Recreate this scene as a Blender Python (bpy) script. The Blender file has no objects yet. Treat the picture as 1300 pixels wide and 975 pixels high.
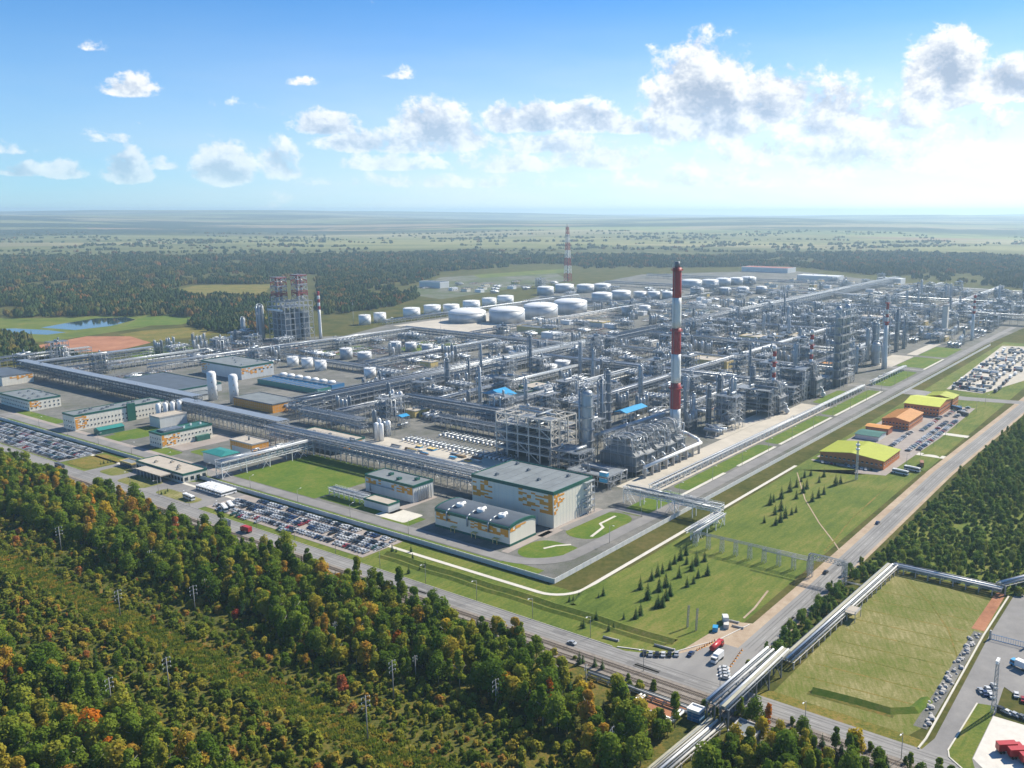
import bpy, math, random
from math import radians, sin, cos, pi, hypot, atan2, sqrt

# ------------------------------------------------------------------ camera
sc = bpy.context.scene
COL = sc.collection
FPX, PPX, PPY, HOR, CAMH = 1121.0, 780.0, 487.5, 268.0, 180.0      # focal length / principal point of the aerial view
PITCH = math.atan((PPY - HOR) / FPX)
cam = bpy.data.objects.new('camera', bpy.data.cameras.new('camera'))
COL.objects.link(cam)
cam.location = (0, 0, CAMH)
cam.rotation_euler = (pi / 2 - PITCH, 0, 0)
cam.data.sensor_width = 36.0
cam.data.lens = FPX / 1300 * 36
cam.data.shift_x = -(PPX - 650) / 1300
cam.data.clip_start = 1.0
cam.data.clip_end = 200000
sc.camera = cam

# ------------------------------------------------------------------ light
SUN_AZ, SUN_EL = radians(52), radians(41)        # azimuth to the right of the view direction (+Y)
sun = bpy.data.objects.new('sun', bpy.data.lights.new('sun', 'SUN'))
COL.objects.link(sun)
sun.data.energy = 5.0
sun.data.angle = radians(0.53)
sun.data.color = (1.0, 0.92, 0.78)
sun.location = (600, 600, 900)
sun.rotation_euler = (-(pi / 2 - SUN_EL), 0, -SUN_AZ)
vs = sc.view_settings
vs.view_transform = 'Standard'
vs.look = 'None'
vs.gamma = 1.0
vs.use_curve_mapping = False
vs.exposure = 0.66
cy = sc.cycles
cy.use_denoising = True
cy.max_bounces = 5
cy.diffuse_bounces = 2
cy.glossy_bounces = 2
cy.transmission_bounces = 2
cy.volume_bounces = 1
cy.transparent_max_bounces = 8
cy.caustics_reflective = False
cy.caustics_refractive = False


class NT:
    """tiny node-tree helper"""
    def __init__(s, nt):
        s.t = nt
        s.n = nt.nodes
        s.l = nt.links

    def put(s, sock, v):
        if v is None:
            return
        if hasattr(v, 'is_output'):
            s.l.new(v, sock)
        else:
            sock.default_value = v

    def math(s, op, a, b=None, c=None, clamp=False):
        n = s.n.new('ShaderNodeMath')
        n.operation = op
        n.use_clamp = clamp
        for i, v in enumerate((a, b, c)):
            s.put(n.inputs[i], v)
        return n.outputs[0]

    def noise(s, vec, scale, detail=3, rough=.55, dist=0., dim='3D'):
        n = s.n.new('ShaderNodeTexNoise')
        n.noise_dimensions = dim
        s.put(n.inputs['Vector'], vec)
        n.inputs['Scale'].default_value = scale
        n.inputs['Detail'].default_value = detail
        n.inputs['Roughness'].default_value = rough
        n.inputs['Distortion'].default_value = dist
        return n.outputs['Fac']

    def ramp(s, fac, stops, interp='LINEAR'):
        n = s.n.new('ShaderNodeValToRGB')
        n.color_ramp.interpolation = interp
        el = n.color_ramp.elements
        while len(el) < len(stops):
            el.new(0.5)
        for e, (p, c) in zip(el, stops):
            e.position = p
            e.color = tuple(c) + (1,) if len(c) == 3 else c
        s.put(n.inputs[0], fac)
        return n.outputs[0]

    def mix(s, fac, a, b, mode='MIX'):
        n = s.n.new('ShaderNodeMix')
        n.data_type = 'RGBA'
        n.blend_type = mode
        s.put(n.inputs[0], fac)
        for i, v in ((6, a), (7, b)):
            if isinstance(v, tuple) and len(v) == 3:
                v = v + (1,)
            s.put(n.inputs[i], v)
        return n.outputs[2]

    def smooth(s, v, lo, hi):
        n = s.n.new('ShaderNodeMapRange')
        n.interpolation_type = 'SMOOTHSTEP'
        s.put(n.inputs[0], v)
        n.inputs[1].default_value = lo
        n.inputs[2].default_value = hi
        return n.outputs[0]

    def lin(s, v, lo, hi, a=0., b=1., clamp=True):
        n = s.n.new('ShaderNodeMapRange')
        n.clamp = clamp
        s.put(n.inputs[0], v)
        for i, q in enumerate((lo, hi, a, b)):
            n.inputs[i + 1].default_value = q
        return n.outputs[0]

    def sep(s, v):
        n = s.n.new('ShaderNodeSeparateXYZ')
        s.put(n.inputs[0], v)
        return n.outputs

    def comb(s, x, y, z=0.):
        n = s.n.new('ShaderNodeCombineXYZ')
        for i, v in enumerate((x, y, z)):
            s.put(n.inputs[i], v)
        return n.outputs[0]


def pix_dir(x, y):
    """azimuth and tangent of elevation of a view direction"""
    u, v = (x - PPX) / FPX, (y - PPY) / FPX
    c, s_ = cos(PITCH), sin(PITCH)
    dx, dy, dz = u, c - v * s_, -s_ - v * c
    return atan2(dx, dy), dz / hypot(dx, dy)


# ------------------------------------------------------------------ sky: Nishita with a field of cumulus clouds
world = bpy.data.worlds.new('World')
sc.world = world
world.use_nodes = True
wt = NT(world.node_tree)
wt.n.clear()
wout = wt.n.new('ShaderNodeOutputWorld')
wbg = wt.n.new('ShaderNodeBackground')
sky = wt.n.new('ShaderNodeTexSky')
sky.sky_type = 'NISHITA'
sky.sun_disc = False
sky.sun_elevation = SUN_EL
sky.sun_rotation = SUN_AZ
sky.altitude = 1800
sky.air_density = 1.0
sky.dust_density = 0.05
sky.ozone_density = 3.5
SKY_S = 0.088
tc = wt.n.new('ShaderNodeTexCoord')
dx, dy, dz = wt.sep(tc.outputs['Generated'])
az = wt.math('ARCTAN2', dx, dy)
hor = wt.math('SQRT', wt.math('ADD', wt.math('MULTIPLY', dx, dx), wt.math('MULTIPLY', dy, dy)))
el = wt.math('DIVIDE', dz, wt.math('MAXIMUM', hor, 0.02))
# cumulus: centre x, base y, half width, height above the base (in view pixels), strength
CLOUDS = [
    (885, 168, 80, 108, 1.0), (920, 170, 60, 80, .9), (975, 150, 75, 62, .9), (1050, 168, 70, 66, .85),
    (865, 132, 55, 30, .7), (1195, 128, 58, 88, 1.0), (1275, 122, 55, 50, .95), (1130, 165, 60, 45, .6), (1090, 215, 130, 70, .65),
    (415, 168, 48, 30, .9), (455, 190, 55, 26, .85), (545, 178, 52, 52, 1.0), (590, 186, 40, 34, .8), (520, 192, 80, 30, .75),
    (640, 165, 30, 34, .95), (680, 164, 36, 34, .95), (745, 164, 52, 34, .95), (800, 168, 40, 20, .8), (700, 192, 80, 24, .7),
    (285, 228, 46, 48, .95), (355, 222, 30, 44, .75), (160, 228, 36, 36, .95), (85, 224, 30, 22, .7), (30, 222, 38, 14, .65),
    (172, 120, 46, 22, .55), (121, 64, 20, 11, .3), (135, 180, 24, 11, .3), (8, 194, 18, 18, .45), (270, 174, 12, 10, .25),
    (500, 214, 70, 20, .55), (640, 216, 70, 24, .5), (760, 212, 90, 30, .6), (560, 236, 160, 14, .4), (900, 235, 160, 24, .5),
    (515, 98, 20, 12, .25), (390, 108, 16, 6, .18), (1240, 180, 60, 40, .55), (210, 214, 24, 14, .55), (960, 205, 70, 36, .6),
]


def vmath(op, a, b, c=None):
    n = wt.n.new('ShaderNodeVectorMath')
    n.operation = op
    for i, v in enumerate((a, b, c)):
        wt.put(n.inputs[i], v)
    return n.outputs['Value'] if op == 'DOT_PRODUCT' else n.outputs[0]


def cloud_shape(azn, eln):
    """max over the clouds of a flat-bottomed dome"""
    best = None
    p = wt.comb(azn, eln, eln)
    for (x, yb, hw, ht, st) in CLOUDS:
        a0, e0 = pix_dir(x, yb)
        w = abs(pix_dir(x + hw, yb)[0] - pix_dir(x - hw, yb)[0]) / 2 * 1.12
        h = abs(pix_dir(x, yb - ht)[1] - e0) * 1.1
        e0 += h * .12
        q = vmath('MULTIPLY_ADD', p, (1 / w, 1 / h, -1 / (.3 * h)), (-a0 / w, -e0 / h, e0 / (.3 * h)))
        q = vmath('MAXIMUM', q, (-1e6, 0, 0))
        d = wt.math('MULTIPLY_ADD', vmath('DOT_PRODUCT', q, q), -st, st)
        best = d if best is None else wt.math('MAXIMUM', best, d)
    best = wt.math('MAXIMUM', best, -1.2)
    # scattered small cumulus over the rest of the sky, thinning upwards
    broad = wt.noise(wt.comb(azn, wt.math('MULTIPLY', eln, 2.6)), 6.5, 2, .5)
    wide = wt.lin(broad, .52, .75, -.75, .45)
    wide = wt.math('SUBTRACT', wide, wt.lin(eln, .04, .32, 0, .8))
    return wt.math('MAXIMUM', best, wide)


def cloud_billow(azn, eln, det=0):
    p = wt.comb(azn, wt.math('MULTIPLY', eln, 1.25))
    n1 = wt.noise(p, 26, 8 - det, .58, .25)
    n2 = wt.noise(p, 75, 5 - det, .6, .1)
    bil = wt.math('ABSOLUTE', wt.math('SUBTRACT', n2, .5))
    return wt.math('MULTIPLY_ADD', wt.math('SUBTRACT', n1, .5), 2.5, wt.math('MULTIPLY', bil, -1.1))


shape = cloud_shape(az, el)
B0 = cloud_billow(az, el)
B1 = cloud_billow(wt.math('ADD', az, .011), wt.math('ADD', el, .014), 2)
D0 = wt.math('ADD', shape, B0)
alpha = wt.smooth(D0, -.02, .48)
lit = wt.math('MULTIPLY_ADD', wt.math('SUBTRACT', B0, B1), .75, .62, clamp=True)
lit = wt.math('SUBTRACT', lit, wt.lin(shape, .25, 1.0, 0., .34), clamp=True)
thick = wt.smooth(D0, .1, 1.1)
lit = wt.math('SUBTRACT', lit, wt.math('MULTIPLY', thick, .10), clamp=True)
ccol = wt.ramp(lit, [(.0, (.29, .36, .46)), (.3, (.44, .49, .56)), (.52, (.62, .64, .65)), (.76, (.72, .71, .69)), (1., (.80, .785, .75))])
scaled = wt.mix(1.0, sky.outputs[0], (SKY_S * .42, SKY_S * .86, SKY_S * 1.15), 'MULTIPLY')
# pale veil of moist air low in the sky, brighter toward the sun's side
side = wt.math('COSINE', wt.math('SUBTRACT', az, SUN_AZ))
veil = wt.math('MULTIPLY', wt.smooth(el, .26, -.01), wt.lin(side, -.2, .95, .50, 1.0))
veil = wt.math('MULTIPLY', veil, wt.lin(wt.noise(wt.comb(az, wt.math('MULTIPLY', el, 5.)), 5, 4, .55), .3, .7, .75, 1.))
scaled = wt.mix(veil, scaled, wt.mix(wt.lin(side, .1, 1.), (.38, .48, .56), (.86, .85, .82)))
# clouds fade into the bright air low over the horizon
alpha = wt.math('MULTIPLY', alpha, wt.lin(el, .0, .13, .25, .96))
final = wt.mix(alpha, scaled, ccol)
wt.put(wbg.inputs[0], final)
wbg.inputs[1].default_value = 1.0
world.cycles.sampling_method = 'MANUAL'
world.cycles.sample_map_resolution = 512
wt.l.new(wbg.outputs[0], wout.inputs[0])

# ------------------------------------------------------------------ plan: the plant's own grid (a along the boulevard, b to the left of it)
_c, _s = cos(PITCH), sin(PITCH)


def G(x, y, z=0.):
    """ground position seen at a place of the view"""
    u, v = (x - PPX) / FPX, (y - PPY) / FPX
    t = (z - CAMH) / (-_s - v * _c)
    return u * t, (_c - v * _s) * t


def project(X, Y, Z=0.):
    f = Y * _c - (Z - CAMH) * _s
    d = -Y * _s - (Z - CAMH) * _c
    if f < 1:
        return -9999, -9999
    return PPX + FPX * X / f, PPY + FPX * d / f


OX, OY = G(703, 741)
_n = hypot(780, FPX / _c)
AX, AY = 780 / _n, FPX / _c / _n
ROT = atan2(AY, AX)


def W(a, b, z=0.):
    return (OX + a * AX - b * AY, OY + a * AY + b * AX, z)


def AB(x, y):
    X, Y = G(x, y)
    X -= OX
    Y -= OY
    return X * AX + Y * AY, -X * AY + Y * AX


def seen(a, b, z=0., m=70):
    x, y = project(*W(a, b, z))
    return -m < x < 1300 + m and y < 975 + m


# ------------------------------------------------------------------ mesh building
class MB:
    def __init__(s):
        s.v = []
        s.f = []
        s.m = []
        s.sm = []

    def face(s, idx, m=0, smooth=False):
        s.f.append(idx)
        s.m.append(m)
        s.sm.append(smooth)

    def quad(s, a, b, c, d, m=0):
        k = len(s.v)
        s.v += [a, b, c, d]
        s.face((k, k + 1, k + 2, k + 3), m)

    def box(s, x0, x1, y0, y1, z0, z1, m=0, top=None):
        k = len(s.v)
        s.v += [(x0, y0, z0), (x1, y0, z0), (x1, y1, z0), (x0, y1, z0), (x0, y0, z1), (x1, y0, z1), (x1, y1, z1), (x0, y1, z1)]
        for q in ((0, 3, 2, 1), (0, 1, 5, 4), (1, 2, 6, 5), (2, 3, 7, 6), (3, 0, 4, 7)):
            s.face(tuple(k + i for i in q), m)
        s.face((k + 4, k + 5, k + 6, k + 7), m if top is None else top)

    def cbox(s, cx, cy_, cz, sx, sy, sz, m=0):
        s.box(cx - sx / 2, cx + sx / 2, cy_ - sy / 2, cy_ + sy / 2, cz - sz / 2, cz + sz / 2, m)

    def beam(s, p, q, w=.3, m=0, n=4, w2=None, smooth=False, caps=True):
        """bar or tube from p to q"""
        w2 = w if w2 is None else w2
        ax = [q[i] - p[i] for i in range(3)]
        L = sqrt(sum(t * t for t in ax)) or 1e-6
        ax = [t / L for t in ax]
        h = (0, 0, 1) if abs(ax[2]) < .9 else (1, 0, 0)
        u = (ax[1] * h[2] - ax[2] * h[1], ax[2] * h[0] - ax[0] * h[2], ax[0] * h[1] - ax[1] * h[0])
        l = sqrt(sum(t * t for t in u))
        u = [t / l for t in u]
        v = (ax[1] * u[2] - ax[2] * u[1], ax[2] * u[0] - ax[0] * u[2], ax[0] * u[1] - ax[1] * u[0])
        k = len(s.v)
        off = pi / 4 if n == 4 else 0
        g = sqrt(2) if n == 4 else 1
        for c, ww in ((p, w), (q, w2)):
            for i in range(n):
                t = 2 * pi * i / n + off
                r = ww / 2 * g
                s.v.append(tuple(c[j] + r * (cos(t) * u[j] + sin(t) * v[j]) for j in range(3)))
        for i in range(n):
            j = (i + 1) % n
            s.face((k + i, k + j, k + n + j, k + n + i), m, smooth)
        if caps:
            s.face(tuple(k + n - 1 - i for i in range(n)), m)
            s.face(tuple(k + n + i for i in range(n)), m)

    def tube(s, p, q, r, m=0, n=8, r2=None):
        s.beam(p, q, 2 * r, m, n, None if r2 is None else 2 * r2, True)

    def path(s, pts, r, m=0, n=8):
        for p, q in zip(pts, pts[1:]):
            s.tube(p, q, r, m, n)

    def lathe(s, prof, c=(0, 0, 0), n=16, m=0, smooth=True, axis='z'):
        """prof: list of (radius, height)"""
        k = len(s.v)
        for (r, z) in prof:
            for i in range(n):
                t = 2 * pi * i / n
                if axis == 'z':
                    s.v.append((c[0] + r * cos(t), c[1] + r * sin(t), c[2] + z))
                elif axis == 'x':
                    s.v.append((c[0] + z, c[1] + r * cos(t), c[2] + r * sin(t)))
                else:
                    s.v.append((c[0] + r * sin(t), c[1] + z, c[2] + r * cos(t)))
        mm = m if isinstance(m, (list, tuple)) else [m] * (len(prof) - 1)
        for j in range(len(prof) - 1):
            for i in range(n):
                i2 = (i + 1) % n
                s.face((k + j * n + i, k + j * n + i2, k + (j + 1) * n + i2, k + (j + 1) * n + i), mm[j], smooth)
        s.face(tuple(k + n - 1 - i for i in range(n)), mm[0])
        e = k + (len(prof) - 1) * n
        s.face(tuple(e + i for i in range(n)), mm[-1])

    def poly(s, pts, z, m=0):
        k = len(s.v)
        s.v += [(p[0], p[1], z) for p in pts]
        ar = sum(pts[i][0] * pts[(i + 1) % len(pts)][1] - pts[(i + 1) % len(pts)][0] * pts[i][1] for i in range(len(pts)))
        r = range(len(pts)) if ar > 0 else range(len(pts) - 1, -1, -1)
        s.face(tuple(k + i for i in r), m)

    def prism(s, pts, z0, z1, m=0, top=None):
        ar = sum(pts[i][0] * pts[(i + 1) % len(pts)][1] - pts[(i + 1) % len(pts)][0] * pts[i][1] for i in range(len(pts)))
        if ar < 0:
            pts = pts[::-1]
        s.poly(pts, z1, m if top is None else top)
        n = len(pts)
        k = len(s.v)
        s.v += [(p[0], p[1], z0) for p in pts] + [(p[0], p[1], z1) for p in pts]
        for i in range(n):
            j = (i + 1) % n
            s.face((k + i, k + j, k + n + j, k + n + i), m)

    def mesh(s, name, mats):
        me = bpy.data.meshes.new(name)
        me.from_pydata(s.v, [], s.f)
        for t in (mats if isinstance(mats, (list, tuple)) else [mats]):
            me.materials.append(M[t] if isinstance(t, str) else t)
        me.polygons.foreach_set('material_index', s.m)
        me.polygons.foreach_set('use_smooth', s.sm)
        me.update()
        return me

    def build(s, name, mats, parent=None, loc=None, rot=None, **kw):
        return put(name, s.mesh(name, mats), parent, loc, rot, **kw)


def put(name, data, parent=None, loc=None, rot=None, label=None, cat=None, group=None, kind=None):
    o = bpy.data.objects.new(name, data)
    COL.objects.link(o)
    if parent is not None:
        o.parent = parent
        KIDS.setdefault(parent.name, []).append(o)
    if loc is not None:
        o.location = loc
    if rot is not None:
        o.rotation_euler = (0, 0, rot)
    tag(o, label, cat, group, kind)
    return o


def tag(o, label=None, cat=None, group=None, kind=None):
    for k, v in (('label', label), ('category', cat), ('group', group), ('kind', kind)):
        if v:
            o[k] = v
    return o


def thing(name, label, cat, a, b, group=None, rot=0., z=0.):
    """an Empty at the thing's base on the plant grid; parts are built in (a, b, z) metres around it"""
    return put(name, None, None, W(a, b, z), ROT + rot, label, cat, group)


KIDS = {}


def copy_tree(o, parent=None):
    """copy of a thing with copies of its parts"""
    c = o.copy()
    COL.objects.link(c)
    if parent is not None:
        c.parent = parent
        KIDS.setdefault(parent.name, []).append(c)
    for ch in KIDS.get(o.name, ()):
        copy_tree(ch, c)
    return c


ORD = ['first', 'second', 'third', 'fourth', 'fifth', 'sixth', 'seventh', 'eighth', 'ninth', 'tenth', 'eleventh', 'twelfth',
       'thirteenth', 'fourteenth', 'fifteenth', 'sixteenth', 'seventeenth', 'eighteenth', 'nineteenth', 'twentieth'] + \
      [t + '-' + u for t in ('twenty', 'thirty', 'forty', 'fifty', 'sixty', 'seventy', 'eighty', 'ninety') for u in ('first', 'second', 'third', 'fourth', 'fifth', 'sixth', 'seventh', 'eighth', 'ninth')]

# ------------------------------------------------------------------ materials
M = {}


def mat(name, col, rough=.6, metal=0., var=.12, scale=1.0, col2=None, spec=None, coords='Object', streak=False, bump=0., emit=None):
    """Principled material whose colour wanders between col and col2 by noise"""
    m = bpy.data.materials.new(name)
    m.use_nodes = True
    t = NT(m.node_tree)
    b = t.n['Principled BSDF']
    tcn = t.n.new('ShaderNodeTexCoord')
    v = tcn.outputs[coords]
    if streak:
        mp = t.n.new('ShaderNodeMapping')
        mp.inputs['Scale'].default_value = (1, 1, .15)
        t.put(mp.inputs[0], v)
        v = mp.outputs[0]
    f = t.noise(v, scale, 5, .6)
    f = t.lin(f, .3, .7)
    if col2 is None:
        col2 = tuple(min(1, c * (1 + var)) for c in col)
        col = tuple(c * (1 - var) for c in col)
    c = t.mix(f, col, col2)
    t.put(b.inputs['Base Color'], c)
    b.inputs['Roughness'].default_value = rough
    b.inputs['Metallic'].default_value = metal
    if spec is not None:
        b.inputs['Specular IOR Level'].default_value = spec
    if bump:
        bn = t.n.new('ShaderNodeBump')
        bn.inputs['Strength'].default_value = bump
        bn.inputs['Distance'].default_value = .2
        t.put(bn.inputs['Height'], f)
        t.l.new(bn.outputs[0], b.inputs['Normal'])
    M[name] = m
    return m


mat('stack_red', (.26, .06, .06), .6, 0, .2, .3)
mat('steel', (.24, .26, .275), .55, .25, .18, .6, streak=True)
mat('steel_light', (.37, .39, .405), .5, .2, .15, .6, streak=True)
mat('steel_dark', (.16, .18, .20), .6, .3, .2, .6)
mat('cladding', (.35, .38, .405), .42, .5, .15, .5, streak=True)
mat('cladding_dull', (.17, .195, .22), .5, .4, .2, .5, streak=True)
mat('pipe_white', (.70, .71, .70), .4, .2, .1, .7)
mat('white_paint', (.78, .78, .76), .5, 0, .06, .4, streak=True)
mat('tank_white', (.80, .80, .78), .45, 0, .05, .15, streak=True)
mat('tank_grey', (.46, .48, .49), .5, .2, .14, .12, streak=True)
mat('tank_roof', (.76, .76, .74), .5, 0, .06, .12)
mat('chimney_red', (.34, .025, .03), .55, 0, .14, .25, streak=True)
mat('chimney_white', (.72, .72, .70), .55, 0, .08, .25, streak=True)
mat('concrete', (.42, .40, .37), .85, 0, .14, .3)
mat('concrete_pale', (.58, .55, .49), .85, 0, .1, .3)
mat('wall_white', (.66, .66, .63), .8, 0, .1, .25, streak=True)
mat('panel_cream', (.77, .72, .60), .6, 0, .05, .3, streak=True)
mat('panel_grey', (.60, .61, .59), .6, 0, .06, .3, streak=True)
mat('panel_orange', (.72, .31, .03), .6, 0, .1, .6)
mat('panel_yellow', (.66, .50, .18), .6, 0, .1, .6)
mat('trim_green', (.008, .10, .07), .5, 0, .15, .5)
mat('roof_teal', (.03, .22, .19), .5, .1, .1, .3)
mat('roof_green_dark', (.03, .13, .10), .55, .1, .15, .3)
mat('roof_grey', (.17, .19, .195), .75, 0, .18, .12)
mat('roof_dark', (.075, .095, .12), .7, 0, .2, .1)
mat('roof_tan', (.42, .37, .30), .85, 0, .12, .25)
mat('roof_lime', (.52, .55, .05), .5, 0, .06, .3)
mat('roof_orange', (.62, .27, .05), .55, 0, .08, .3)
mat('wall_orange', (.52, .17, .05), .65, 0, .12, .5)
mat('wall_brick', (.34, .11, .06), .75, 0, .15, .6)
mat('roof_blue', (.03, .30, .55), .45, .1, .1, .4)
mat('blue_paint', (.04, .20, .42), .5, 0, .12, .5)
mat('glass_dark', (.03, .045, .055), .12, 0, .2, .5, spec=.8)
mat('rubber', (.02, .02, .02), .8, 0, .2, 2)
mat('red_paint', (.42, .02, .02), .35, 0, .1, .6)
mat('wood', (.24, .17, .10), .8, 0, .25, 1.5)
mat('pole_grey', (.28, .275, .26), .8, 0, .12, .6)
mat('rust', (.26, .12, .07), .8, .1, .3, .6)
mat('bark', (.10, .075, .055), .9, 0, .3, 1.2)
mat('birch_bark', (.34, .32, .28), .9, 0, .3, 1.5)
mat('sleeper', (.17, .14, .11), .9, 0, .25, .8)
mat('ballast', (.23, .20, .17), .95, 0, .25, .6)
mat('rail_steel', (.20, .15, .12), .5, .5, .2, 1)
mat('insulation_yellow', (.36, .345, .26), .8, 0, .12, .3)
mat('pipe_aged', (.40, .40, .385), .6, .15, .18, .5)
mat('marking', (.42, .42, .40), .7, 0, .12, .8)

# ------------------------------------------------------------------ ground materials (metres, world space)
def ground_mat(name, stops, s1=.02, s2=.25, rough=.95, stretch=None, fine=.3, rot=0., bump=.25, s3=1.6):
    m = bpy.data.materials.new(name)
    m.use_nodes = True
    t = NT(m.node_tree)
    b = t.n['Principled BSDF']
    g = t.n.new('ShaderNodeNewGeometry')
    v = g.outputs['Position']
    mp = t.n.new('ShaderNodeMapping')
    mp.vector_type = 'TEXTURE'
    mp.inputs['Rotation'].default_value = (0, 0, ROT + rot)
    if stretch:
        mp.inputs['Scale'].default_value = stretch
    t.put(mp.inputs[0], v)
    f1 = t.noise(v, s1, 4, .6)
    f2 = t.noise(mp.outputs[0], s2, 5, .65)
    f3 = t.noise(v, s3, 3, .7)
    f = t.math('ADD', t.math('MULTIPLY', f1, .55), t.math('MULTIPLY', f2, .45))
    f = t.math('MULTIPLY_ADD', t.math('SUBTRACT', f3, .5), fine, f)
    t.put(b.inputs['Base Color'], t.ramp(f, stops))
    b.inputs['Roughness'].default_value = rough
    b.inputs['Specular IOR Level'].default_value = .15
    bn = t.n.new('ShaderNodeBump')
    bn.inputs['Strength'].default_value = bump
    bn.inputs['Distance'].default_value = .3
    t.put(bn.inputs['Height'], f3)
    t.l.new(bn.outputs[0], b.inputs['Normal'])
    M[name] = m
    return m


ground_mat('grass', [(.32, (.055, .092, .014)), (.45, (.095, .135, .020)), (.54, (.135, .16, .028)), (.63, (.185, .175, .045)), (.74, (.26, .205, .08))], .022, .30, fine=.45, s3=.8, stretch=(5, 1, 1))
ground_mat('grass_lush', [(.30, (.055, .11, .012)), (.46, (.085, .145, .016)), (.58, (.13, .165, .025)), (.72, (.19, .175, .05))], .05, .3, fine=.4, s3=.9)
ground_mat('grass_mown', [(.30, (.085, .12, .015)), (.42, (.13, .15, .03)), (.52, (.19, .18, .06)), (.62, (.28, .25, .11)), (.74, (.36, .31, .17))], .03, .75, stretch=(7, 1, 1), fine=.35, s3=.9, rot=.5)
ground_mat('grass_dry', [(.32, (.07, .09, .014)), (.45, (.13, .13, .022)), (.56, (.20, .16, .035)), (.66, (.25, .16, .055)), (.76, (.24, .12, .06))], .035, .22, fine=.6, s3=.7, bump=.9)
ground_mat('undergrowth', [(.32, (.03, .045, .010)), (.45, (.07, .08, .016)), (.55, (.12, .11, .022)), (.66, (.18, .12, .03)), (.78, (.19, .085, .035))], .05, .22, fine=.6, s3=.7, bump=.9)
ground_mat('yard_gravel', [(.30, (.08, .10, .05)), (.40, (.115, .12, .10)), (.52, (.16, .158, .145)), (.64, (.23, .22, .195)), (.78, (.36, .33, .28))], .02, .12, fine=.4)
ground_mat('yard_concrete', [(.30, (.36, .33, .28)), (.5, (.47, .43, .36)), (.7, (.55, .50, .42))], .03, .12, bump=.05)
ground_mat('sand', [(.30, (.30, .22, .15)), (.5, (.40, .31, .22)), (.7, (.48, .39, .29))], .05, .3)
ground_mat('red_soil', [(.30, (.22, .10, .055)), (.5, (.36, .165, .09)), (.7, (.46, .24, .14))], .03, .2)
ground_mat('asphalt', [(.30, (.19, .185, .178)), (.5, (.25, .242, .23)), (.7, (.31, .30, .28))], .04, .12, stretch=(12, 1, 1), fine=.2, bump=.05, rough=.8)
ground_mat('asphalt_far', [(.30, (.17, .165, .16)), (.5, (.225, .217, .208)), (.7, (.29, .278, .26))], .04, .12, fine=.2, bump=.05, rough=.8)
ground_mat('asphalt_dark', [(.30, (.13, .127, .122)), (.5, (.18, .175, .168)), (.7, (.235, .228, .215))], .04, .3, fine=.4, bump=.05, rough=.8)
ground_mat('yard_works', [(.34, (.06, .09, .03)), (.46, (.10, .12, .055)), (.56, (.15, .15, .12)), (.7, (.24, .225, .19))], .008, .05, fine=.3)
ground_mat('paving', [(.30, (.26, .225, .20)), (.5, (.32, .28, .25)), (.7, (.38, .335, .30))], .05, .25, bump=.05)
ground_mat('path_concrete', [(.30, (.50, .47, .40)), (.5, (.58, .55, .47)), (.7, (.64, .60, .52))], .1, .5, bump=.05)


def country_mat():
    """far countryside: woods, meadows and fields in large patches; scrub close by"""
    m = bpy.data.materials.new('countryside')
    m.use_nodes = True
    t = NT(m.node_tree)
    b = t.n['Principled BSDF']
    g = t.n.new('ShaderNodeNewGeometry')
    v = g.outputs['Position']
    x, y, z = t.sep(v)
    mp = t.n.new('ShaderNodeMapping')
    mp.inputs['Scale'].default_value = (.55, 1.5, 1)
    mp.inputs['Rotation'].default_value = (0, 0, .2)
    t.put(mp.inputs[0], v)
    vo = t.n.new('ShaderNodeTexVoronoi')
    vo.inputs['Scale'].default_value = .00055
    vo.inputs['Randomness'].default_value = .9
    t.put(vo.inputs['Vector'], mp.outputs[0])
    cell = t.sep(vo.outputs['Color'])[0]
    fields = t.ramp(cell, [(0, (.15, .18, .06)), (.18, (.22, .23, .08)), (.34, (.34, .30, .16)), (.5, (.28, .23, .13)), (.64, (.18, .25, .07)), (.8, (.28, .17, .10)), (.92, (.14, .17, .06))], 'CONSTANT')
    fine = t.noise(v, .004, 6, .65)
    fields = t.mix(.45, fields, t.ramp(fine, [(.3, (.11, .12, .04)), (.5, (.24, .21, .10)), (.7, (.34, .29, .16))]))
    wn = t.noise(mp.outputs[0], .00065, 7, .64)
    d = t.math('SQRT', t.math('ADD', t.math('MULTIPLY', x, x), t.math('MULTIPLY', y, y)))
    plain = t.math('MULTIPLY', t.smooth(d, 3500, 4300), t.smooth(d, 7600, 6300))
    wood = t.math('MULTIPLY', t.smooth(wn, .47, .50), t.lin(plain, 0, 1, 1, .3))
    speck = t.noise(v, .012, 4, .7)
    wood = t.math('MAXIMUM', wood, t.math('MULTIPLY', t.smooth(speck, .62, .68), .6))
    wcol = t.ramp(t.noise(v, .03, 4, .7), [(.3, (.012, .022, .010)), (.5, (.024, .038, .014)), (.62, (.05, .055, .018)), (.75, (.085, .055, .02))])
    far = t.mix(wood, fields, wcol)
    near = t.ramp(t.math('MULTIPLY_ADD', t.noise(v, .03, 5, .65), .6, t.math('MULTIPLY', t.noise(v, .3, 4, .7), .4)),
                  [(.3, (.028, .042, .012)), (.46, (.07, .078, .02)), (.6, (.12, .105, .035)), (.75, (.16, .11, .05))])
    d = t.math('SQRT', t.math('ADD', t.math('MULTIPLY', x, x), t.math('MULTIPLY', y, y)))
    t.put(b.inputs['Base Color'], t.mix(t.smooth(d, 3300, 4600), near, far))
    b.inputs['Roughness'].default_value = 1.
    b.inputs['Specular IOR Level'].default_value = .05
    M['countryside'] = m


country_mat()


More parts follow.
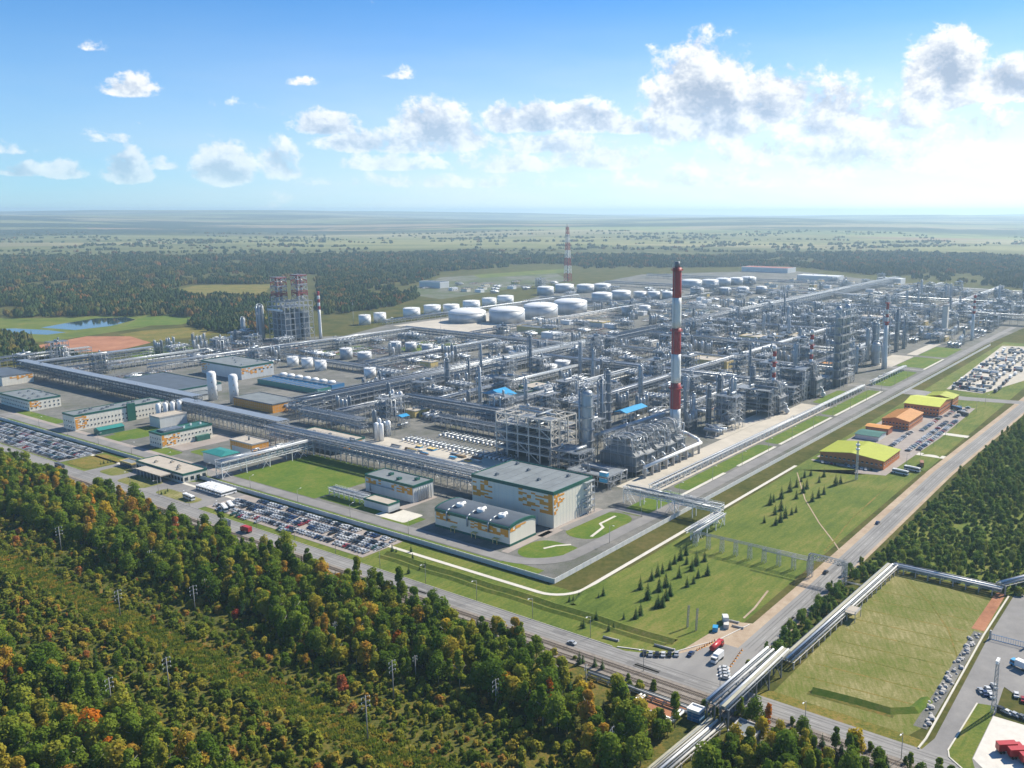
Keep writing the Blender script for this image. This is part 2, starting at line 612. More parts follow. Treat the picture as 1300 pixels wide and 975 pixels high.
def water_mat():
    m = bpy.data.materials.new('pond_water')
    m.use_nodes = True
    t = NT(m.node_tree)
    b = t.n['Principled BSDF']
    b.inputs['Base Color'].default_value = (.02, .045, .06, 1)
    b.inputs['Roughness'].default_value = .06
    g = t.n.new('ShaderNodeNewGeometry')
    bn = t.n.new('ShaderNodeBump')
    bn.inputs['Strength'].default_value = .12
    bn.inputs['Distance'].default_value = .1
    t.put(bn.inputs['Height'], t.noise(g.outputs['Position'], .5, 3, .6))
    t.l.new(bn.outputs[0], b.inputs['Normal'])
    M['pond_water'] = m


water_mat()

# ------------------------------------------------------------------ terrain
random.seed(7)


def hill(x, y):
    d = hypot(x, y)
    if d < 3500:
        return 0.
    k = min(1., (d - 3500) / 12000)
    a = atan2(x, y)
    h = 55 + 45 * sin(a * 3.1 + 1.0 + d * .00011) + 32 * sin(a * 7.3 + 2.2 - d * .00021) + 16 * sin(a * 17 + d * .0005) + 22 * sin(d * .00075 + a * 2)
    return min(200., max(0., k * h * 1.25) + 60 * max(0., min(1., (d - 13000) / 12000)))


mb = MB()
NA = 180
radii = [0, 150, 400, 800, 1500, 2400, 3400, 4200, 5000, 6000, 7000, 8200, 9500, 11000, 12500, 14500, 16500, 19000, 22000, 25000]
mb.v.append((0, 0, 0))
for r in radii[1:]:
    for i in range(NA):
        t = 2 * pi * i / NA
        x, y = r * sin(t), r * cos(t)
        mb.v.append((x, y, hill(x, y)))
for i in range(NA):
    mb.face((0, 1 + (i + 1) % NA, 1 + i), 0, True)
for j in range(len(radii) - 2):
    for i in range(NA):
        k0, k1 = 1 + j * NA, 1 + (j + 1) * NA
        mb.face((k0 + i, k0 + (i + 1) % NA, k1 + (i + 1) % NA, k1 + i), 0, True)
mb.build('ground', 'countryside', kind='structure', label='open countryside of woods and fields reaching the horizon')


def sheet(name, pts, z, m, label=None, px=False):
    """flat sheet laid on the ground; corners on the plant grid, or as places of the view"""
    q = [G(*p) for p in pts] if px else [W(*p)[:2] for p in pts]
    c = (sum(p[0] for p in q) / len(q), sum(p[1] for p in q) / len(q))
    b = MB()
    b.poly([(p[0] - c[0], p[1] - c[1]) for p in q], 0)
    return b.build(name, m, loc=(c[0], c[1], z), kind='structure', label=label)


def offset(path, d):
    out = []
    n = len(path)
    for i, p in enumerate(path):
        t0 = path[max(0, i - 1)]
        t1 = path[min(n - 1, i + 1)]
        l = hypot(t1[0] - t0[0], t1[1] - t0[1]) or 1
        out.append((p[0] - (t1[1] - t0[1]) / l * d, p[1] + (t1[0] - t0[0]) / l * d))
    return out


def strip(name, path, w, z, m, label=None, h=0., kind='structure', off=0., **kw):
    """band of width w following a path on the plant grid; h > 0 makes it a low wall or kerb"""
    l, r = offset(path, off + w / 2), offset(path, off - w / 2)
    b = MB()
    n = len(path)
    o = path[0]
    L = [(p[0] - o[0], p[1] - o[1]) for p in l]
    R = [(p[0] - o[0], p[1] - o[1]) for p in r]
    for i in range(n - 1):
        b.quad((*R[i], h), (*R[i + 1], h), (*L[i + 1], h), (*L[i], h))
        if h:
            b.quad((*R[i], 0), (*R[i + 1], 0), (*R[i + 1], h), (*R[i], h))
            b.quad((*L[i + 1], 0), (*L[i], 0), (*L[i], h), (*L[i + 1], h))
    if h:
        for i, sgn in ((0, 1), (n - 1, -1)):
            p, q = (L[i], R[i]) if sgn > 0 else (R[i], L[i])
            b.quad((*p, 0), (*q, 0), (*q, h), (*p, h))
    return b.build(name, m, loc=W(*o, z), rot=ROT, kind=kind, label=label, **kw)


def arc(ca, cb, r, t0, t1, n=10):
    return [(ca + r * cos(radians(t0 + (t1 - t0) * i / n)), cb + r * sin(radians(t0 + (t1 - t0) * i / n))) for i in range(n + 1)]


def rect(a0, a1, b0, b1):
    return [(a0, b0), (a1, b0), (a1, b1), (a0, b1)]


def rrect(a0, a1, b0, b1, r):
    r = min(r, (a1 - a0) / 2 - .1, (b1 - b0) / 2 - .1)
    return arc(a1 - r, b1 - r, r, 0, 90, 6) + arc(a0 + r, b1 - r, r, 90, 180, 6) + arc(a0 + r, b0 + r, r, 180, 270, 6) + arc(a1 - r, b0 + r, r, 270, 360, 6)


# big sheets
sheet('meadow', [(-38, 640), (-2, 640), (-2, -20), (250, -20), (300, -96), (-24, -96), (-38, -80)], .05, 'grass', 'rough grass between the perimeter wall and the public roads')
sheet('verge', [(250, -18), (1000, -14), (1000, -100), (300, -98), (262, -60)], .05, 'grass')
PLANT = [(1, 1), (1, 660), (60, 830), (120, 905), (240, 850), (420, 890), (520, 800), (650, 850), (900, 850), (1300, 1010), (1850, 1130), (2260, 850), (1960, 420), (1860, 40), (1300, -14), (950, 1)]
sheet('plant_yard', PLANT, .06, 'yard_gravel', 'gravel and concrete ground of the refinery')
# lawns inside the wall
LAWNS = [rect(1.5, 6.5, 40, 616), rect(17, 84, 207, 296), rrect(18, 45, 12, 44, 10), rrect(56, 104, 17, 41, 11), rect(15.5, 30, 120, 144), rect(19, 33, 152, 205),
         rrect(106, 158, 16, 33, 4), rrect(166, 300, 17.5, 31, 4), rrect(308, 420, 17.5, 31, 4), rrect(428, 560, 17.5, 31, 4), rrect(590, 690, 17.5, 40, 4),
         rrect(720, 800, 18, 52, 4), rrect(812, 900, 18, 52, 4), rrect(30, 62, 452, 486, 3), rrect(18, 30, 455, 480, 2), rrect(17, 31, 380, 412, 4), rrect(34, 46, 355, 380, 4),
         rrect(17, 30, 560, 640, 3), rrect(250, 330, 850, 890, 4), rrect(470, 560, 590, 660, 6), rrect(400, 470, 660, 705, 6), rrect(136, 146, 205, 222, 3), rect(2, 10, 14, 40),
         rrect(470, 540, 40, 56, 4)]
for q in LAWNS:
    sheet('lawn', q, .10, 'grass_lush')
# bare or dry strips and yards
YARDS = [(rect(146, 460, 33, 62), 'yard_concrete'), (rect(106, 150, 140, 292), 'yard_concrete'), (rrect(700, 800, 53, 80, 3), 'yard_concrete'), (rrect(812, 930, 53, 66, 3), 'yard_concrete'),
         (rect(640, 1000, 640, 830), 'yard_concrete'), (rrect(24, 64, 144, 150, 2), 'paving'), (rrect(18, 34, 126, 152, 2), 'path_concrete'), (rect(46, 104, 41.5, 48), 'paving'), (rect(17, 56, 44.5, 49.5), 'paving'),
         (rect(33, 80, 386, 412), 'paving'), (rect(12, 20, 300, 640), 'paving'), (rrect(296, 420, 62.3, 78, 3), 'yard_concrete')]
for q, m in YARDS:
    sheet('yard', q, .13, m)

# ------------------------------------------------------------------ roads
ROADZ = .17
ring = [(11.5, 640), (11.5, 60)] + arc(41, 42, 29.5, 180, 250, 8) + [(56, 13.2), (84, 13)] + [(120, 11), (300, 10), (1000, 8), (1180, 6)]
strip('inner_road', ring, 8.5, ROADZ, 'asphalt_far', 'grey service road just inside the perimeter wall')
strip('service_road', [(110, 12), (110, 36), (104, 40), (62, 42)], 6, ROADZ - .012, 'asphalt_far')
strip('service_road', [(575, 10), (575, 60)], 9, ROADZ - .02, 'asphalt_far')
strip('service_road', [(705, 10), (705, 80)], 9, ROADZ - .02, 'asphalt_far')
strip('public_road', [(-41.5, 700), (-41.5, -240)], 9.5, ROADZ, 'asphalt', 'two lane asphalt road between the railway and the car parks')
strip('sand_shoulder', [(-26, -108), (60, -108.5), (300, -107.5), (700, -118), (1000, -128)], 17, ROADZ - .05, 'sand')
strip('avenue', [(-40, -109.5), (60, -110), (300, -108.5), (700, -119), (1000, -130), (1600, -150)], 10.5, ROADZ - .008, 'asphalt', 'asphalt avenue running away beside the wood on the right')
ra = random.Random(8)
for k in range(9):
    b0 = ra.uniform(-110, 240)
    o = ra.choice((-2.3, 2.3))
    strip('asphalt_patch', [(-41.5 + o, b0), (-41.5 + o, b0 - ra.uniform(5, 22))], ra.uniform(1.6, 3.6), ROADZ + .006, 'asphalt_dark')
for k in range(8):
    a0 = ra.uniform(0, 280)
    strip('asphalt_patch', [(a0, -110 + ra.choice((-2.4, 2.4))), (a0 + ra.uniform(6, 24), -110 + ra.choice((-2.4, 2.4)))], ra.uniform(1.4, 3.2), ROADZ + .006, 'asphalt_dark')
for o in (-3.1, -1.5, 1.5, 3.1):
    strip('wheel_track', [(-41.5 + o, 420), (-41.5 + o, -235)], .55, ROADZ + .009, 'asphalt_dark')
    strip('wheel_track', [(-6, -109.8 + o), (60, -110 + o), (300, -108.5 + o), (700, -119 + o)], .55, ROADZ + .009, 'asphalt_dark')
sheet('junction', [(-37, -66), (-30, -84), (-8, -97.5), (-8, -118), (-30, -119), (-37, -122)], ROADZ - .004, 'asphalt', 'wide asphalt mouth of the road junction')
sheet('lay_by', [(-30, -85), (12, -90), (16, -100), (-6, -104), (-20, -100)], ROADZ - .03, 'sand')
# paths, kerbs and road markings
strip('footpath', [(-12, 640), (-12, 0)] + arc(4, -0.5, 16, 180, 270, 8) + [(20, -16.5), (260, -17)], 2.4, .19, 'path_concrete', 'pale concrete footpath following the outside of the wall')
strip('footpath', [(33, 33), (40, 30), (46, 24)], 1.8, .19, 'path_concrete')
strip('footpath', [(62, 22), (78, 25), (82, 30), (98, 30)], 1.8, .19, 'path_concrete')
for a0, a1 in ((150, 215), (235, 300), (308, 420), (428, 560), (712, 800)):
    strip('footpath', [(a0, 17), (a1, 17)], 2.6, .19, 'path_concrete')
strip('kerb', [(-35.8, -62), (-28.5, -83), (-6, -94.5), (14, -99)], .5, .05, 'concrete_pale', h=.35)
strip('kerb', [(-36.6, 640), (-36.6, -60)], .35, .05, 'concrete', h=.3)
for i in range(44):
    b0 = 230 - i * 10
    strip('lane_mark', [(-41.5, b0), (-41.5, b0 - 4)], .16, ROADZ + .012, 'marking')
for i in range(46):
    a0 = 4 + i * 11
    bb = -109.8 + (0.0056 * (a0 - 60) if 60 < a0 < 300 else 0) - (.026 * (a0 - 300) - 1.4 if a0 >= 300 else 0)
    strip('lane_mark', [(a0, bb), (a0 + 4, bb)], .16, ROADZ + .012, 'marking')
# car parks
sheet('car_park', rect(-31, -3, 104, 250), .15, 'paving', 'paved car park in front of the wall')
sheet('car_park', rect(-34.5, -3.5, 430, 660), .15, 'asphalt_far', 'asphalt car park at the left end of the wall')
sheet('forecourt', [(-36, 250), (-3, 250), (-3, 300), (-14, 312), (-14, 352), (-6, 362), (-6, 372), (-36, 372)], .15, 'asphalt_far', 'asphalt forecourt by the gatehouse')
sheet('bus_bay', rect(-37, -3.2, 372, 392), .146, 'asphalt_far')
sheet('lawn', rrect(-35, -18, 318, 352, 5), .19, 'grass_mown')
sheet('lawn', rrect(-34, -24, 262, 305, 5), .19, 'grass_mown')
sheet('lawn', rrect(-31, -15, 362, 384, 5), .19, 'grass_mown')
sheet('lawn', rrect(-33, -5, 394, 428, 6), .19, 'grass_dry')
# right hand side
sheet('mown_field', [(-31, -131), (109, -134), (100, -183), (96, -187), (-20, -186), (-31, -182)], .09, 'grass_mown', 'mown field framed by the pipeline and the depot road')
sheet('field_edge', [(-37, -119), (-31, -131), (-31, -182), (-33, -200), (-37, -240)], .07, 'grass_dry')
sheet('depot_road', [(-37, -188), (-28, -190), (62, -189), (120, -190), (140, -193), (140, -206), (60, -204), (20, -203), (-20, -205), (-37, -212)], .16, 'asphalt_far', 'asphalt road into the depot at the right edge')
sheet('depot_yard', [(22, -203), (62, -203), (62, -300), (-36, -300), (-36, -222), (-10, -218), (12, -216)], .155, 'asphalt_far')
sheet('depot_slab', [(1261, 909.5), (1235, 963.6), (1262, 990), (1420, 1010), (1400, 945), (1300, 921)], .2, 'concrete_pale', 'pale concrete slab in the depot yard', px=True)
sheet('lawn', [(1240.6, 893.4), (1264, 897), (1258.6, 913), (1234, 963.6), (1240, 985), (1222, 977), (1205, 962), (1203.6, 953)], .19, 'grass', px=True)
strip('kerb', [(-37, -187), (-30, -187.6), (62, -187), (110, -188)], .7, .1, 'path_concrete', h=.4)
strip('kerb', [AB(1222, 977), AB(1205, 962), AB(1203.6, 953), AB(1240.6, 893.4)], .5, .12, 'path_concrete', h=.25)
sheet('rubble_strip', [(-24, -181.5), (64, -182.5), (64, -186.4), (-24, -186.4)], .14, 'yard_gravel')
sheet('red_earth', [(66, -181), (112, -182), (112, -186.4), (66, -186.4)], .14, 'red_soil')
# buildings' yard on the right of the boulevard
sheet('office_yard', [(280, -20), (530, -26), (530, -80), (400, -82), (340, -80), (272, -78), (266, -58), (276, -56)], .12, 'paving')
sheet('lawn', rrect(345, 408, -84, -97, 4), .17, 'grass')
sheet('lawn', rrect(283, 290.5, -58, -18, 3), .17, 'grass_lush')
sheet('side_road', [(560, 0), (590, 0), (580, -60), (590, -112), (574, -113), (562, -62)], .16, 'asphalt_far')
sheet('side_road', [(338, -80), (346, -80), (346, -100), (338, -100)], .162, 'path_concrete')
sheet('side_road', [(412, -80), (420, -80), (420, -100), (412, -100)], .162, 'path_concrete')
sheet('lorry_park', [(610, -34), (960, -20), (975, -60), (720, -95), (606, -70)], .15, 'yard_concrete')
# distant ground
sheet('pond_bank', [(-40, 432), (60, 434), (180, 416), (250, 398), (190, 398), (60, 404), (-40, 404)], .04, 'grass', px=True)
sheet('pond', [(52, 416), (95, 419), (140, 414), (172, 406), (160, 402.5), (120, 404.5), (85, 410)], .09, 'pond_water', 'long pond reflecting the sky beyond the plant', px=True)
sheet('pond', [(-20, 424), (15, 423), (60, 425), (84, 422), (60, 419), (20, 417), (-20, 418)], .09, 'pond_water', 'smaller pond at the left edge, nearer than the long one', px=True)
sheet('red_earth', [(40, 440), (110, 427), (165, 427), (192, 435), (150, 445), (95, 448)], .07, 'red_soil', 'bare red earth bank beyond the plant', px=True)
sheet('meadow', [(150, 425), (190, 434), (280, 424), (262, 414), (180, 420)], .06, 'grass_dry', px=True)
sheet('meadow', [(160, 414), (230, 412), (262, 402), (200, 400), (176, 404)], .06, 'grass_lush', px=True)
sheet('meadow', [(165, 452), (195, 441), (236, 436), (236, 446), (185, 458)], .08, 'grass_lush', px=True)
sheet('meadow', [(205, 372), (250, 362), (345, 361), (335, 374), (270, 379)], .06, 'grass_dry', px=True)
sheet('works_yard', [(505, 372), (560, 352), (700, 344), (724, 356), (640, 368), (560, 380)], .05, 'yard_works', px=True)
sheet('meadow', [(600, 349), (720, 341), (716, 346), (610, 353)], .07, 'grass', px=True)

# tracks worn into the meadow, and the low banks of the drainage ditches
strip('worn_track', [AB(1012, 600), AB(1022, 634), AB(1040, 664), AB(1060, 690), AB(1070, 706)], .7, .11, 'sand')
strip('worn_track', [AB(1046, 700), AB(1058, 688), AB(1080, 660), AB(1126, 618)], .9, .112, 'grass_dry')
strip('worn_track', [AB(944, 785), AB(958, 772), AB(975, 750)], 1.0, .11, 'sand')
strip('worn_track', [AB(1150, 736), AB(1180, 765), AB(1204, 800), AB(1216, 836)], .7, .13, 'grass_dry')


def berm(path, w, h, m, label=None):
    L, C, R_ = offset(path, w / 2), path, offset(path, -w / 2)
    o = path[0]
    b = MB()
    f = lambda p, z: (p[0] - o[0], p[1] - o[1], z)
    for i in range(len(path) - 1):
        b.quad(f(R_[i], 0), f(R_[i + 1], 0), f(C[i + 1], h), f(C[i], h))
        b.quad(f(C[i], h), f(C[i + 1], h), f(L[i + 1], 0), f(L[i], 0))
    b.build('ditch_bank', m, loc=W(*o, .06), rot=ROT, kind='structure', label=label)


def wavy(p, q, n=14, amp=.5):
    return [(p[0] + (q[0] - p[0]) * i / n + amp * sin(i * 1.9), p[1] + (q[1] - p[1]) * i / n) for i in range(n + 1)]


berm(wavy((-19.5, 98), (-18.5, -80)), 5, 1.3, 'grass', 'grassy bank of the drainage ditch beside the footpath')
berm(wavy((-24.5, 98), (-23.5, -78)), 4, .9, 'grass')
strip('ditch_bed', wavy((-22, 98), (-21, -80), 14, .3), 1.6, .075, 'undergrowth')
berm([AB(728, 768), AB(742, 752), AB(770, 738), AB(800, 722)], 4, .8, 'grass')
berm([(-22, -143), (-21, -150), (-20, -160), (-19.5, -172), (-14, -179), (-4, -181)], 5, 1.5, 'grass_lush', 'overgrown bank across the near end of the mown field')
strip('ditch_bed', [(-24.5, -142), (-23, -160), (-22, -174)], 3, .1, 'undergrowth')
for k in range(9):
    strip('mower_line', [(-14 + k * 12, -136), (-10 + k * 12, -180)], .8, .10, 'grass_dry')

# ================================================================== builders for the plant
OCC = []


def occ(a0, a1, b0, b1):
    OCC.append((min(a0, a1), max(a0, a1), min(b0, b1), max(b0, b1)))


def free(a0, a1, b0, b1):
    return not any(a0 < o[1] and a1 > o[0] and b0 < o[3] and b1 > o[2] for o in OCC)


def shared(name, mats, fn):
    """mesh made once by fn(MB) and shared between alike pieces"""
    if name not in SHARED:
        b = MB()
        fn(b)
        SHARED[name] = b.mesh(name, mats)
    return SHARED[name]


SHARED = {}

# ------------------------------------------------------------------ buildings


def building(name, label, a0, b0, la, lb, h, wall='panel_cream', roof='roof_grey', trim='trim_green', trim_h=1.2, win=None, group=None, plinth=None, parapet=.6, cat='building'):
    """flat-roofed block, local x runs along a, local y along b; the faces x=0 and y=0 look at the viewer"""
    t = thing(name, label, cat, a0, b0, group)
    occ(a0, a0 + la, b0, b0 + lb)
    m = MB()
    m.box(0, la, 0, lb, 0, h - .02)
    m.build('wall', wall, t)
    m = MB()
    m.box(.25, la - .25, .25, lb - .25, h - .018, h + .1)
    r = m.build('roof', roof, t)
    if trim:
        m = MB()
        e = .22
        for (x0, x1, y0, y1) in ((-e, la + e, -e, .25), (-e, la + e, lb - .25, lb + e), (-e, .25, .25, lb - .25), (la - .25, la + e, .25, lb - .25)):
            m.box(x0, x1, y0, y1, h - trim_h, h + parapet)
        m.build('roof_trim', trim, t)
    s = MB()
    q = 3.
    while q < lb - 1:
        s.box(-.03, .02, q - .05, q + .05, 0, h - trim_h)
        q += 3.
    q = 3.
    while q < la - 1:
        s.box(q - .05, q + .05, -.03, .02, 0, h - trim_h)
        q += 3.
    for z in (h * .33, h * .66):
        s.box(-.028, .02, .1, lb - .1, z - .04, z + .04)
        s.box(.1, la - .1, -.028, .02, z - .04, z + .04)
    s.build('wall_joints', 'panel_grey', t, kind='stuff')
    if plinth:
        m = MB()
        m.box(-.12, la + .12, -.12, lb + .12, 0, 1.1)
        m.build('plinth', plinth, t)
    if win:
        for (face, n, rows, z0, dz, w, hh) in win:
            L = lb if face == 'a' else la
            nm = 'window_%s_%.1f_%.1f' % (face, w, hh)
            me = shared(nm, ['glass_dark', 'white_paint'], (lambda b: (b.box(-.05, .1, -w / 2, w / 2, 0, hh), b.box(-.12, .1, -w / 2 - .12, w / 2 + .12, -.16, -.02, 1))) if face == 'a'
                        else (lambda b: (b.box(-w / 2, w / 2, -.05, .1, 0, hh), b.box(-w / 2 - .12, w / 2 + .12, -.12, .1, -.16, -.02, 1))))
            for j in range(rows):
                for i in range(n):
                    p = L * (i + .5) / n
                    put('window', me, t, (-.06, p, z0 + j * dz) if face == 'a' else (p, -.06, z0 + j * dz))
    return t, r


def roof_units(t, spots, h, m='cladding', size=(2.2, 1.6, 1.3)):
    me = shared('roof_unit_%s_%.1f' % (m, size[0]), [m, 'steel_dark'], lambda b: (b.box(-size[0] / 2, size[0] / 2, -size[1] / 2, size[1] / 2, 0, size[2]), b.lathe([(size[1] * .32, 0), (size[1] * .32, .35)], (0, 0, size[2]), 10, 1)))
    host = next((c for c in KIDS.get(t.name, ()) if c.name.split('.')[0] == 'roof'), t)
    for x, y in spots:
        put('roof_vent', me, host, (x, y, h + .1))


def orange_panels(t, face, cells, base=0., m='panel_orange'):
    """coloured facade panels, each its own piece: (along, z, width, height)"""
    for k, (p, z, w, hh) in enumerate(cells):
        me = shared('panel_%s_%s_%.1f_%.1f' % (face, m, w, hh), m, (lambda b: b.box(-.09, .04, -w / 2, w / 2, -hh / 2, hh / 2)) if face == 'a' else (lambda b: b.box(-w / 2, w / 2, -.09, .04, -hh / 2, hh / 2)))
        put('facade_panel', me, t, (base - .05, p, z) if face == 'a' else (p, base - .05, z))


def pixel_cells(rng, p0, p1, z0, z1, n, w=2.4, h=.9, dense=0):
    """scattered pixel-like panels, thicker towards p0"""
    out = []
    used = set()
    for _ in range(n * 4):
        if len(out) >= n:
            break
        f = rng.random() ** 1.8
        i = int(f * (p1 - p0) / w)
        j = int(rng.random() * (z1 - z0) / h)
        if (i, j) in used:
            continue
        used.add((i, j))
        out.append((p0 + (i + .5) * w, z0 + (j + .5) * h, w - .04, h - .04))
    return out


# ------------------------------------------------------------------ process equipment


def column(label, a, b, h, r, m='cladding', plats=4, seed=0, group=None, pipe=True, name='process_column'):
    rng = random.Random(seed)
    t = thing(name, label, 'column', a, b, group)
    occ(a - r - 2, a + r + 2, b - r - 2, b + r + 2)
    s = MB()
    prof = [(r * 1.08, 0), (r * 1.0, 3.0), (r, h * .55), (r * rng.choice((1., .82, .9)), h * .58)]
    rt = prof[-1][0]
    prof += [(rt, h - rt * .6), (rt * .8, h - rt * .18), (rt * .3, h)]
    s.lathe(prof, n=14)
    s.tube((0, 0, h), (0, 0, h + 1.5), .25, 0, 6)
    s.build('shell', m, t)
    for i in range(plats):
        z = h * (i + 1) / (plats + .4)
        rr = (r if z < h * .56 else rt) + 1.25
        me = MB()
        me.lathe([(rr, -.1), (rr, .08)], (0, 0, 0), 12, 0, False)
        pf = me.build('platform', 'steel_light', t, (0, 0, z))
        me = MB()
        for q in range(12):
            t0, t1 = 2 * pi * q / 12, 2 * pi * (q + 1) / 12
            for zz in (.6, 1.15):
                me.beam((rr * cos(t0), rr * sin(t0), zz), (rr * cos(t1), rr * sin(t1), zz), .09)
            me.beam((rr * cos(t0), rr * sin(t0), 0), (rr * cos(t0), rr * sin(t0), 1.15), .09)
        me.build('railing', 'steel_light', pf)
    s = MB()
    la = rng.random() * 6.28
    c_, s_ = cos(la), sin(la)
    for o in (-.3, .3):
        s.beam(((r + .5) * c_ - o * s_, (r + .5) * s_ + o * c_, 0), ((r + .5) * c_ - o * s_, (r + .5) * s_ + o * c_, h * .97), .1)
    s.build('ladder', 'steel_light', t)
    if pipe:
        for q in range(2):
            la += 1.7
            c_, s_ = cos(la), sin(la)
            pr = r * .16 + .12
            s = MB()
            s.path([(0, 0, h + 1.2), ((r + pr + .5) * c_ * .6, (r + pr + .5) * s_ * .6, h + 1.0), ((r + pr + .5) * c_, (r + pr + .5) * s_, h - .5), ((r + pr + .5) * c_, (r + pr + .5) * s_, 2)], pr, 0, 7)
            s.build('overhead_pipe', 'cladding', t)
    return t


def frame_into(s, la, lb, zs, na, nb, w=.38, brace=True, rail=True, rng=random):
    """columns, beams, braces and handrails of an open steel structure"""
    xs = [la * i / na for i in range(na + 1)]
    ys = [lb * i / nb for i in range(nb + 1)]
    top = zs[-1]
    for x in xs:
        for y in ys:
            s.beam((x, y, 0), (x, y, top), w)
    for z in zs:
        for y in ys:
            s.beam((0, y, z), (la, y, z), w * .85)
        for x in xs:
            s.beam((x, 0, z), (x, lb, z), w * .85)
        if rail:
            for p, q in (((0, 0), (la, 0)), ((la, 0), (la, lb)), ((la, lb), (0, lb)), ((0, lb), (0, 0))):
                s.beam((*p, z + 1.15), (*q, z + 1.15), .1)
                s.beam((*p, z + .6), (*q, z + .6), .08)
                n = int(hypot(p[0] - q[0], p[1] - q[1]) / 2)
                for i in range(n):
                    f = i / n
                    x, y = p[0] + (q[0] - p[0]) * f, p[1] + (q[1] - p[1]) * f
                    s.beam((x, y, z), (x, y, z + 1.15), .08, caps=False)
    if brace:
        z0 = 0
        for z in zs:
            for y in (0, lb):
                i = rng.randrange(na)
                s.beam((xs[i], y, z0), (xs[i + 1], y, z), w * .6)
                s.beam((xs[i + 1], y, z0), (xs[i], y, z), w * .6)
            for x in (0, la):
                i = rng.randrange(nb)
                s.beam((x, ys[i], z0), (x, ys[i + 1], z), w * .6)
            z0 = z


def drum(s, x, y, z, L, r, axis='x', m=0, n=10):
    s.lathe([(r * .35, -L / 2 - r * .35), (r * .8, -L / 2 - r * .2), (r, -L / 2), (r, L / 2), (r * .8, L / 2 + r * .2), (r * .35, L / 2 + r * .35)], (x, y, z), n, m, True, axis)


def structure(label, a, b, la, lb, zs, na=3, nb=2, seed=0, group=None, frame='steel_light', cat='steel structure', name='steel_structure', fill=1., bw=.38, cool=False, open_top=False):
    """multi-storey open steel frame carrying drums, exchangers and pipes"""
    rng = random.Random(seed)
    t = thing(name, label, cat, a, b, group)
    s = MB()
    frame_into(s, la, lb, zs, na, nb, bw, rng=rng)
    s.build('frame', frame, t, kind='stuff')
    for k, z in enumerate(zs):
        s = MB()
        x0 = rng.choice((0, 0, la / na)) if k < len(zs) - 1 else 0
        if open_top and k == len(zs) - 1:
            s.box(.1, la * .3, .1, lb * .55, z + .2, z + .32)
        else:
            s.box(x0 + .1, la - .1, .1, lb - .1, z + .2, z + .32)
        s.build('deck', 'steel' if k % 2 else 'cladding_dull', t)
        nd = int(fill * rng.choice((1, 2, 2, 3)))
        for q in range(nd):
            ax = rng.choice('xy')
            L = (la if ax == 'x' else lb) * rng.uniform(.35, .7)
            r = rng.uniform(.6, 1.35)
            s = MB()
            x, y = la * rng.uniform(.3, .7), lb * rng.uniform(.2, .8)
            drum(s, x, y, z + .5 + r, L, r, ax)
            s.box(x - .5, x + .5, y - .5, y + .5, z + .3, z + .6)
            s.build('drum', rng.choice(('cladding', 'cladding', 'pipe_white', 'cladding_dull')), t)
        if rng.random() < .7 * fill:
            s = MB()
            hh = rng.uniform(2.5, 5)
            r = rng.uniform(.6, 1.3)
            s.lathe([(r, 0), (r, hh), (r * .7, hh + .4 * r), (.1, hh + .6 * r)], (la * rng.uniform(.15, .85), lb * rng.uniform(.2, .8), z + .32), 10)
            s.build('vessel', rng.choice(('cladding', 'cladding_dull')), t)
    for q in range(int(7 * fill)):
        s = MB()
        r = rng.choice((.16, .22, .3, .42))
        x, y = rng.uniform(0, la), rng.choice((-.5, lb + .5, rng.uniform(0, lb)))
        z0, z1 = rng.uniform(0, zs[0]), rng.uniform(zs[-1] * .5, zs[-1] + 2)
        x2 = min(la, max(0, x + rng.uniform(-8, 8)))
        s.path([(x, y, z0), (x, y, z1), (x2, y, z1), (x2, y, z1 * rng.uniform(.2, .7))], r, 0, 6)
        s.build('pipe', rng.choice(('cladding', 'cladding', 'steel_light', 'pipe_white')), t)
    # stair tower up one corner
    s = MB()
    zz = 0
    k = 0
    while zz < zs[-1] - 1:
        y0, y1 = (-2.4, -.9)
        x0, x1 = (.2, 4.2) if k % 2 == 0 else (4.2, .2)
        s.beam((x0, y0 if k % 2 else y1, zz), (x1, y0 if k % 2 else y1, zz + 3), .3)
        s.box(-.8 if k % 2 else 4.0, .2 if k % 2 else 5., y0 - .3, y1 + .3, zz + 2.9, zz + 3.0)
        zz += 3
        k += 1
    for x in (-.8, 5.):
        for y in (-2.8, -.6):
            s.beam((x, y, 0), (x, y, zs[-1] + 1), .16)
    s.build('stair', frame, t, kind='stuff')
    if cool:
        aircooler_parts(t, la, lb, zs[-1] + .4)
    return t


def aircooler_parts(t, la, lb, z, n=None, m='cladding'):
    n = n or max(2, int(la / 6))
    rows = max(1, int(lb / 6.5))
    me = shared('fan_ring', ['steel_light', 'steel_dark', 'cladding'], lambda b: (b.lathe([(2.3, 0), (2.1, .3), (2.1, 1.0), (1.95, 1.0), (1.95, .3)], n=14), b.lathe([(1.9, .35), (1.9, .4)], n=12, m=1), b.lathe([(.5, .4), (.5, .8)], n=8, m=2)))
    s = MB()
    s.box(0, la, 0, lb, z, z + 1.3)
    s.build('cooler_bundle', m, t)
    for j in range(rows):
        for i in range(n):
            put('fan', me, t, (la * (i + .5) / n, lb * (j + .5) / rows, z + 1.3))


PIPE_M = ('cladding', 'cladding', 'cladding', 'steel_light', 'pipe_white', 'cladding_dull', 'cladding_dull')


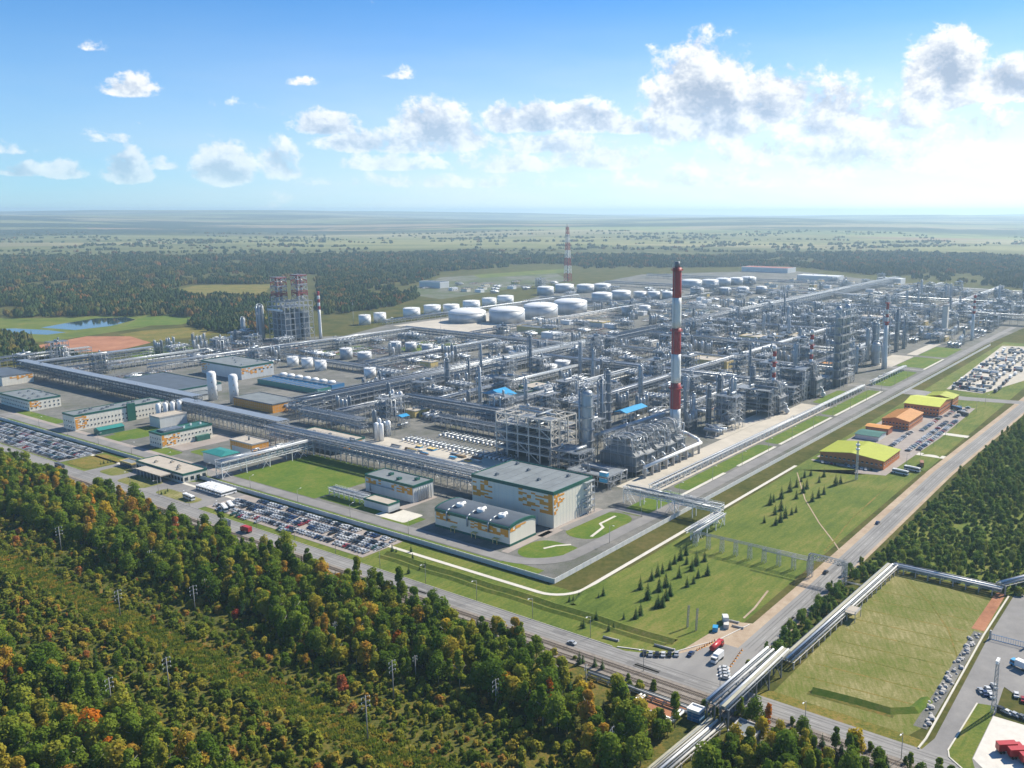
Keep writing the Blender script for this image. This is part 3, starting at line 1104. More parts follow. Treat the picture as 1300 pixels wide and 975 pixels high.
def rack(label, a0, b0, a1, b1, w=8, levels=(5, 8, 11), span=6, npipe=6, seed=0, post='steel_light', group=None, name='pipe_rack', cap=None, big=.5, girder=0, sup=1, cover=None, detail=True):
    """pipe rack from (a0,b0) to (a1,b1): portal frames, beams, and every pipe along it"""
    rng = random.Random(seed)
    L = hypot(a1 - a0, b1 - b0)
    rot = atan2(b1 - b0, a1 - a0)
    t = thing(name, label, 'pipe rack', a0, b0, group, rot)
    # footprint for the fill
    ex = w / 2 + 1
    if abs(a1 - a0) > abs(b1 - b0):
        occ(a0, a1, b0 - ex, b0 + ex)
    else:
        occ(a0 - ex, a0 + ex, b0, b1)
    n = max(1, round(L / span))
    dx = L / n
    top = levels[-1]
    s = MB()
    pw = .42
    for i in range(n + 1):
        x = i * dx
        low = 0 if i % sup == 0 else levels[0]
        for y in (-w / 2, w / 2):
            s.beam((x, y, low), (x, y, top + .2), pw)
        if w > 14 and i % sup == 0:
            s.beam((x, 0, 0), (x, 0, top + .2), pw)
        for z in levels:
            s.beam((x, -w / 2, z), (x, w / 2, z), pw * .9)
        if i % 5 == 0 and i < n:
            for y in (-w / 2, w / 2):
                zz = 0
                for z in levels:
                    s.beam((x, y, zz), (x + dx, y, z), .2, caps=False)
                    s.beam((x + dx, y, zz), (x, y, z), .2, caps=False)
                    zz = z
    for z in levels:
        for y in (-w / 2, w / 2):
            s.beam((0, y, z), (L, y, z), pw * .9)
    if girder:
        for y in (-w / 2, w / 2):
            s.beam((0, y, levels[0] - girder), (L, y, levels[0] - girder), pw)
            for i in range(n):
                s.beam((i * dx, y, levels[0]), ((i + .5) * dx, y, levels[0] - girder), .2, caps=False)
                s.beam(((i + .5) * dx, y, levels[0] - girder), ((i + 1) * dx, y, levels[0]), .2, caps=False)
    if detail:
        for y in (-w / 2 - .9, w / 2 + .9):
            for zz in (.6, 1.1):
                s.beam((0, y, top + zz), (L, y, top + zz), .09)
            for i in range(int(L / 3)):
                s.beam((i * 3., y, top), (i * 3., y, top + 1.1), .08, caps=False)
    s.build('frame', post, t, kind='stuff')
    for k, z in enumerate(levels):
        y = -w / 2 + .6
        cnt = 0
        while y < w / 2 - .4 and cnt < npipe:
            r = rng.choice((.14, .18, .22, .3, .4, big)) * rng.uniform(.8, 1.15)
            gap = (w - 1) / npipe
            x0 = 0 if rng.random() < .75 else L * rng.uniform(0, .3)
            x1 = L if rng.random() < .75 else L * rng.uniform(.65, 1)
            p = MB()
            if L > 60 and rng.random() < .35:
                # expansion loop lifted out of the plane
                xm = rng.uniform(x0 + 15, x1 - 15)
                p.path([(x0, y, z + r + .25), (xm, y, z + r + .25), (xm, y, z + r + 2.2), (xm + 5, y, z + r + 2.2), (xm + 5, y, z + r + .25), (x1, y, z + r + .25)], r, 0, 7)
            else:
                p.tube((x0, y, z + r + .25), (x1, y, z + r + .25), r, 0, 8)
            p.build('pipe', rng.choice(PIPE_M), t)
            y += max(gap, 2 * r + .15) * rng.uniform(.85, 1.15)
            cnt += 1
    s = MB()
    s.box(0, L, w / 2 + .3, w / 2 + 1.2, top - .05, top + .05)
    s.box(0, L, -w / 2 - 1.2, -w / 2 - .3, top - .05, top + .05)
    s.build('walkway', 'steel', t)
    if cover:
        s = MB()
        s.box(0, L, -w / 2 + .1, w / 2 - .1, top + 1.0, top + 1.25)
        s.build('cable_tray', cover, t)
    return t


def tank(label, a, b, d, h, dome=.07, shell='tank_white', roof='tank_roof', group=None, name='storage_tank', stair=True, n=32):
    t = thing(name, label, 'tank', a, b, group)
    r = d / 2
    occ(a - r, a + r, b - r, b + r)
    s = MB()
    s.lathe([(r, 0), (r, h)], n=n)
    s.build('shell', shell, t)
    s = MB()
    prof = [(r * 1.008, h - .25), (r * 1.008, h + .15)]
    if dome > 0:
        prof += [(r * cos(q * pi / 12), h + .15 + d * dome * sin(q * pi / 12)) for q in (1, 2, 3, 4, 5)] + [(r * .05, h + .15 + d * dome)]
    s.lathe(prof, n=n)
    rf_ = s.build('roof', roof, t)
    s = MB()
    s.lathe([(.6, 0), (.6, 1.1), (.9, 1.15), (.5, 1.6)], (0, 0, h + .1 + max(0, d * dome)), 8)
    s.build('roof_hatch', 'steel', rf_)
    if stair:
        s = MB()
        m_ = 14
        for i in range(m_):
            t0, t1 = pi + 1.1 * i / m_ * 2, pi + 1.1 * (i + 1) / m_ * 2
            rr = r + .6
            for o in (0, 1.1):
                s.beam((rr * cos(t0), rr * sin(t0), h * i / m_ + o), (rr * cos(t1), rr * sin(t1), h * (i + 1) / m_ + o), .28 if o == 0 else .12)
        s.build('spiral_stair', 'steel', t)
        s = MB()
        for i in range(n):
            t0, t1 = 2 * pi * i / n, 2 * pi * (i + 1) / n
            s.beam((r * cos(t0), r * sin(t0), h + 1.2), (r * cos(t1), r * sin(t1), h + 1.2), .12, caps=False)
            s.beam((r * cos(t0), r * sin(t0), h), (r * cos(t0), r * sin(t0), h + 1.2), .1, caps=False)
        s.build('railing', 'steel_light', t, kind='stuff')
    return t


def banded_chimney(name, label, a, b, r0, r1, bands, tip=None, n=24, rings=(), z0=0.):
    """bands: list of (height of top, material)"""
    t = thing(name, label, 'chimney', a, b, z=z0)
    occ(a - r0 - 1, a + r0 + 1, b - r0 - 1, b + r0 + 1)
    H = bands[-1][0]
    z = 0
    rad = lambda q: r0 + (r1 - r0) * (q / H) ** .8
    for (zt, m) in bands:
        s = MB()
        k = 4
        s.lathe([(rad(z + (zt - z) * i / k), z + (zt - z) * i / k) for i in range(k + 1)], n=n)
        s.build('band', m, t)
        z = zt
    if tip:
        s = MB()
        s.lathe([(r1 * tip[1], 0), (r1 * tip[1], tip[0]), (r1 * tip[1] * .85, tip[0])], (0, 0, H), n)
        s.build('tip', 'steel_dark', t)
    for z in rings:
        rr = rad(z) + 1.1
        s = MB()
        s.lathe([(rr, 0), (rr, .18)], (0, 0, z), n, 0, False)
        for i in range(n):
            t0, t1 = 2 * pi * i / n, 2 * pi * (i + 1) / n
            for zz in (.65, 1.2):
                s.beam((rr * cos(t0), rr * sin(t0), z + zz), (rr * cos(t1), rr * sin(t1), z + zz), .1, caps=False)
            s.beam((rr * cos(t0), rr * sin(t0), z), (rr * cos(t0), rr * sin(t0), z + 1.2), .1, caps=False)
        s.build('platform', [m for zt, m in bands if zt > z][0] if z < H else 'steel', t)
    s = MB()
    for o in (-.3, .3):
        s.beam((-(r0 + .35), o, 0), (-(r1 + .35), o, H), .12)
    s.build('ladder', 'steel', t)
    return t


def lattice(s, h, w0, w1, n, m=0, bw=.25, z0=0., mats=None, x=0., y=0.):
    """square lattice tower"""
    for i in range(n):
        za, zb = z0 + h * i / n, z0 + h * (i + 1) / n
        wa, wb = w0 + (w1 - w0) * i / n, w0 + (w1 - w0) * (i + 1) / n
        mm = m if mats is None else mats[i % len(mats)]
        A = [(x - wa / 2, y - wa / 2, za), (x + wa / 2, y - wa / 2, za), (x + wa / 2, y + wa / 2, za), (x - wa / 2, y + wa / 2, za)]
        Bq = [(x - wb / 2, y - wb / 2, zb), (x + wb / 2, y - wb / 2, zb), (x + wb / 2, y + wb / 2, zb), (x - wb / 2, y + wb / 2, zb)]
        for k in range(4):
            j = (k + 1) % 4
            s.beam(A[k], Bq[k], bw, mm, caps=False)
            s.beam(A[k], Bq[j], bw * .6, mm, caps=False)
            s.beam(A[j], Bq[k], bw * .6, mm, caps=False)
            s.beam(Bq[k], Bq[j], bw * .7, mm, caps=False)


def exchanger_proto(L=9., r=.75):
    t = put('heat_exchanger', None)
    s = MB()
    s.tube((0, 0, 1.6), (L, 0, 1.6), r, 0, 10)
    s.build('shell', 'cladding', t)
    s = MB()
    s.lathe([(r * 1.3, -.2), (r * 1.3, .2), (r * 1.05, .25), (r * 1.05, 1.6), (r * .8, 1.9), (r * .3, 2.05)], (-1.9, 0, 1.6), 12, 0, True, 'x')
    s.build('channel_head', 'white_paint', t)
    s = MB()
    for x in (L * .25, L * .75):
        s.box(x - .25, x + .25, -r, r, 0, 1.6 - r * .6)
    s.build('saddle', 'concrete', t, kind='stuff')
    s = MB()
    s.path([(L * .8, 0, 1.6 + r), (L * .8, 0, 3.6), (L * .8, 1.6, 3.6)], .22, 0, 6)
    s.path([(.6, 0, 1.6 + r), (.6, 0, 3.2), (3, 0, 3.2)], .22, 0, 6)
    s.build('nozzle_pipe', 'steel_light', t)
    return t


def mast(label, a, b, h, group=None, name='light_mast', lamps=True):
    t = thing(name, label, 'mast', a, b, group)
    me = shared('mast_%d' % h, 'steel_light', lambda s: (s.tube((0, 0, 0), (0, 0, h * .55), .28, 0, 6, .2), s.tube((0, 0, h * .55), (0, 0, h), .18, 0, 6, .06)))
    put('pole', me, t)
    if lamps:
        me = shared('mast_head', ['steel', 'white_paint'], lambda s: (s.lathe([(.9, 0), (.9, .25)], n=8), [s.box(x - .25, x + .25, y - .25, y + .25, .25, .6, 1) for x, y in ((.7, 0), (-.7, 0), (0, .7), (0, -.7))]))
        put('lamp_head', me, t, (0, 0, h * .82))
    return t

# ================================================================== landmark buildings near the wall
R4 = random.Random(11)
# perimeter wall: concrete panels between posts
def perimeter(label, pts, n_part):
    (a0, b0), (a1, b1) = pts
    L = hypot(a1 - a0, b1 - b0)
    t = thing('perimeter_wall', label, 'wall', a0, b0, 'perimeter walls', atan2(b1 - b0, a1 - a0))
    n = int(L / 6)
    me = shared('wall_panel', 'wall_white', lambda s: (s.box(.16, 5.84, -.09, .09, 0, 2.5), s.box(.16, 5.84, -.13, .13, 2.5, 2.62)))
    po = shared('wall_post', 'wall_white', lambda s: s.box(-.16, .16, -.17, .17, 0, 2.75))
    s = MB()
    for i in range(n):
        if i < n_part:
            put('panel', me, t, (i * 6, 0, 0))
            put('post', po, t, (i * 6, 0, 0))
        else:
            s.box(i * 6 + .16, i * 6 + 5.84, -.09, .09, 0, 2.5)
            s.box(i * 6 - .16, i * 6 + .16, -.17, .17, 0, 2.75)
    if s.v:
        s.build('far_panels', 'wall_white', t, kind='stuff')


perimeter('white concrete panel wall along the front of the car parks', ((0, 0), (0, 648)), 90)
perimeter('white concrete panel wall running beside the boulevard', ((0.3, -0.3), (960, -6)), 60)

# 1 the big cream hall
t, r = building('process_hall', 'largest cream hall with green roof edge and flat grey roof by the boulevard', 60.5, 47.5, 38, 63.5, 21.5, 'panel_cream', 'roof_grey', 'trim_green', 1.5)
orange_panels(t, 'a', [(q[0], q[1], q[2], q[3]) for q in pixel_cells(R4, .6, 26, 8, 19.5, 46, 3.2, 1.0)])
orange_panels(t, 'b', [(q[0], q[1], q[2], q[3]) for q in pixel_cells(R4, .6, 9, 8, 19.5, 26, 1.6, 1.0)])
orange_panels(t, 'a', [(63.5 - q[0], q[1], q[2], q[3]) for q in pixel_cells(R4, .6, 16, 9, 19.5, 26, 3.2, 1.0)])
roof_units(t, [(8, 50), (14, 22), (26, 40), (30, 12), (33, 55)], 21.5, 'cladding_dull')
s = MB()
for x in (30, 33.5, 37):
    s.beam((x, -2.2, 0), (x, -2.2, 20), .3)
for z in (4, 8, 12, 16, 20):
    s.box(29, 38, -2.4, -.05, z, z + .15)
    s.beam((29, -2.4, z + 1.1), (38, -2.4, z + 1.1), .1)
for k in range(5):
    s.beam((30 + (k % 2) * 7, -1.5, 4 * k), (37 - (k % 2) * 7, -1.5, 4 * k + 4), .35)
s.build('outside_stair', 'steel_light', t, kind='stuff')
for k in range(3):
    s = MB()
    s.path([(22 + k * 2.2, -.5, 1), (22 + k * 2.2, -.5, 6 + k * 2), (36, -.5, 6 + k * 2)], .2, 0, 6)
    s.build('wall_pipe', 'cladding', t)
for (y, w) in ((14, 4.5), (34, 4.5), (54, 4.5)):
    s = MB()
    s.box(-.08, .05, y - w / 2, y + w / 2, 0, 4.8)
    s.build('gate_door', 'panel_grey', t)
# seams of the roofing felt
for k in range(7):
    s = MB()
    s.box(.4, 37.6, 8 + k * 8, 8.12 + k * 8, 21.6, 21.66)
    s.build('roof_seam', 'roof_dark', t)

# 2 the barrel-roofed hall in front of it
t = thing('barrel_roof_hall', 'lower cream hall with curved dark roof, green edges and three round roof fans', 'building', 25, 50)
occ(25, 48, 50, 107)
LA, LB, HH = 22, 57, 10.5
arcp = [(LA / 2 - (LA / 2) * cos(pi * i / 24), HH + 2.2 * sin(pi * i / 24)) for i in range(25)]
s = MB()
s.box(0, LA, 0, LB, 0, HH)
for y in (0.0, LB):
    k = len(s.v)
    s.v += [(x, y, z) for x, z in arcp]
    s.face(tuple(range(k, k + 25)) if y > 1 else tuple(range(k + 24, k - 1, -1)))
s.build('wall', 'panel_cream', t)
s = MB()
for (x0, z0), (x1, z1) in zip(arcp, arcp[1:]):
    s.quad((x0, .6, z0 + .12), (x1, .6, z1 + .12), (x1, LB - .6, z1 + .12), (x0, LB - .6, z0 + .12))
s.build('roof', 'roof_dark', t)
for y in (-.3, LB - .6):
    s = MB()
    for (x0, z0), (x1, z1) in zip(arcp, arcp[1:]):
        k = len(s.v)
        s.v += [(x0, y, z0 - 1.3), (x1, y, z1 - 1.3), (x1, y, z1 + .3), (x0, y, z0 + .3), (x0, y + .9, z0 - 1.3), (x1, y + .9, z1 - 1.3), (x1, y + .9, z1 + .3), (x0, y + .9, z0 + .3)]
        for f in ((0, 1, 2, 3), (5, 4, 7, 6), (3, 2, 6, 7), (1, 0, 4, 5)):
            s.face(tuple(k + i for i in f))
    s.build('gable_trim', 'trim_green', t)
s = MB()
s.box(-.35, .3, .6, LB - .6, HH - 1.2, HH + .5)
s.build('eaves_trim', 'trim_green', t)
s = MB()
s.box(-.15, LA + .15, -.15, LB + .15, 0, 1.3)
s.build('plinth', 'trim_green', t)
for y in (12, 28, 44):
    s = MB()
    s.lathe([(2.0, 0), (2.2, .3), (2.2, 2.2), (1.7, 2.6), (1.5, 2.3)], (7.5, y, HH + 1.5), 16)
    s.tube((7.5, y, HH + 3.1), (11.5, y, HH + 3.1), 1.0, 0, 10)
    s.build('roof_fan', 'tank_white', t)
    s = MB()
    s.path([(6, y + 3, HH + 2.5), (2, y + 3, HH + 1.6), (-.8, y + 3, HH + .6), (-.8, y + 3, HH - 5)], .45, 0, 8)
    s.build('duct', 'cladding', t)
    s = MB()
    s.box(-2.2, -.05, y - 4.5, y - 1, 3.0, 3.3)
    s.box(-2.1, -1.8, y - 4.4, y - 4.1, 0, 3.0)
    s.box(-2.1, -1.8, y - 1.4, y - 1.1, 0, 3.0)
    s.build('porch', 'panel_yellow', t)
orange_panels(t, 'a', [(q[0], q[1], q[2], q[3]) for q in pixel_cells(R4, 1, 30, 5, 9.0, 34, 2.8, .9)])
orange_panels(t, 'a', [(57 - q[0], q[1], q[2], q[3]) for q in pixel_cells(R4, 1, 16, 5, 9.0, 16, 2.8, .9)])
orange_panels(t, 'b', [(q[0], q[1], q[2], q[3]) for q in pixel_cells(R4, .4, 12, 8, 10.4, 10, 2.2, .8)])

# 3 the pump hall left of it
t, r = building('pump_hall', 'cream hall with orange panels standing between lawn and rack, left of the big hall', 46.5, 148, 17, 45, 11, 'panel_grey', 'roof_grey', 'trim_green', 1.1)
orange_panels(t, 'a', [(q[0], q[1], q[2], q[3]) for q in pixel_cells(R4, .8, 20, 5, 9.8, 26, 2.4, .9)])
orange_panels(t, 'a', [(45 - q[0], q[1], q[2], q[3]) for q in pixel_cells(R4, .8, 14, 6, 9.8, 14, 2.4, .9)])
roof_units(t, [(5, 18), (9, 30), (11, 8)], 11, 'roof_green_dark', (3, 2.2, 1.6))
s = MB()
s.path([(-.6, 40, 1), (-.6, 40, 6), (-.6, 18, 6)], .35, 0, 8)
s.build('wall_pipe', 'cladding', t)
for k in range(6):
    s = MB()
    s.tube((4 + k * 2, -.9, 0), (4 + k * 2, -.9, 9.5), .3, 0, 8)
    s.build('downpipe', 'cladding', t)
t, r = building('switch_house', 'small white annex with green roof edge beside the road, before the pump hall', 25, 147, 9, 22, 5, 'panel_grey', 'roof_tan', 'trim_green', .6)
t = rack('low white pipe trestle leading to the small annex from the left', 29, 171, 29, 205, 4, (3, 5), 5, 4, 31, 'white_paint')

# 4 gatehouse
t, r = building('gatehouse', 'wide flat gatehouse with tan roof at the main entrance', -12, 307, 17, 60, 6, 'panel_cream', 'roof_tan', 'trim_green', .8, win=[('a', 16, 1, 1.2, 3, 2.4, 2.4), ('b', 4, 1, 1.2, 3, 2.4, 2.4)])
roof_units(t, [(5, 14), (9, 20), (12, 34), (6, 44)], 6, 'roof_tan')
s = MB()
s.box(-9, -.3, 12, 44, 4.6, 5.4)
s.build('canopy', 'roof_tan', t)
for k in range(8):
    s = MB()
    s.tube((-8.4, 13 + k * 4.3, 0), (-8.4, 13 + k * 4.3, 4.6), .3, 0, 8)
    s.build('canopy_post', 'concrete_pale', t)
t, r = building('bus_shelter', 'low shelter with yellow posts just left of the gatehouse', -14, 370, 7, 16, 3.4, 'glass_dark', 'roof_grey', 'panel_yellow', .5)
# 5 pavilion with teal roof
t = thing('teal_roof_pavilion', 'open pavilion with flat teal roof next to the raised pipe bridge', 'building', 25, 321)
occ(25, 39, 321, 345)
s = MB()
s.box(0, 13.5, 0, 23.5, 0, 7.6)
s.build('wall', 'panel_grey', t)
s = MB()
k = 0
s.v += [(-.8, -.8, 7.6), (14.3, -.8, 7.6), (14.3, 24.3, 7.6), (-.8, 24.3, 7.6), (-.8, -.8, 8.0), (14.3, -.8, 8.0), (14.3, 24.3, 8.0), (-.8, 24.3, 8.0), (6.75, 5, 9.4), (6.75, 18, 9.4)]
for f in ((0, 1, 5, 4), (1, 2, 6, 5), (2, 3, 7, 6), (3, 0, 4, 7), (4, 5, 8), (5, 6, 9, 8), (6, 7, 9), (7, 4, 8, 9), (3, 2, 1, 0)):
    s.face(f)
s.build('roof', 'roof_teal', t)
# 6 admin block with orange corner
t, r = building('office_block', 'cream two storey block with orange corner and green roof edge behind the round lawn', 28, 406, 42, 17, 11, 'panel_cream', 'roof_green_dark', 'trim_green', .9, win=[('b', 14, 2, 2.6, 3.6, 1.1, 1.2), ('a', 5, 2, 2.6, 3.6, 1.1, 1.2)])
orange_panels(t, 'b', [(q[0], q[1], q[2], q[3]) for q in pixel_cells(R4, .6, 16, 1.4, 9.8, 34, 1.8, .9)])
s = MB()
s.box(27, 38, -3.2, -.1, 0, 4.2)
s.build('loading_bay', 'roof_green_dark', t)
roof_units(t, [(6, 5), (14, 11), (22, 6), (30, 10), (37, 8)], 11, 'white_paint', (1.4, 1.4, 1.6))
s = MB()
s.box(4, 20, 3, 13, 11.1, 12.6)
s.build('rooflight', 'cladding_dull', t)
# 7 long cream block with green stair tower
t, r = building('laboratory_block', 'long cream block with green stair tower and rows of small windows', 17, 519, 76, 20, 13, 'panel_cream', 'roof_grey', 'trim_green', .9, win=[('b', 26, 2, 2.4, 4.2, 1.1, 1.2), ('a', 5, 2, 2.4, 4.2, 1.1, 1.2)])
orange_panels(t, 'b', [(q[0], q[1], q[2], q[3]) for q in pixel_cells(R4, .6, 11, 1.4, 11.6, 30, 1.8, .9)])
s = MB()
s.box(43, 50, -1.2, -.05, 0, 15.5)
s.build('stair_tower', 'trim_green', t)
roof_units(t, [(8 + 6 * k, 6 + (k % 3) * 4) for k in range(11)], 13, 'cladding_dull')
t = thing('green_shed', 'small shed with green gabled roof before the long cream block', 'shed', 21, 487)
occ(21, 41, 487, 497)
s = MB()
s.box(0, 20, 0, 9.5, 0, 4.2)
s.build('wall', 'roof_green_dark', t)
s = MB()
s.v += [(-.4, -.4, 4.2), (20.4, -.4, 4.2), (20.4, 9.9, 4.2), (-.4, 9.9, 4.2), (-.4, 4.75, 6), (20.4, 4.75, 6)]
for f in ((0, 1, 5, 4), (2, 3, 4, 5), (0, 4, 3), (1, 2, 5), (3, 2, 1, 0)):
    s.face(f)
s.build('roof', 'roof_teal', t)
t, r = building('flat_annex', 'tan roofed annex on stilts beside the four white silos', 62, 470, 24, 16, 9, 'panel_grey', 'roof_tan', 'concrete', .6)
# 9, 10 blocks at the left edge
t, r = building('canteen_block', 'wide low block with grey roof and white windows at the left edge', 29.5, 632, 27, 60, 10, 'panel_cream', 'roof_grey', 'trim_green', .9, win=[('a', 18, 2, 2, 3.6, 1.3, 1.3), ('b', 7, 2, 2, 3.6, 1.3, 1.3)])
orange_panels(t, 'b', [(q[0], q[1], q[2], q[3]) for q in pixel_cells(R4, .6, 10, 3, 9, 18, 1.8, .9)])
roof_units(t, [(4 + 3 * k, 8 + (k * 17) % 48) for k in range(8)], 10, 'steel')
t, r = building('workshop', 'cream workshop with orange upper corner, second block at the left edge', 68, 786, 30, 60, 10, 'panel_cream', 'roof_dark', 'steel_dark', .6)
orange_panels(t, 'b', [(30 - q[0], q[1], q[2], q[3]) for q in pixel_cells(R4, .6, 22, 5, 9.4, 24, 2.2, .9)])
s = MB()
s.box(-.1, .05, 20, 30, 0, 6)
s.build('gate_door', 'panel_grey', t)
# 11 dark flat roof
t, r = building('filter_hall', 'broad low hall with dark blue grey roof behind the long cream block', 126, 575, 58, 108, 8, 'panel_grey', 'roof_dark', 'trim_green', .7)
t, r = building('filter_annex', 'low annex with grey roof on the right of the broad dark roofed hall', 128, 548, 34, 20, 5, 'panel_grey', 'roof_grey', 'steel_dark', .5)
# 12 tall building with orange and green
t, r = building('compressor_house', 'tall grey hall with orange patches and dark green roof edge behind the striped towers', 230, 611, 40, 76, 14, 'panel_grey', 'roof_grey', 'trim_green', 1.2, win=[('b', 8, 1, 8, 3, 2.2, 1.4)])
orange_panels(t, 'b', [(q[0], q[1], q[2], q[3]) for q in pixel_cells(R4, .6, 36, 5, 12, 30, 2.6, 1.)])
orange_panels(t, 'a', [(76 - q[0], q[1], q[2], q[3]) for q in pixel_cells(R4, .6, 16, 4, 12, 16, 2.6, 1.)])
roof_units(t, [(8, 10), (14, 30), (22, 44), (30, 60), (33, 18)], 14)
t, r = building('pump_house', 'low hall with pale roof and orange end wall before the blue basins', 150, 441, 28, 60, 8, 'panel_orange', 'roof_grey', 'steel_dark', .5)
t, r = building('valve_house', 'tan roofed building with orange band behind the raised pipe bridge', 54, 328, 14, 28, 9, 'panel_orange', 'roof_tan', 'concrete', .5)
s = MB()
s.box(-.06, .05, 2, 26, 0, 5)
s.build('wall_cladding', 'panel_grey', t)
roof_units(t, [(7, 14)], 9, 'steel_dark', (1, 1, 2.2))
t, r = building('transformer_house', 'pale flat roof building with orange corner in the yard behind the front rack', 97, 278, 21, 60, 8, 'panel_grey', 'roof_tan', 'trim_green', .6)
orange_panels(t, 'b', [(q[0], q[1], q[2], q[3]) for q in pixel_cells(R4, .4, 18, 2, 7.2, 30, 2.2, .9)])
roof_units(t, [(8, 12), (12, 30), (10, 47)], 8, 'steel')
# yellow and cream process buildings further back
for (nm, lab, a, b, la, lb, h, wl, rf, tr) in (
        ('control_house', 'yellow walled control building behind the chimney, left of the paired one', 570, 198, 26, 48, 11, 'panel_yellow', 'roof_tan', 'panel_yellow'),
        ('control_house', 'white columned house with yellow top band behind the banded stacks', 800, 190, 22, 34, 13, 'panel_cream', 'roof_tan', 'panel_yellow'),
        ('control_house', 'cream house with yellow edge left of the columned one', 770, 236, 26, 46, 12, 'panel_cream', 'roof_tan', 'panel_yellow'),
        ('long_orange_house', 'long orange brick building behind the twin towers', 1088, 176, 26, 70, 12, 'panel_orange', 'roof_tan', 'concrete_pale'),
        ('small_cream_house', 'small cream house between the tall twin towers and the white chimney', 640, 100, 14, 20, 8, 'panel_cream', 'roof_orange', 'concrete_pale'),
        ('green_roof_house', 'cream house with green roof edge and roof box behind the grey steel structure', 342, 282, 28, 31, 8, 'panel_yellow', 'roof_tan', 'trim_green'),
        ('substation', 'yellow banded substation with dark roof before the four great tanks', 700, 560, 22, 62, 8, 'panel_yellow', 'roof_dark', 'panel_yellow'),
        ('substation', 'grey substation with yellow roof stripe right of the four great tanks', 810, 540, 22, 40, 8, 'panel_grey', 'roof_tan', 'panel_yellow'),
        ('white_shed', 'white windowless shed in front of the small paired tanks', 660, 520, 20, 22, 9, 'tank_white', 'tank_roof', 'white_paint'),
        ('loading_hall', 'far long hall with pale roof behind the plant at the wood edge', 1890, 560, 50, 110, 14, 'panel_grey', 'tank_roof', 'white_paint'),
        ('loading_hall', 'far long hall with red roof under the wood edge', 2130, 800, 60, 150, 14, 'panel_grey', 'wall_brick', 'white_paint'),
        ('loading_hall', 'far white hall right of the longest pipe rack', 1900, 400, 40, 60, 14, 'panel_grey', 'tank_roof', 'white_paint'),
        ('loading_hall', 'far white hall among trees beyond the tanks on the left', 1180, 1270, 30, 70, 14, 'panel_grey', 'roof_dark', 'white_paint')):
    t, r = building(nm, lab, a, b, la, lb, h, wl, rf, tr, 1.4, win=[('b', 5, 1, h * .45, 3, la / 9, h * .2), ('a', 6, 1, h * .45, 3, lb / 12, h * .2)] if 'cream' in wl or 'orange' in wl else None)
    roof_units(t, [(la * .3, lb * .3), (la * .6, lb * .7)], h)
# concrete slab tower
t = thing('concrete_tower', 'slim tall concrete slab tower near the far white chimney', 'tower', 1006, 66)
occ(1000, 1022, 60, 84)
s = MB()
s.box(0, 9, 0, 7, 0, 45)
s.build('shaft', 'concrete_pale', t)
s = MB()
s.box(-.4, 9.4, -.4, 7.4, 45, 46.2)
s.build('crown', 'steel_dark', t)
s = MB()
frame_into(s, 8, 7, [6, 12, 18, 24, 30, 36, 42], 2, 1, rail=False)
s.build('stair_frame', 'steel', t, (1, 7.5, 0), kind='stuff')

# silos and striped tanks on the left
for k in range(4):
    t = thing('white_silo', ORD[k].capitalize().lower() + ' from the left of the four white silos', 'silo', 74 + k * 5.6, 493 - k * 1.2, 'four white silos')
    s = MB()
    s.lathe([(2.1, 0), (2.1, 15), (1.7, 16), (.9, 16.7)], n=14)
    s.build('shell', 'tank_white', t)
    s = MB()
    s.path([(0, 0, 16.6), (0, 0, 17.6), (2.6, 0, 17.4), (2.6, 0, 1)], .3, 0, 7)
    s.build('pipe', 'cladding', t)
occ(70, 96, 486, 496)
for k, (a, b) in enumerate(((153, 540), (156, 509))):
    t = thing('striped_tower', ('left' if k == 0 else 'right') + ' one of two pale towers wound with zigzag stairs', 'tower', a, b, 'zigzag stair towers')
    occ(a - 6, a + 6, b - 6, b + 6)
    s = MB()
    s.lathe([(4.2, 0), (4.2, 26.5), (3.0, 28), (1, 28.6)], n=16)
    s.build('shell', 'tank_white', t)
    s = MB()
    for i in range(9):
        t0 = -2.2 + (i % 2) * 1.5
        t1 = -2.2 + ((i + 1) % 2) * 1.5
        s.beam((4.7 * cos(t0), 4.7 * sin(t0), i * 3), (4.7 * cos(t1), 4.7 * sin(t1), i * 3 + 3), .5)
        s.beam((4.9 * cos(t0), 4.9 * sin(t0), i * 3 + 1), (4.9 * cos(t1), 4.9 * sin(t1), i * 3 + 4), .18)
    s.build('zigzag_stair', 'steel', t)
# blue basins
for k in range(2):
    t = thing('cooling_basin', ('nearer' if k == 0 else 'farther') + ' of two long blue grey basins with white domed hoods', 'basin', 227 + k * 22, 478 + k * 6, 'cooling basins')
    occ(225 + k * 22, 245 + k * 22, 478, 590)
    s = MB()
    s.box(0, 16, 0, 100, 0, 5)
    s.build('wall', 'roof_teal' if k == 0 else 'blue_paint', t)
    s = MB()
    s.box(.5, 15.5, .5, 99.5, 5, 5.3)
    s.build('cover', 'cladding_dull', t)
    if k == 1:
        for i in range(7):
            s = MB()
            s.lathe([(4.2, 0), (4., 1.2), (2.8, 2.3), (.6, 2.8)], (8, 10 + i * 13.5, 5.3), 14)
            s.build('hood', 'tank_white', t)
    else:
        for i in range(12):
            s = MB()
            s.box(.3, 15.7, 4 + i * 8, 4.6 + i * 8, 5.3, 6.0)
            s.build('rib', 'blue_paint', t)

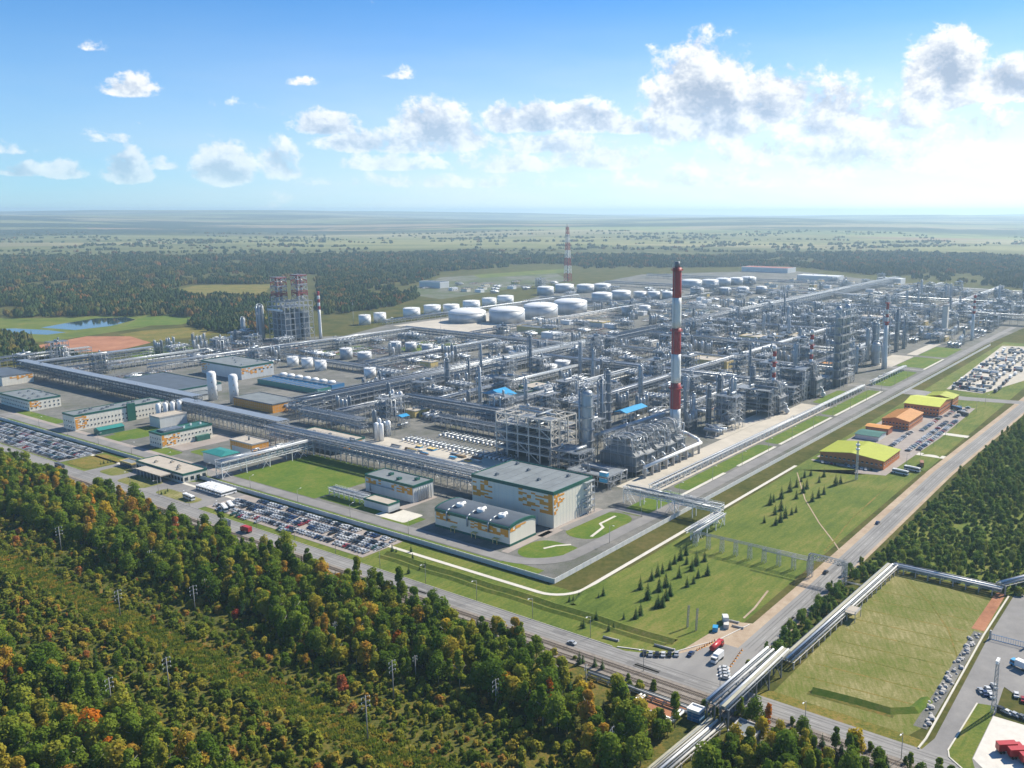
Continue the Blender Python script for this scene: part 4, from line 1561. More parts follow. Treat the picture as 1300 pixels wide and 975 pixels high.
# offices with bright roofs right of the boulevard
def gable(name, label, a, b, la, lb, h, rise, wall, roof, along='a', win=None, cat='building'):
    t = thing(name, label, cat, a, b)
    s = MB()
    s.box(0, la, 0, lb, 0, h)
    ridge = [(-.6, lb / 2, h + rise), (la + .6, lb / 2, h + rise)] if along == 'a' else [(la / 2, -.6, h + rise), (la / 2, lb + .6, h + rise)]
    if along == 'a':
        for x, f in ((0, (0, 2, 1)), (la, (0, 1, 2))):
            k = len(s.v)
            s.v += [(x, 0, h), (x, lb, h), (x, lb / 2, h + rise * .96)]
            s.face(tuple(k + i for i in ((0, 2, 1) if x == 0 else (0, 1, 2))))
    else:
        for y in (0, lb):
            k = len(s.v)
            s.v += [(0, y, h), (la, y, h), (la / 2, y, h + rise * .96)]
            s.face(tuple(k + i for i in ((0, 1, 2) if y == 0 else (0, 2, 1))))
    s.build('wall', wall, t)
    s = MB()
    e = .6
    th = .25
    if along == 'a':
        c0, c1 = [(-e, -e, h - .1), (la + e, -e, h - .1)], [(-e, lb + e, h - .1), (la + e, lb + e, h - .1)]
    else:
        c0, c1 = [(-e, -e, h - .1), (-e, lb + e, h - .1)], [(la + e, -e, h - .1), (la + e, lb + e, h - .1)]
    for c in (c0, c1):
        up = [(p[0], p[1], p[2] + th) for p in c] + [(q[0], q[1], q[2] + th) for q in ridge[::-1]]
        lo = c + ridge[::-1]
        k = len(s.v)
        s.v += up + lo
        s.face((k, k + 1, k + 2, k + 3))
        s.face((k + 7, k + 6, k + 5, k + 4))
        for i in range(4):
            j = (i + 1) % 4
            s.face((k + 4 + i, k + 4 + j, k + j, k + i))
    rf_ = s.build('roof', roof, t)
    s = MB()
    q = -.4
    while q < (la if along == 'a' else lb) + .4:
        for e0 in ((-.6, lb + .6) if along == 'a' else (-.6, la + .6)):
            if along == 'a':
                s.beam((q, e0, h + .2), (q, lb / 2, h + rise + .3), .12, caps=False)
            else:
                s.beam((e0, q, h + .2), (la / 2, q, h + rise + .3), .12, caps=False)
        q += 1.6
    s.build('roof_seams', roof, rf_, kind='stuff')
    for (face, n, rows, z0, dz, w, hh) in win or []:
        L = lb if face == 'a' else la
        me = shared('office_window_%s_%.1f_%.1f' % (face, w, hh), ['glass_dark', 'white_paint'], (lambda q: (q.box(-.05, .08, -w / 2, w / 2, 0, hh), q.box(-.1, .08, -w / 2 - .15, w / 2 + .15, -.2, -.02, 1))) if face == 'a'
                    else (lambda q: (q.box(-w / 2, w / 2, -.05, .08, 0, hh), q.box(-w / 2 - .15, w / 2 + .15, -.1, .08, -.2, -.02, 1))))
        for j in range(rows):
            for i in range(n):
                p = L * (i + .5) / n
                put('window', me, t, (-.05, p, z0 + j * dz) if face == 'a' else (p, -.05, z0 + j * dz))
    return t


gable('lime_roof_hall', 'long hall under a bright lime yellow roof, nearest of the bright roofs', 284, -72.5, 38, 47, 6.5, 2.6, 'wall_orange', 'roof_lime', 'a', [('a', 14, 1, 3.2, 3, 1.6, 1.1), ('b', 8, 1, 3, 3, 1.6, 1.1)])
gable('teal_roof_shed', 'low shed with dark teal roof between lime and orange halls', 361, -44, 19, 19, 3.6, 1., 'panel_grey', 'roof_green_dark', 'b')
gable('orange_roof_shed', 'little orange roofed shed beside the teal shed', 386, -44, 11, 19, 5, .8, 'wall_brick', 'roof_orange', 'b')
gable('orange_roof_hall', 'two storey brick red house under a plain orange roof', 410, -53.5, 42, 22.5, 7.5, 2.4, 'wall_orange', 'roof_orange', 'a', [('a', 8, 2, 1.4, 3, 1.4, 1.2), ('b', 12, 2, 1.4, 3, 1.4, 1.2)])
gable('yellow_roof_office', 'orange brick office with yellow hipped roof, farthest of the bright roofs', 476, -61, 42, 31, 9, 3., 'wall_orange', 'roof_lime', 'b', [('a', 11, 2, 1.6, 3.6, 1.4, 1.5), ('b', 12, 2, 1.6, 3.6, 1.4, 1.5)])
t = gable('yellow_roof_wing', 'rear wing with yellow roof joined to the far brick office', 519, -62, 22, 24, 9, 2.2, 'wall_orange', 'roof_lime', 'a', [('b', 6, 2, 1.6, 3.6, 1.4, 1.5)])

# ================================================================== chimneys and towers
banded_chimney('striped_chimney', 'tallest chimney, painted in broad red and white bands', 254, 80.5, 4.3, 3.25,
               [(13.4, 'chimney_red'), (31, 'chimney_white'), (51.5, 'chimney_red'), (73.6, 'chimney_white'), (93.5, 'chimney_red'), (116.3, 'chimney_white'), (138.7, 'chimney_red')], (4.5, .62), 28, (47, 91, 136.5))
banded_chimney('white_chimney', 'slim white chimney with red bands near its top, beside the twin towers', 693, 57, 3.3, 1.5,
               [(51, 'chimney_white'), (55, 'chimney_red'), (60, 'chimney_white'), (64, 'chimney_red'), (69, 'chimney_white'), (77, 'chimney_red')], None, 20, (54, 76))
banded_chimney('white_chimney', 'smaller white chimney with red bands at the far end of the boulevard', 992, 27, 2.6, 1.5,
               [(38, 'chimney_white'), (41.5, 'chimney_red'), (45, 'chimney_white'), (49, 'chimney_red'), (53, 'chimney_white'), (57, 'chimney_red'), (60, 'chimney_white'), (64, 'chimney_red')], None, 18, (40, 62))
# flare tower far away
t = thing('flare_tower', 'tall red and white lattice flare tower at the back of the plant', 'tower', 1526, 1153)
s = MB()
lattice(s, 140, 15, 5, 14, 0, .9, 0, [0, 0, 1, 1])
s.build('lattice', ['chimney_red', 'chimney_white'], t, kind='stuff')
for k in range(2):
    s = MB()
    s.tube((k * 2.4 - 1.2, 0, 0), (k * 2.4 - 1.2, 0, 148 - k * 5), .9, 0, 8)
    s.build('flare_pipe', 'steel_dark', t)
s = MB()
s.box(-5, 5, -5, 5, 118, 119)
s.build('platform', 'steel', t)
# boiler block with two banded stacks
t = thing('boiler_block', 'boiler block with two red and white lattice stacks on the left', 'tower', 431, 812)
occ(425, 482, 805, 855)
s = MB()
frame_into(s, 46, 38, [8, 16, 24, 32, 40, 48, 55], 6, 4, .7, rng=random.Random(3), rail=False)
s.build('frame', 'steel_light', t, kind='stuff')
for k, z in enumerate((16, 32, 48)):
    s = MB()
    s.box(.5, 45.5, .5, 37.5, z + .4, z + .6)
    s.build('deck', 'steel', t)
for k in range(3):
    for j in range(2):
        s = MB()
        s.box(3 + k * 14, 13 + k * 14, 4 + j * 17, 16 + j * 17, 3, 38 + 4 * ((k + j) % 2))
        s.build('boiler_casing', 'cladding_dull', t)
s = MB()
s.tube((-1.5, 4, 44), (-1.5, 36, 44), 1.6, 0, 12)
s.build('flue_duct', 'tank_white', t)
for k, (x, y, zt) in enumerate(((12, 27, 89), (34, 11, 92))):
    mm = ['steel_light', 'stack_red']
    s = MB()
    lattice(s, zt - 55, 15, 14.5, 5, 0, .9, 55, [0, 1], x, y)
    s.build('stack_frame', mm, t, kind='stuff')
    for j in range(2):
        s = MB()
        zz = 55
        for q in range(6):
            z1 = zz + (zt - 55) / 6
            s.lathe([(2.1, zz), (2.1, z1)], (x + (j * 2 - 1) * 3.4, y, 0), 14, q % 2)
            zz = z1
        s.build('flue', mm, t)
    for q in range(3):
        s = MB()
        z = 55 + (zt - 55) * (q + 1) / 3
        for (u0, u1, v0, v1) in ((-8, 8, -8, -7.4), (-8, 8, 7.4, 8), (-8, -7.4, -7.4, 7.4), (7.4, 8, -7.4, 7.4)):
            s.box(x + u0, x + u1, y + v0, y + v1, z - 1.6, z - .2)
        s.build('band_gallery', 'stack_red' if q != 1 else 'steel_light', t)
t = banded_chimney('slim_chimney', 'slim red and white chimney at the right side of the boiler block', 481, 803, 2.2, 1.8, [(42, 'chimney_white'), (47, 'chimney_red'), (52, 'chimney_white'), (57, 'chimney_red'), (62, 'chimney_white'), (68, 'chimney_red')], None, 14)
column('pale column standing at the left side of the boiler block', 424, 862, 50, 4.5, 'cladding', 5, 4)
column('shorter column left of the boiler block', 412, 884, 32, 2.6, 'cladding', 3, 5)

# ================================================================== storage tanks
TK = [
    ('T1', 750, 772, 62, 15, .12, 'first from the left of the four great domed tanks'), ('T2', 781, 712, 59, 20, .1, 'second from the left of the four great domed tanks'),
    ('T3', 863, 707, 59, 20, .1, 'third from the left of the four great domed tanks'), ('T4', 948, 707, 60, 20, .1, 'rightmost of the four great domed tanks')]
for (q, a, b, d, h, dm, lab) in TK:
    tank(lab, a, b, d, h, dm, 'tank_grey', 'tank_roof', 'four great domed tanks', 'domed_tank', n=40)
for i, (a, b, d) in enumerate(((626, 880, 19), (661, 884, 20), (741, 895, 29), (795, 900, 30), (822, 880, 29), (891, 896, 32), (950, 905, 28), (1003, 910, 32))):
    tank(ORD[i] + ' from the left in the row of white tanks behind the great domed ones', a, b, d, 15, .05, 'tank_white', 'tank_roof', 'row of white tanks')
for i, (a, b, d) in enumerate(((1198, 965, 37), (1269, 967, 43), (1293, 926, 40), (1330, 905, 38), (1146, 777, 42), (1207, 771, 41), (1236, 743, 28), (1250, 718, 27), (1265, 692, 26), (979, 600, 28), (1010, 588, 21),
                               (1542, 792, 50), (1580, 762, 40), (1638, 757, 38), (1675, 740, 34), (1716, 726, 38), (1420, 640, 26), (1460, 615, 26), (1500, 590, 24), (1385, 690, 30))):
    tank(ORD[i] + ' grey walled tank in the far tank park, counting from the left', a, b, d, 16 if d > 30 else 14, .08, 'tank_grey', 'tank_roof', 'tanks of the far tank park', n=24)
for i, (a, b, d, h, dm, sh) in enumerate(((316, 640, 13, 11, .05, 'tank_white'), (319, 617, 13, 11, .05, 'tank_white'), (317, 590, 13, 11, .05, 'tank_white'), (320, 509, 13, 10, .05, 'tank_white'), (326, 490, 13, 9, .05, 'tank_white'))):
    tank(ORD[i] + ' from the left in the front row of small white tanks', a, b, d, h, dm, sh, 'tank_roof', 'front row of small white tanks', n=20)
for i, (a, b, d, h) in enumerate(((386, 630, 15, 13), (391, 602, 17, 10), (464, 628, 15, 12), (475, 611, 15, 11), (484, 590, 15, 9), (442, 355, 20, 11), (470, 356, 19, 12), (520, 470, 18, 6), (540, 500, 14, 7))):
    tank(ORD[i] + ' grey round tank among the racks left of the big pipe rack', a, b, d, h, .05, 'tank_grey', 'tank_roof', 'grey tanks among the racks', n=20)
for k in range(2):
    t = thing('white_bullet_tank', ('left' if k == 0 else 'right') + ' one of two upright white vessels by the sandy yard', 'tank', 139 + k * .4, 289 - k * 5, 'upright white vessels')
    s = MB()
    s.lathe([(2.0, 0), (2.0, 13), (1.6, 14), (.6, 14.6)], n=14)
    s.build('shell', 'tank_white', t)
    s = MB()
    s.beam((-2.3, .3, 0), (-2.3, .3, 14), .15)
    s.beam((-2.3, -.3, 0), (-2.3, -.3, 14), .15)
    s.build('ladder', 'steel', t)
occ(134, 146, 278, 296)

# ================================================================== pipe racks
rack('widest pipe rack, near half, three decks of silver pipes crossing the whole plant', 152, 410, 600, 410, 20, (7, 11.5, 16), 8, 13, 1, sup=1)
rack('widest pipe rack, far half, reaching the back edge of the plant', 600, 412, 1950, 425, 20, (7, 11.5, 16), 12, 12, 2, sup=1, detail=False)
rack('front pipe rack behind the big cream hall and the lawn', 87, 112, 87, 352, 10, (6.5, 10.5, 14.5), 6, 9, 3)
rack('front pipe rack behind the office block and silos', 99, 352.5, 99, 500, 10, (6.5, 10.5, 14.5), 6, 9, 4, cover='cladding')
rack('dark front pipe rack with pale top left of the silos', 114, 500.5, 114, 852, 10, (5, 8, 11, 14.5), 7, 8, 5, 'steel_dark', cover='cladding')
rack('raised white pipe bridge on trestles between gatehouse and front rack', 8, 297, 82, 297, 7, (8, 11.5), 6, 7, 6, 'white_paint', girder=1.6, sup=3)
rack('short pipe rack behind the sandy yard, left part', 147, 313, 147, 392, 9, (5, 9, 12), 6, 8, 7)
rack('pipe rack crossing in front of the blue canopy', 231, 203, 231, 353, 10, (6, 10, 14), 6, 9, 8)
rack('pipe rack linking the sandy yard to the widest rack', 158, 358, 236, 358, 9, (6, 9, 12), 6, 8, 9)
rack('pipe rack standing over the long row of heat exchangers', 203, 150, 203, 285, 8, (5, 9), 6, 7, 10)
rack('thick pipe rack behind the striped chimney', 482, 90, 482, 392, 12, (6, 10, 14), 8, 10, 11, big=.7)
rack('pipe rack running toward the yellow control building', 722, 90, 722, 396, 12, (6, 10, 14), 9, 9, 12, big=.7)
rack('long far pipe rack crossing near the end of the boulevard', 1212, -30, 1212, 396, 14, (8, 12, 16), 12, 10, 13, 'steel_dark', detail=False, big=.6)
rack('pipe rack passing right below the boiler block', 330, 718, 580, 718, 9, (5, 9, 12), 7, 8, 14)
rack('pipe rack between the boiler block and the widest rack', 577, 430, 577, 735, 9, (5, 9, 12), 8, 8, 15)
rack('pipe rack behind the front row of small white tanks', 338, 470, 338, 690, 8, (4, 7), 7, 7, 16)
rack('pipe rack between the grey round tanks', 345, 545, 570, 545, 8, (4, 7, 10), 7, 7, 17)
rack('left pipe rack running back from the dark front rack', 120, 850, 262, 850, 9, (5, 8, 11), 7, 7, 18, cover='cladding')
rack('second left pipe rack running back beside the broad dark roof', 122, 792, 300, 792, 8, (5, 9), 7, 7, 19)
rack('third left pipe rack reaching toward the boiler block', 196, 735, 420, 735, 9, (6, 10), 7, 7, 20)
rack('farthest left pipe rack near the red earth bank', 105, 925, 222, 925, 10, (6, 10), 7, 8, 21)
rack('pipe rack parallel to the widest one, behind the blue canopy', 240, 334, 470, 334, 8, (5, 9), 7, 7, 22)
rack('pipe rack beside the exchanger rows', 238, 262, 470, 262, 9, (5, 9, 12), 7, 8, 23)
rack('long pipe rack behind the first process units', 290, 205, 1000, 208, 9, (6, 10, 13), 9, 9, 24)
rack('pipe rack among the columns behind the tallest chimney', 300, 128, 560, 128, 7, (6, 10), 8, 7, 25)
rack('pipe rack between the twin towers and the white chimney', 600, 118, 960, 118, 8, (6, 10), 9, 7, 26)
rack('cross rack beside the twin towers', 610, 66, 610, 395, 8, (6, 10), 8, 7, 27)
rack('cross rack near the slab tower', 900, 90, 900, 396, 9, (6, 10, 13), 9, 7, 28)
rack('far cross rack through the tank park', 1100, 432, 1100, 900, 10, (5, 8), 14, 7, 29, detail=False)
rack('farthest cross rack before the wood', 1480, 60, 1480, 1000, 12, (6, 10), 16, 8, 30, detail=False)
rack('far rack running along the tank park', 620, 640, 1500, 655, 8, (4, 7), 14, 6, 31, detail=False)
rack('far rack beside the row of white tanks', 640, 850, 1180, 860, 8, (4, 7), 14, 6, 32, detail=False)
rack('rear rack right of the widest one', 1000, 290, 1900, 300, 10, (6, 10), 16, 7, 33, detail=False)
rack('rear rack nearest the end of the boulevard', 1230, 150, 1880, 160, 10, (6, 10), 16, 7, 34, detail=False)
rack('rearmost rack crossing behind everything', 1750, 70, 1750, 1050, 10, (6, 10), 18, 7, 35, detail=False)
rack('pipe rack behind the four great tanks', 1010, 432, 1010, 860, 8, (4, 7), 14, 6, 36, detail=False)

# ================================================================== first process unit by the chimney
structure('massive pale open frame of five storeys behind the big hall', 160, 128, 30, 52, [6.5, 13, 19.5, 26, 33], 3, 5, 41, None, 'concrete_pale', fill=1.8, bw=.85, open_top=True)
occ(158, 192, 124, 182)
structure('open steel frame on top of drums between pale frame and furnaces', 152, 97, 19, 26, [5, 10, 15], 3, 3, 42, fill=1.2)
occ(150, 172, 95, 125)
structure('low pump structure at the corner of the sandy yard', 138, 63, 22, 34, [4, 8], 3, 4, 43, fill=1.4)
occ(136, 162, 60, 98)
for k, (a, b) in enumerate(((147, 66), (147, 70))):
    t = thing('blue_container', ('upper' if k else 'lower') + ' bright blue box on the low pump structure', 'container', 139, 64, 'blue boxes', z=3.6 + k * 4)
    s = MB()
    s.box(-1.3, 1.2, 0, 6, .75, 3.4)
    s.build('body', 'roof_blue', t)
    s = MB()
    s.box(-1.4, 1.3, -.1, 6.1, 3.4, 3.6)
    s.build('lid', 'white_paint', t)
column('thickest column wrapped in pipes beside the pale frame', 182, 112, 54, 4.2, 'cladding', 6, 51)
column('dark slim column left of the tallest chimney', 240, 139, 50, 2.6, 'cladding_dull', 6, 52)
column('tall column in the middle of the unit left of the chimney', 271, 155, 51, 2.4, 'cladding_dull', 6, 53)
column('narrow pale column just left of the chimney shaft', 350, 174, 42, 1.9, 'cladding', 5, 54)
column('stout column at the near edge of the unit right of the chimney', 352, 80, 40, 2.8, 'cladding', 5, 55)


mat('furnace_plate', (.17, .18, .19), .7, .1, .25, .35, streak=True)
mat('duct_grey', (.36, .37, .38), .55, .2, .2, .6)


def furnace(label, a, b, la, lb, h, seed, stack=None):
    rng = random.Random(seed)
    t = thing('furnace', label, 'furnace', a, b, 'process furnaces')
    occ(a, a + la, b - 6, b + lb)
    s = MB()
    s.box(0, la, 0, lb, 3, h * .55)
    k = len(s.v)
    z0, z1 = h * .55, h * .8
    s.v += [(0, 0, z0), (la, 0, z0), (la, lb, z0), (0, lb, z0), (la * .2, lb * .3, z1), (la * .8, lb * .3, z1), (la * .8, lb * .7, z1), (la * .2, lb * .7, z1)]
    for f in ((0, 1, 5, 4), (1, 2, 6, 5), (2, 3, 7, 6), (3, 0, 4, 7)):
        s.face(tuple(k + i for i in f))
    s.box(la * .2, la * .8, lb * .3, lb * .7, z1, h)
    s.build('casing', 'furnace_plate', t)
    s = MB()
    for x in (0, la / 2, la):
        for y in (0, lb / 2, lb):
            s.box(x - .25, x + .25, y - .25, y + .25, 0, h * .56)
    for z in (3, h * .28, h * .55):
        s.box(-1.3, la + 1.3, -1.3, 0 - .02, z, z + .14)
        s.box(-1.3, -.02, -.02, lb + 1.2, z, z + .14)
        for zz in (.6, 1.15):
            s.beam((-1.3, -1.3, z + zz), (la + 1.3, -1.3, z + zz), .1)
            s.beam((-1.3, -1.3, z + zz), (-1.3, lb, z + zz), .1)
    for i in range(7):
        s.beam((-1.3, -1.3 + lb * i / 6, 0), (-1.3, -1.3 + lb * i / 6, h * .56), .16)
    s.build('gallery', 'steel', t, kind='stuff')
    s = MB()
    frame_into(s, la, lb * .8, [h * .62, h * .82, h + 1.5], 2, 4, .28, rng=rng)
    s.build('upper_frame', 'steel_light', t, (0, lb * .1, 0), kind='stuff')
    for q in range(9):
        s = MB()
        x, y = rng.uniform(0, la), rng.uniform(-1, lb)
        z1 = rng.uniform(h * .5, h + 3)
        s.path([(x, y, rng.uniform(1, 6)), (x, y, z1), (x, rng.uniform(0, lb), z1), (rng.uniform(0, la), rng.uniform(0, lb), z1 + rng.uniform(-3, 1))], rng.choice((.16, .25, .35)), 0, 6)
        s.build('pipe', rng.choice(('cladding', 'steel_light', 'pipe_white')), t)
    for q in range(2):
        s = MB()
        x = la * (.3 + .4 * q) + rng.uniform(-.8, .8)
        hh = rng.uniform(-2, 1.5)
        s.path([(x, lb * .5, h - 2), (x, lb * .5, h + 1.6 + hh), (x, lb * .36, h + 2.6 + hh), (x, lb * .2, h + 1.4 + hh), (x, lb * .1, h * .62)], rng.uniform(.55, .8), 0, 10)
        s.build('flue_duct', 'duct_grey', t)
    s = MB()
    s.lathe([(2.2, -1), (2.4, -.6), (2.4, .6), (2.2, 1)], (la * .5, -4, 2.8), 14, 0, True, 'x')
    s.path([(la * .5, -4, 4.6), (la * .5, -3.4, 7.5), (la * .5, -1.6, 9.5), (la * .5, .2, 9.5)], .8, 0, 10)
    s.build('draught_fan', 'pipe_white', t)
    return t


for k in range(5):
    furnace(ORD[k] + ' of five furnaces in line before the chimney, counting from the big hall', 173 + k * 14, 64, 11.5, 30, 25 - (k % 2) * 2, 60 + k)
t = thing('flue_header', 'long silver flue pipe on piers leading along the furnaces to the chimney', 'duct', 172, 56.5)
s = MB()
s.tube((0, 0, 8), (80, 0, 8), 1.3, 0, 12)
s.path([(78, 0, 8), (83, 4, 9), (84, 14, 12), (83, 22, 14)], 1.3, 0, 10)
s.build('pipe', 'pipe_white', t)
for k in range(9):
    s = MB()
    s.box(k * 9.5 + .6, k * 9.5 + 1.2, -.9, .9, 0, 6.9)
    s.build('pier', 'concrete', t)
t = thing('flue_header', 'upper pinkish silver flue duct leaning toward the chimney above the furnaces', 'duct', 180, 99)
s = MB()
s.tube((0, 0, 24), (68, -12, 27), 1.5, 0, 12)
s.build('pipe', 'cladding', t)
s = MB()
s.tube((0, 5, 22), (64, -7, 25), 1.2, 0, 12)
s.build('second_pipe', 'cladding', t)
s = MB()
for k in range(7):
    s.beam((k * 10, -k * 1.8 + 2.5, 0), (k * 10, -k * 1.8 + 2.5, 23 + k * .3), .5)
s.build('support', 'steel', t, kind='stuff')


def canopy(label, a, b, la, lb, h, m='roof_blue'):
    t = thing('blue_canopy', label, 'canopy', a, b)
    occ(a, a + la, b, b + lb)
    s = MB()
    s.v += [(0, 0, h), (la, 0, h), (la, lb, h), (0, lb, h), (0, lb / 2, h + lb * .16), (la, lb / 2, h + lb * .16)]
    for f in ((0, 1, 5, 4), (2, 3, 4, 5), (0, 4, 3), (1, 2, 5), (3, 2, 1, 0)):
        s.face(f)
    s.build('roof', m, t)
    s = MB()
    for i in range(6):
        for y in (.4, lb - .4):
            s.beam((la * (i + .1) / 5.2, y, 0), (la * (i + .1) / 5.2, y, h), .35)
    s.build('posts_frame', 'steel_light', t, kind='stuff')
    s = MB()
    for i in range(3):
        drum(s, la * (.2 + .3 * i), lb / 2, 2.5, 5, 1.4, 'x')
    s.build('compressor', 'cladding', t, kind='stuff')


canopy('bright blue compressor canopy left of the tallest chimney', 291, 150, 34, 13, 11)
canopy('bright blue canopy behind the exchanger rows', 292, 288, 18, 30, 9)
canopy('small round looking blue cover in the sandy yard behind the upright vessels', 176, 300, 9, 9, 10)

# rows of exchangers
ex = exchanger_proto()
first = True
cnt = 0
for row, (a, nb) in enumerate(((149, 25), (176, 22))):
    for i in range(nb):
        o = ex if first else copy_tree(ex)
        first = False
        b = 158 + i * 4.6
        o.location = W(a + (i % 3) * .5, b, 0)
        o.rotation_euler = (0, 0, ROT)
        tag(o, '%s heat exchanger from the right in the %s row beside the sandy yard' % (ORD[i], 'front' if row == 0 else 'rear'), 'heat exchanger', 'row of heat exchangers')
occ(144, 200, 155, 275)

# furnaces with banded stacks further along
for k, (a, b, la, lb, h, zt, lab) in enumerate(((404, 60, 16, 20, 27, 61, 'nearer'), (492, 60, 16, 20, 32, 66, 'farther'))):
    furnace(lab + ' of two furnaces carrying a red and white banded stack beside the boulevard', a, b, la, lb, h, 70 + k)
    t = thing('banded_stack', lab + ' red and white banded steel stack on a furnace by the boulevard', 'chimney', a + la / 2, b + lb / 2, None, 0, h)
    s = MB()
    z = 0.
    n = 7
    for i in range(n):
        s.lathe([(1.7 if i < n else 1.4, z), (1.7, z + (zt - h) / n)], n=14, m=i % 2)
        z += (zt - h) / n
    s.build('flue', ['chimney_white', 'chimney_red'], t)
    s = MB()
    s.lathe([(2.9, 0), (2.9, .2)], (0, 0, (zt - h) * .55), 12, 0, False)
    s.build('platform', 'chimney_red', t)
structure('broad steel structure around the nearer banded stack', 385, 62, 18, 34, [6, 12, 18, 24], 2, 3, 81, fill=1.3)
structure('broad steel structure around the farther banded stack', 470, 66, 20, 34, [6, 12, 18, 24, 30], 2, 3, 82, fill=1.3)
occ(383, 425, 55, 98)
occ(468, 512, 55, 102)
# twin towers
t = thing('twin_tower_frame', 'tallest steel tower frame holding three silver columns beside the boulevard', 'tower', 552, 58)
occ(548, 602, 54, 84)
s = MB()
frame_into(s, 42, 16, [9, 18, 27, 36, 45, 54, 63, 72, 80], 4, 2, .55, rng=random.Random(9), rail=True)
s.build('frame', 'steel_light', t, kind='stuff')
for k, (x, hh, r) in enumerate(((8, 84, 3.2), (21, 78, 2.6), (34, 84, 3.2))):
    s = MB()
    s.lathe([(r, 0), (r, hh - r), (r * .75, hh - .6), (r * .2, hh)], (x, 8, 0), 14)
    s.build('column', 'cladding', t)
    s = MB()
    s.path([(x, 8, hh), (x, 8, hh + 1.5), (x + 4.5, 8, hh + 1), (x + 4.5, 8, 4)], .5, 0, 8)
    s.build('pipe', 'cladding', t)
for k in range(8):
    s = MB()
    s.box(.3, 41.7, .3, 15.7, 9 * (k + 1) + .3, 9 * (k + 1) + .42)
    s.build('deck', 'steel', t)
column('fat dome topped reactor beside the white chimney', 714, 74, 27, 5, 'cladding', 3, 91)
for k, (a, b, h, r) in enumerate(((735, 92, 40, 2.2), (748, 88, 47, 2.6), (766, 90, 44, 2.2), (790, 86, 52, 2.8), (806, 92, 46, 2.2), (826, 84, 56, 2.4), (660, 84, 38, 2.2), (672, 92, 34, 2.4), (644, 74, 30, 2.4), (860, 84, 44, 2.2), (440, 82, 38, 2.2), (330, 92, 36, 2.2), (318, 100, 30, 2.), (448, 108, 34, 2.), (528, 98, 46, 2.4), (300, 110, 34, 1.9))):
    column(ORD[k] + ' column of the process units behind the boulevard, numbered from the white chimney outward', a, b, h, r, ('cladding', 'cladding_dull')[k % 2], 4, 100 + k, 'columns behind the boulevard')

rc = random.Random(404)
for k in range(34):
    for _ in range(30):
        a, b = rc.choice(((rc.uniform(285, 560), rc.uniform(85, 196)), (rc.uniform(600, 990), rc.uniform(78, 196)), (rc.uniform(730, 1180), rc.uniform(215, 390)), (rc.uniform(240, 470), rc.uniform(215, 390)), (rc.uniform(1230, 1700), rc.uniform(40, 280))))
        if free(a - 4, a + 4, b - 4, b + 4):
            break
    column('%s lesser column scattered through the units, nearest to farthest' % ORD[k], a, b, rc.uniform(22, 46), rc.uniform(1.2, 2.4), rc.choice(('cladding', 'cladding_dull', 'steel_light')), 4, 500 + k, 'lesser columns of the units')

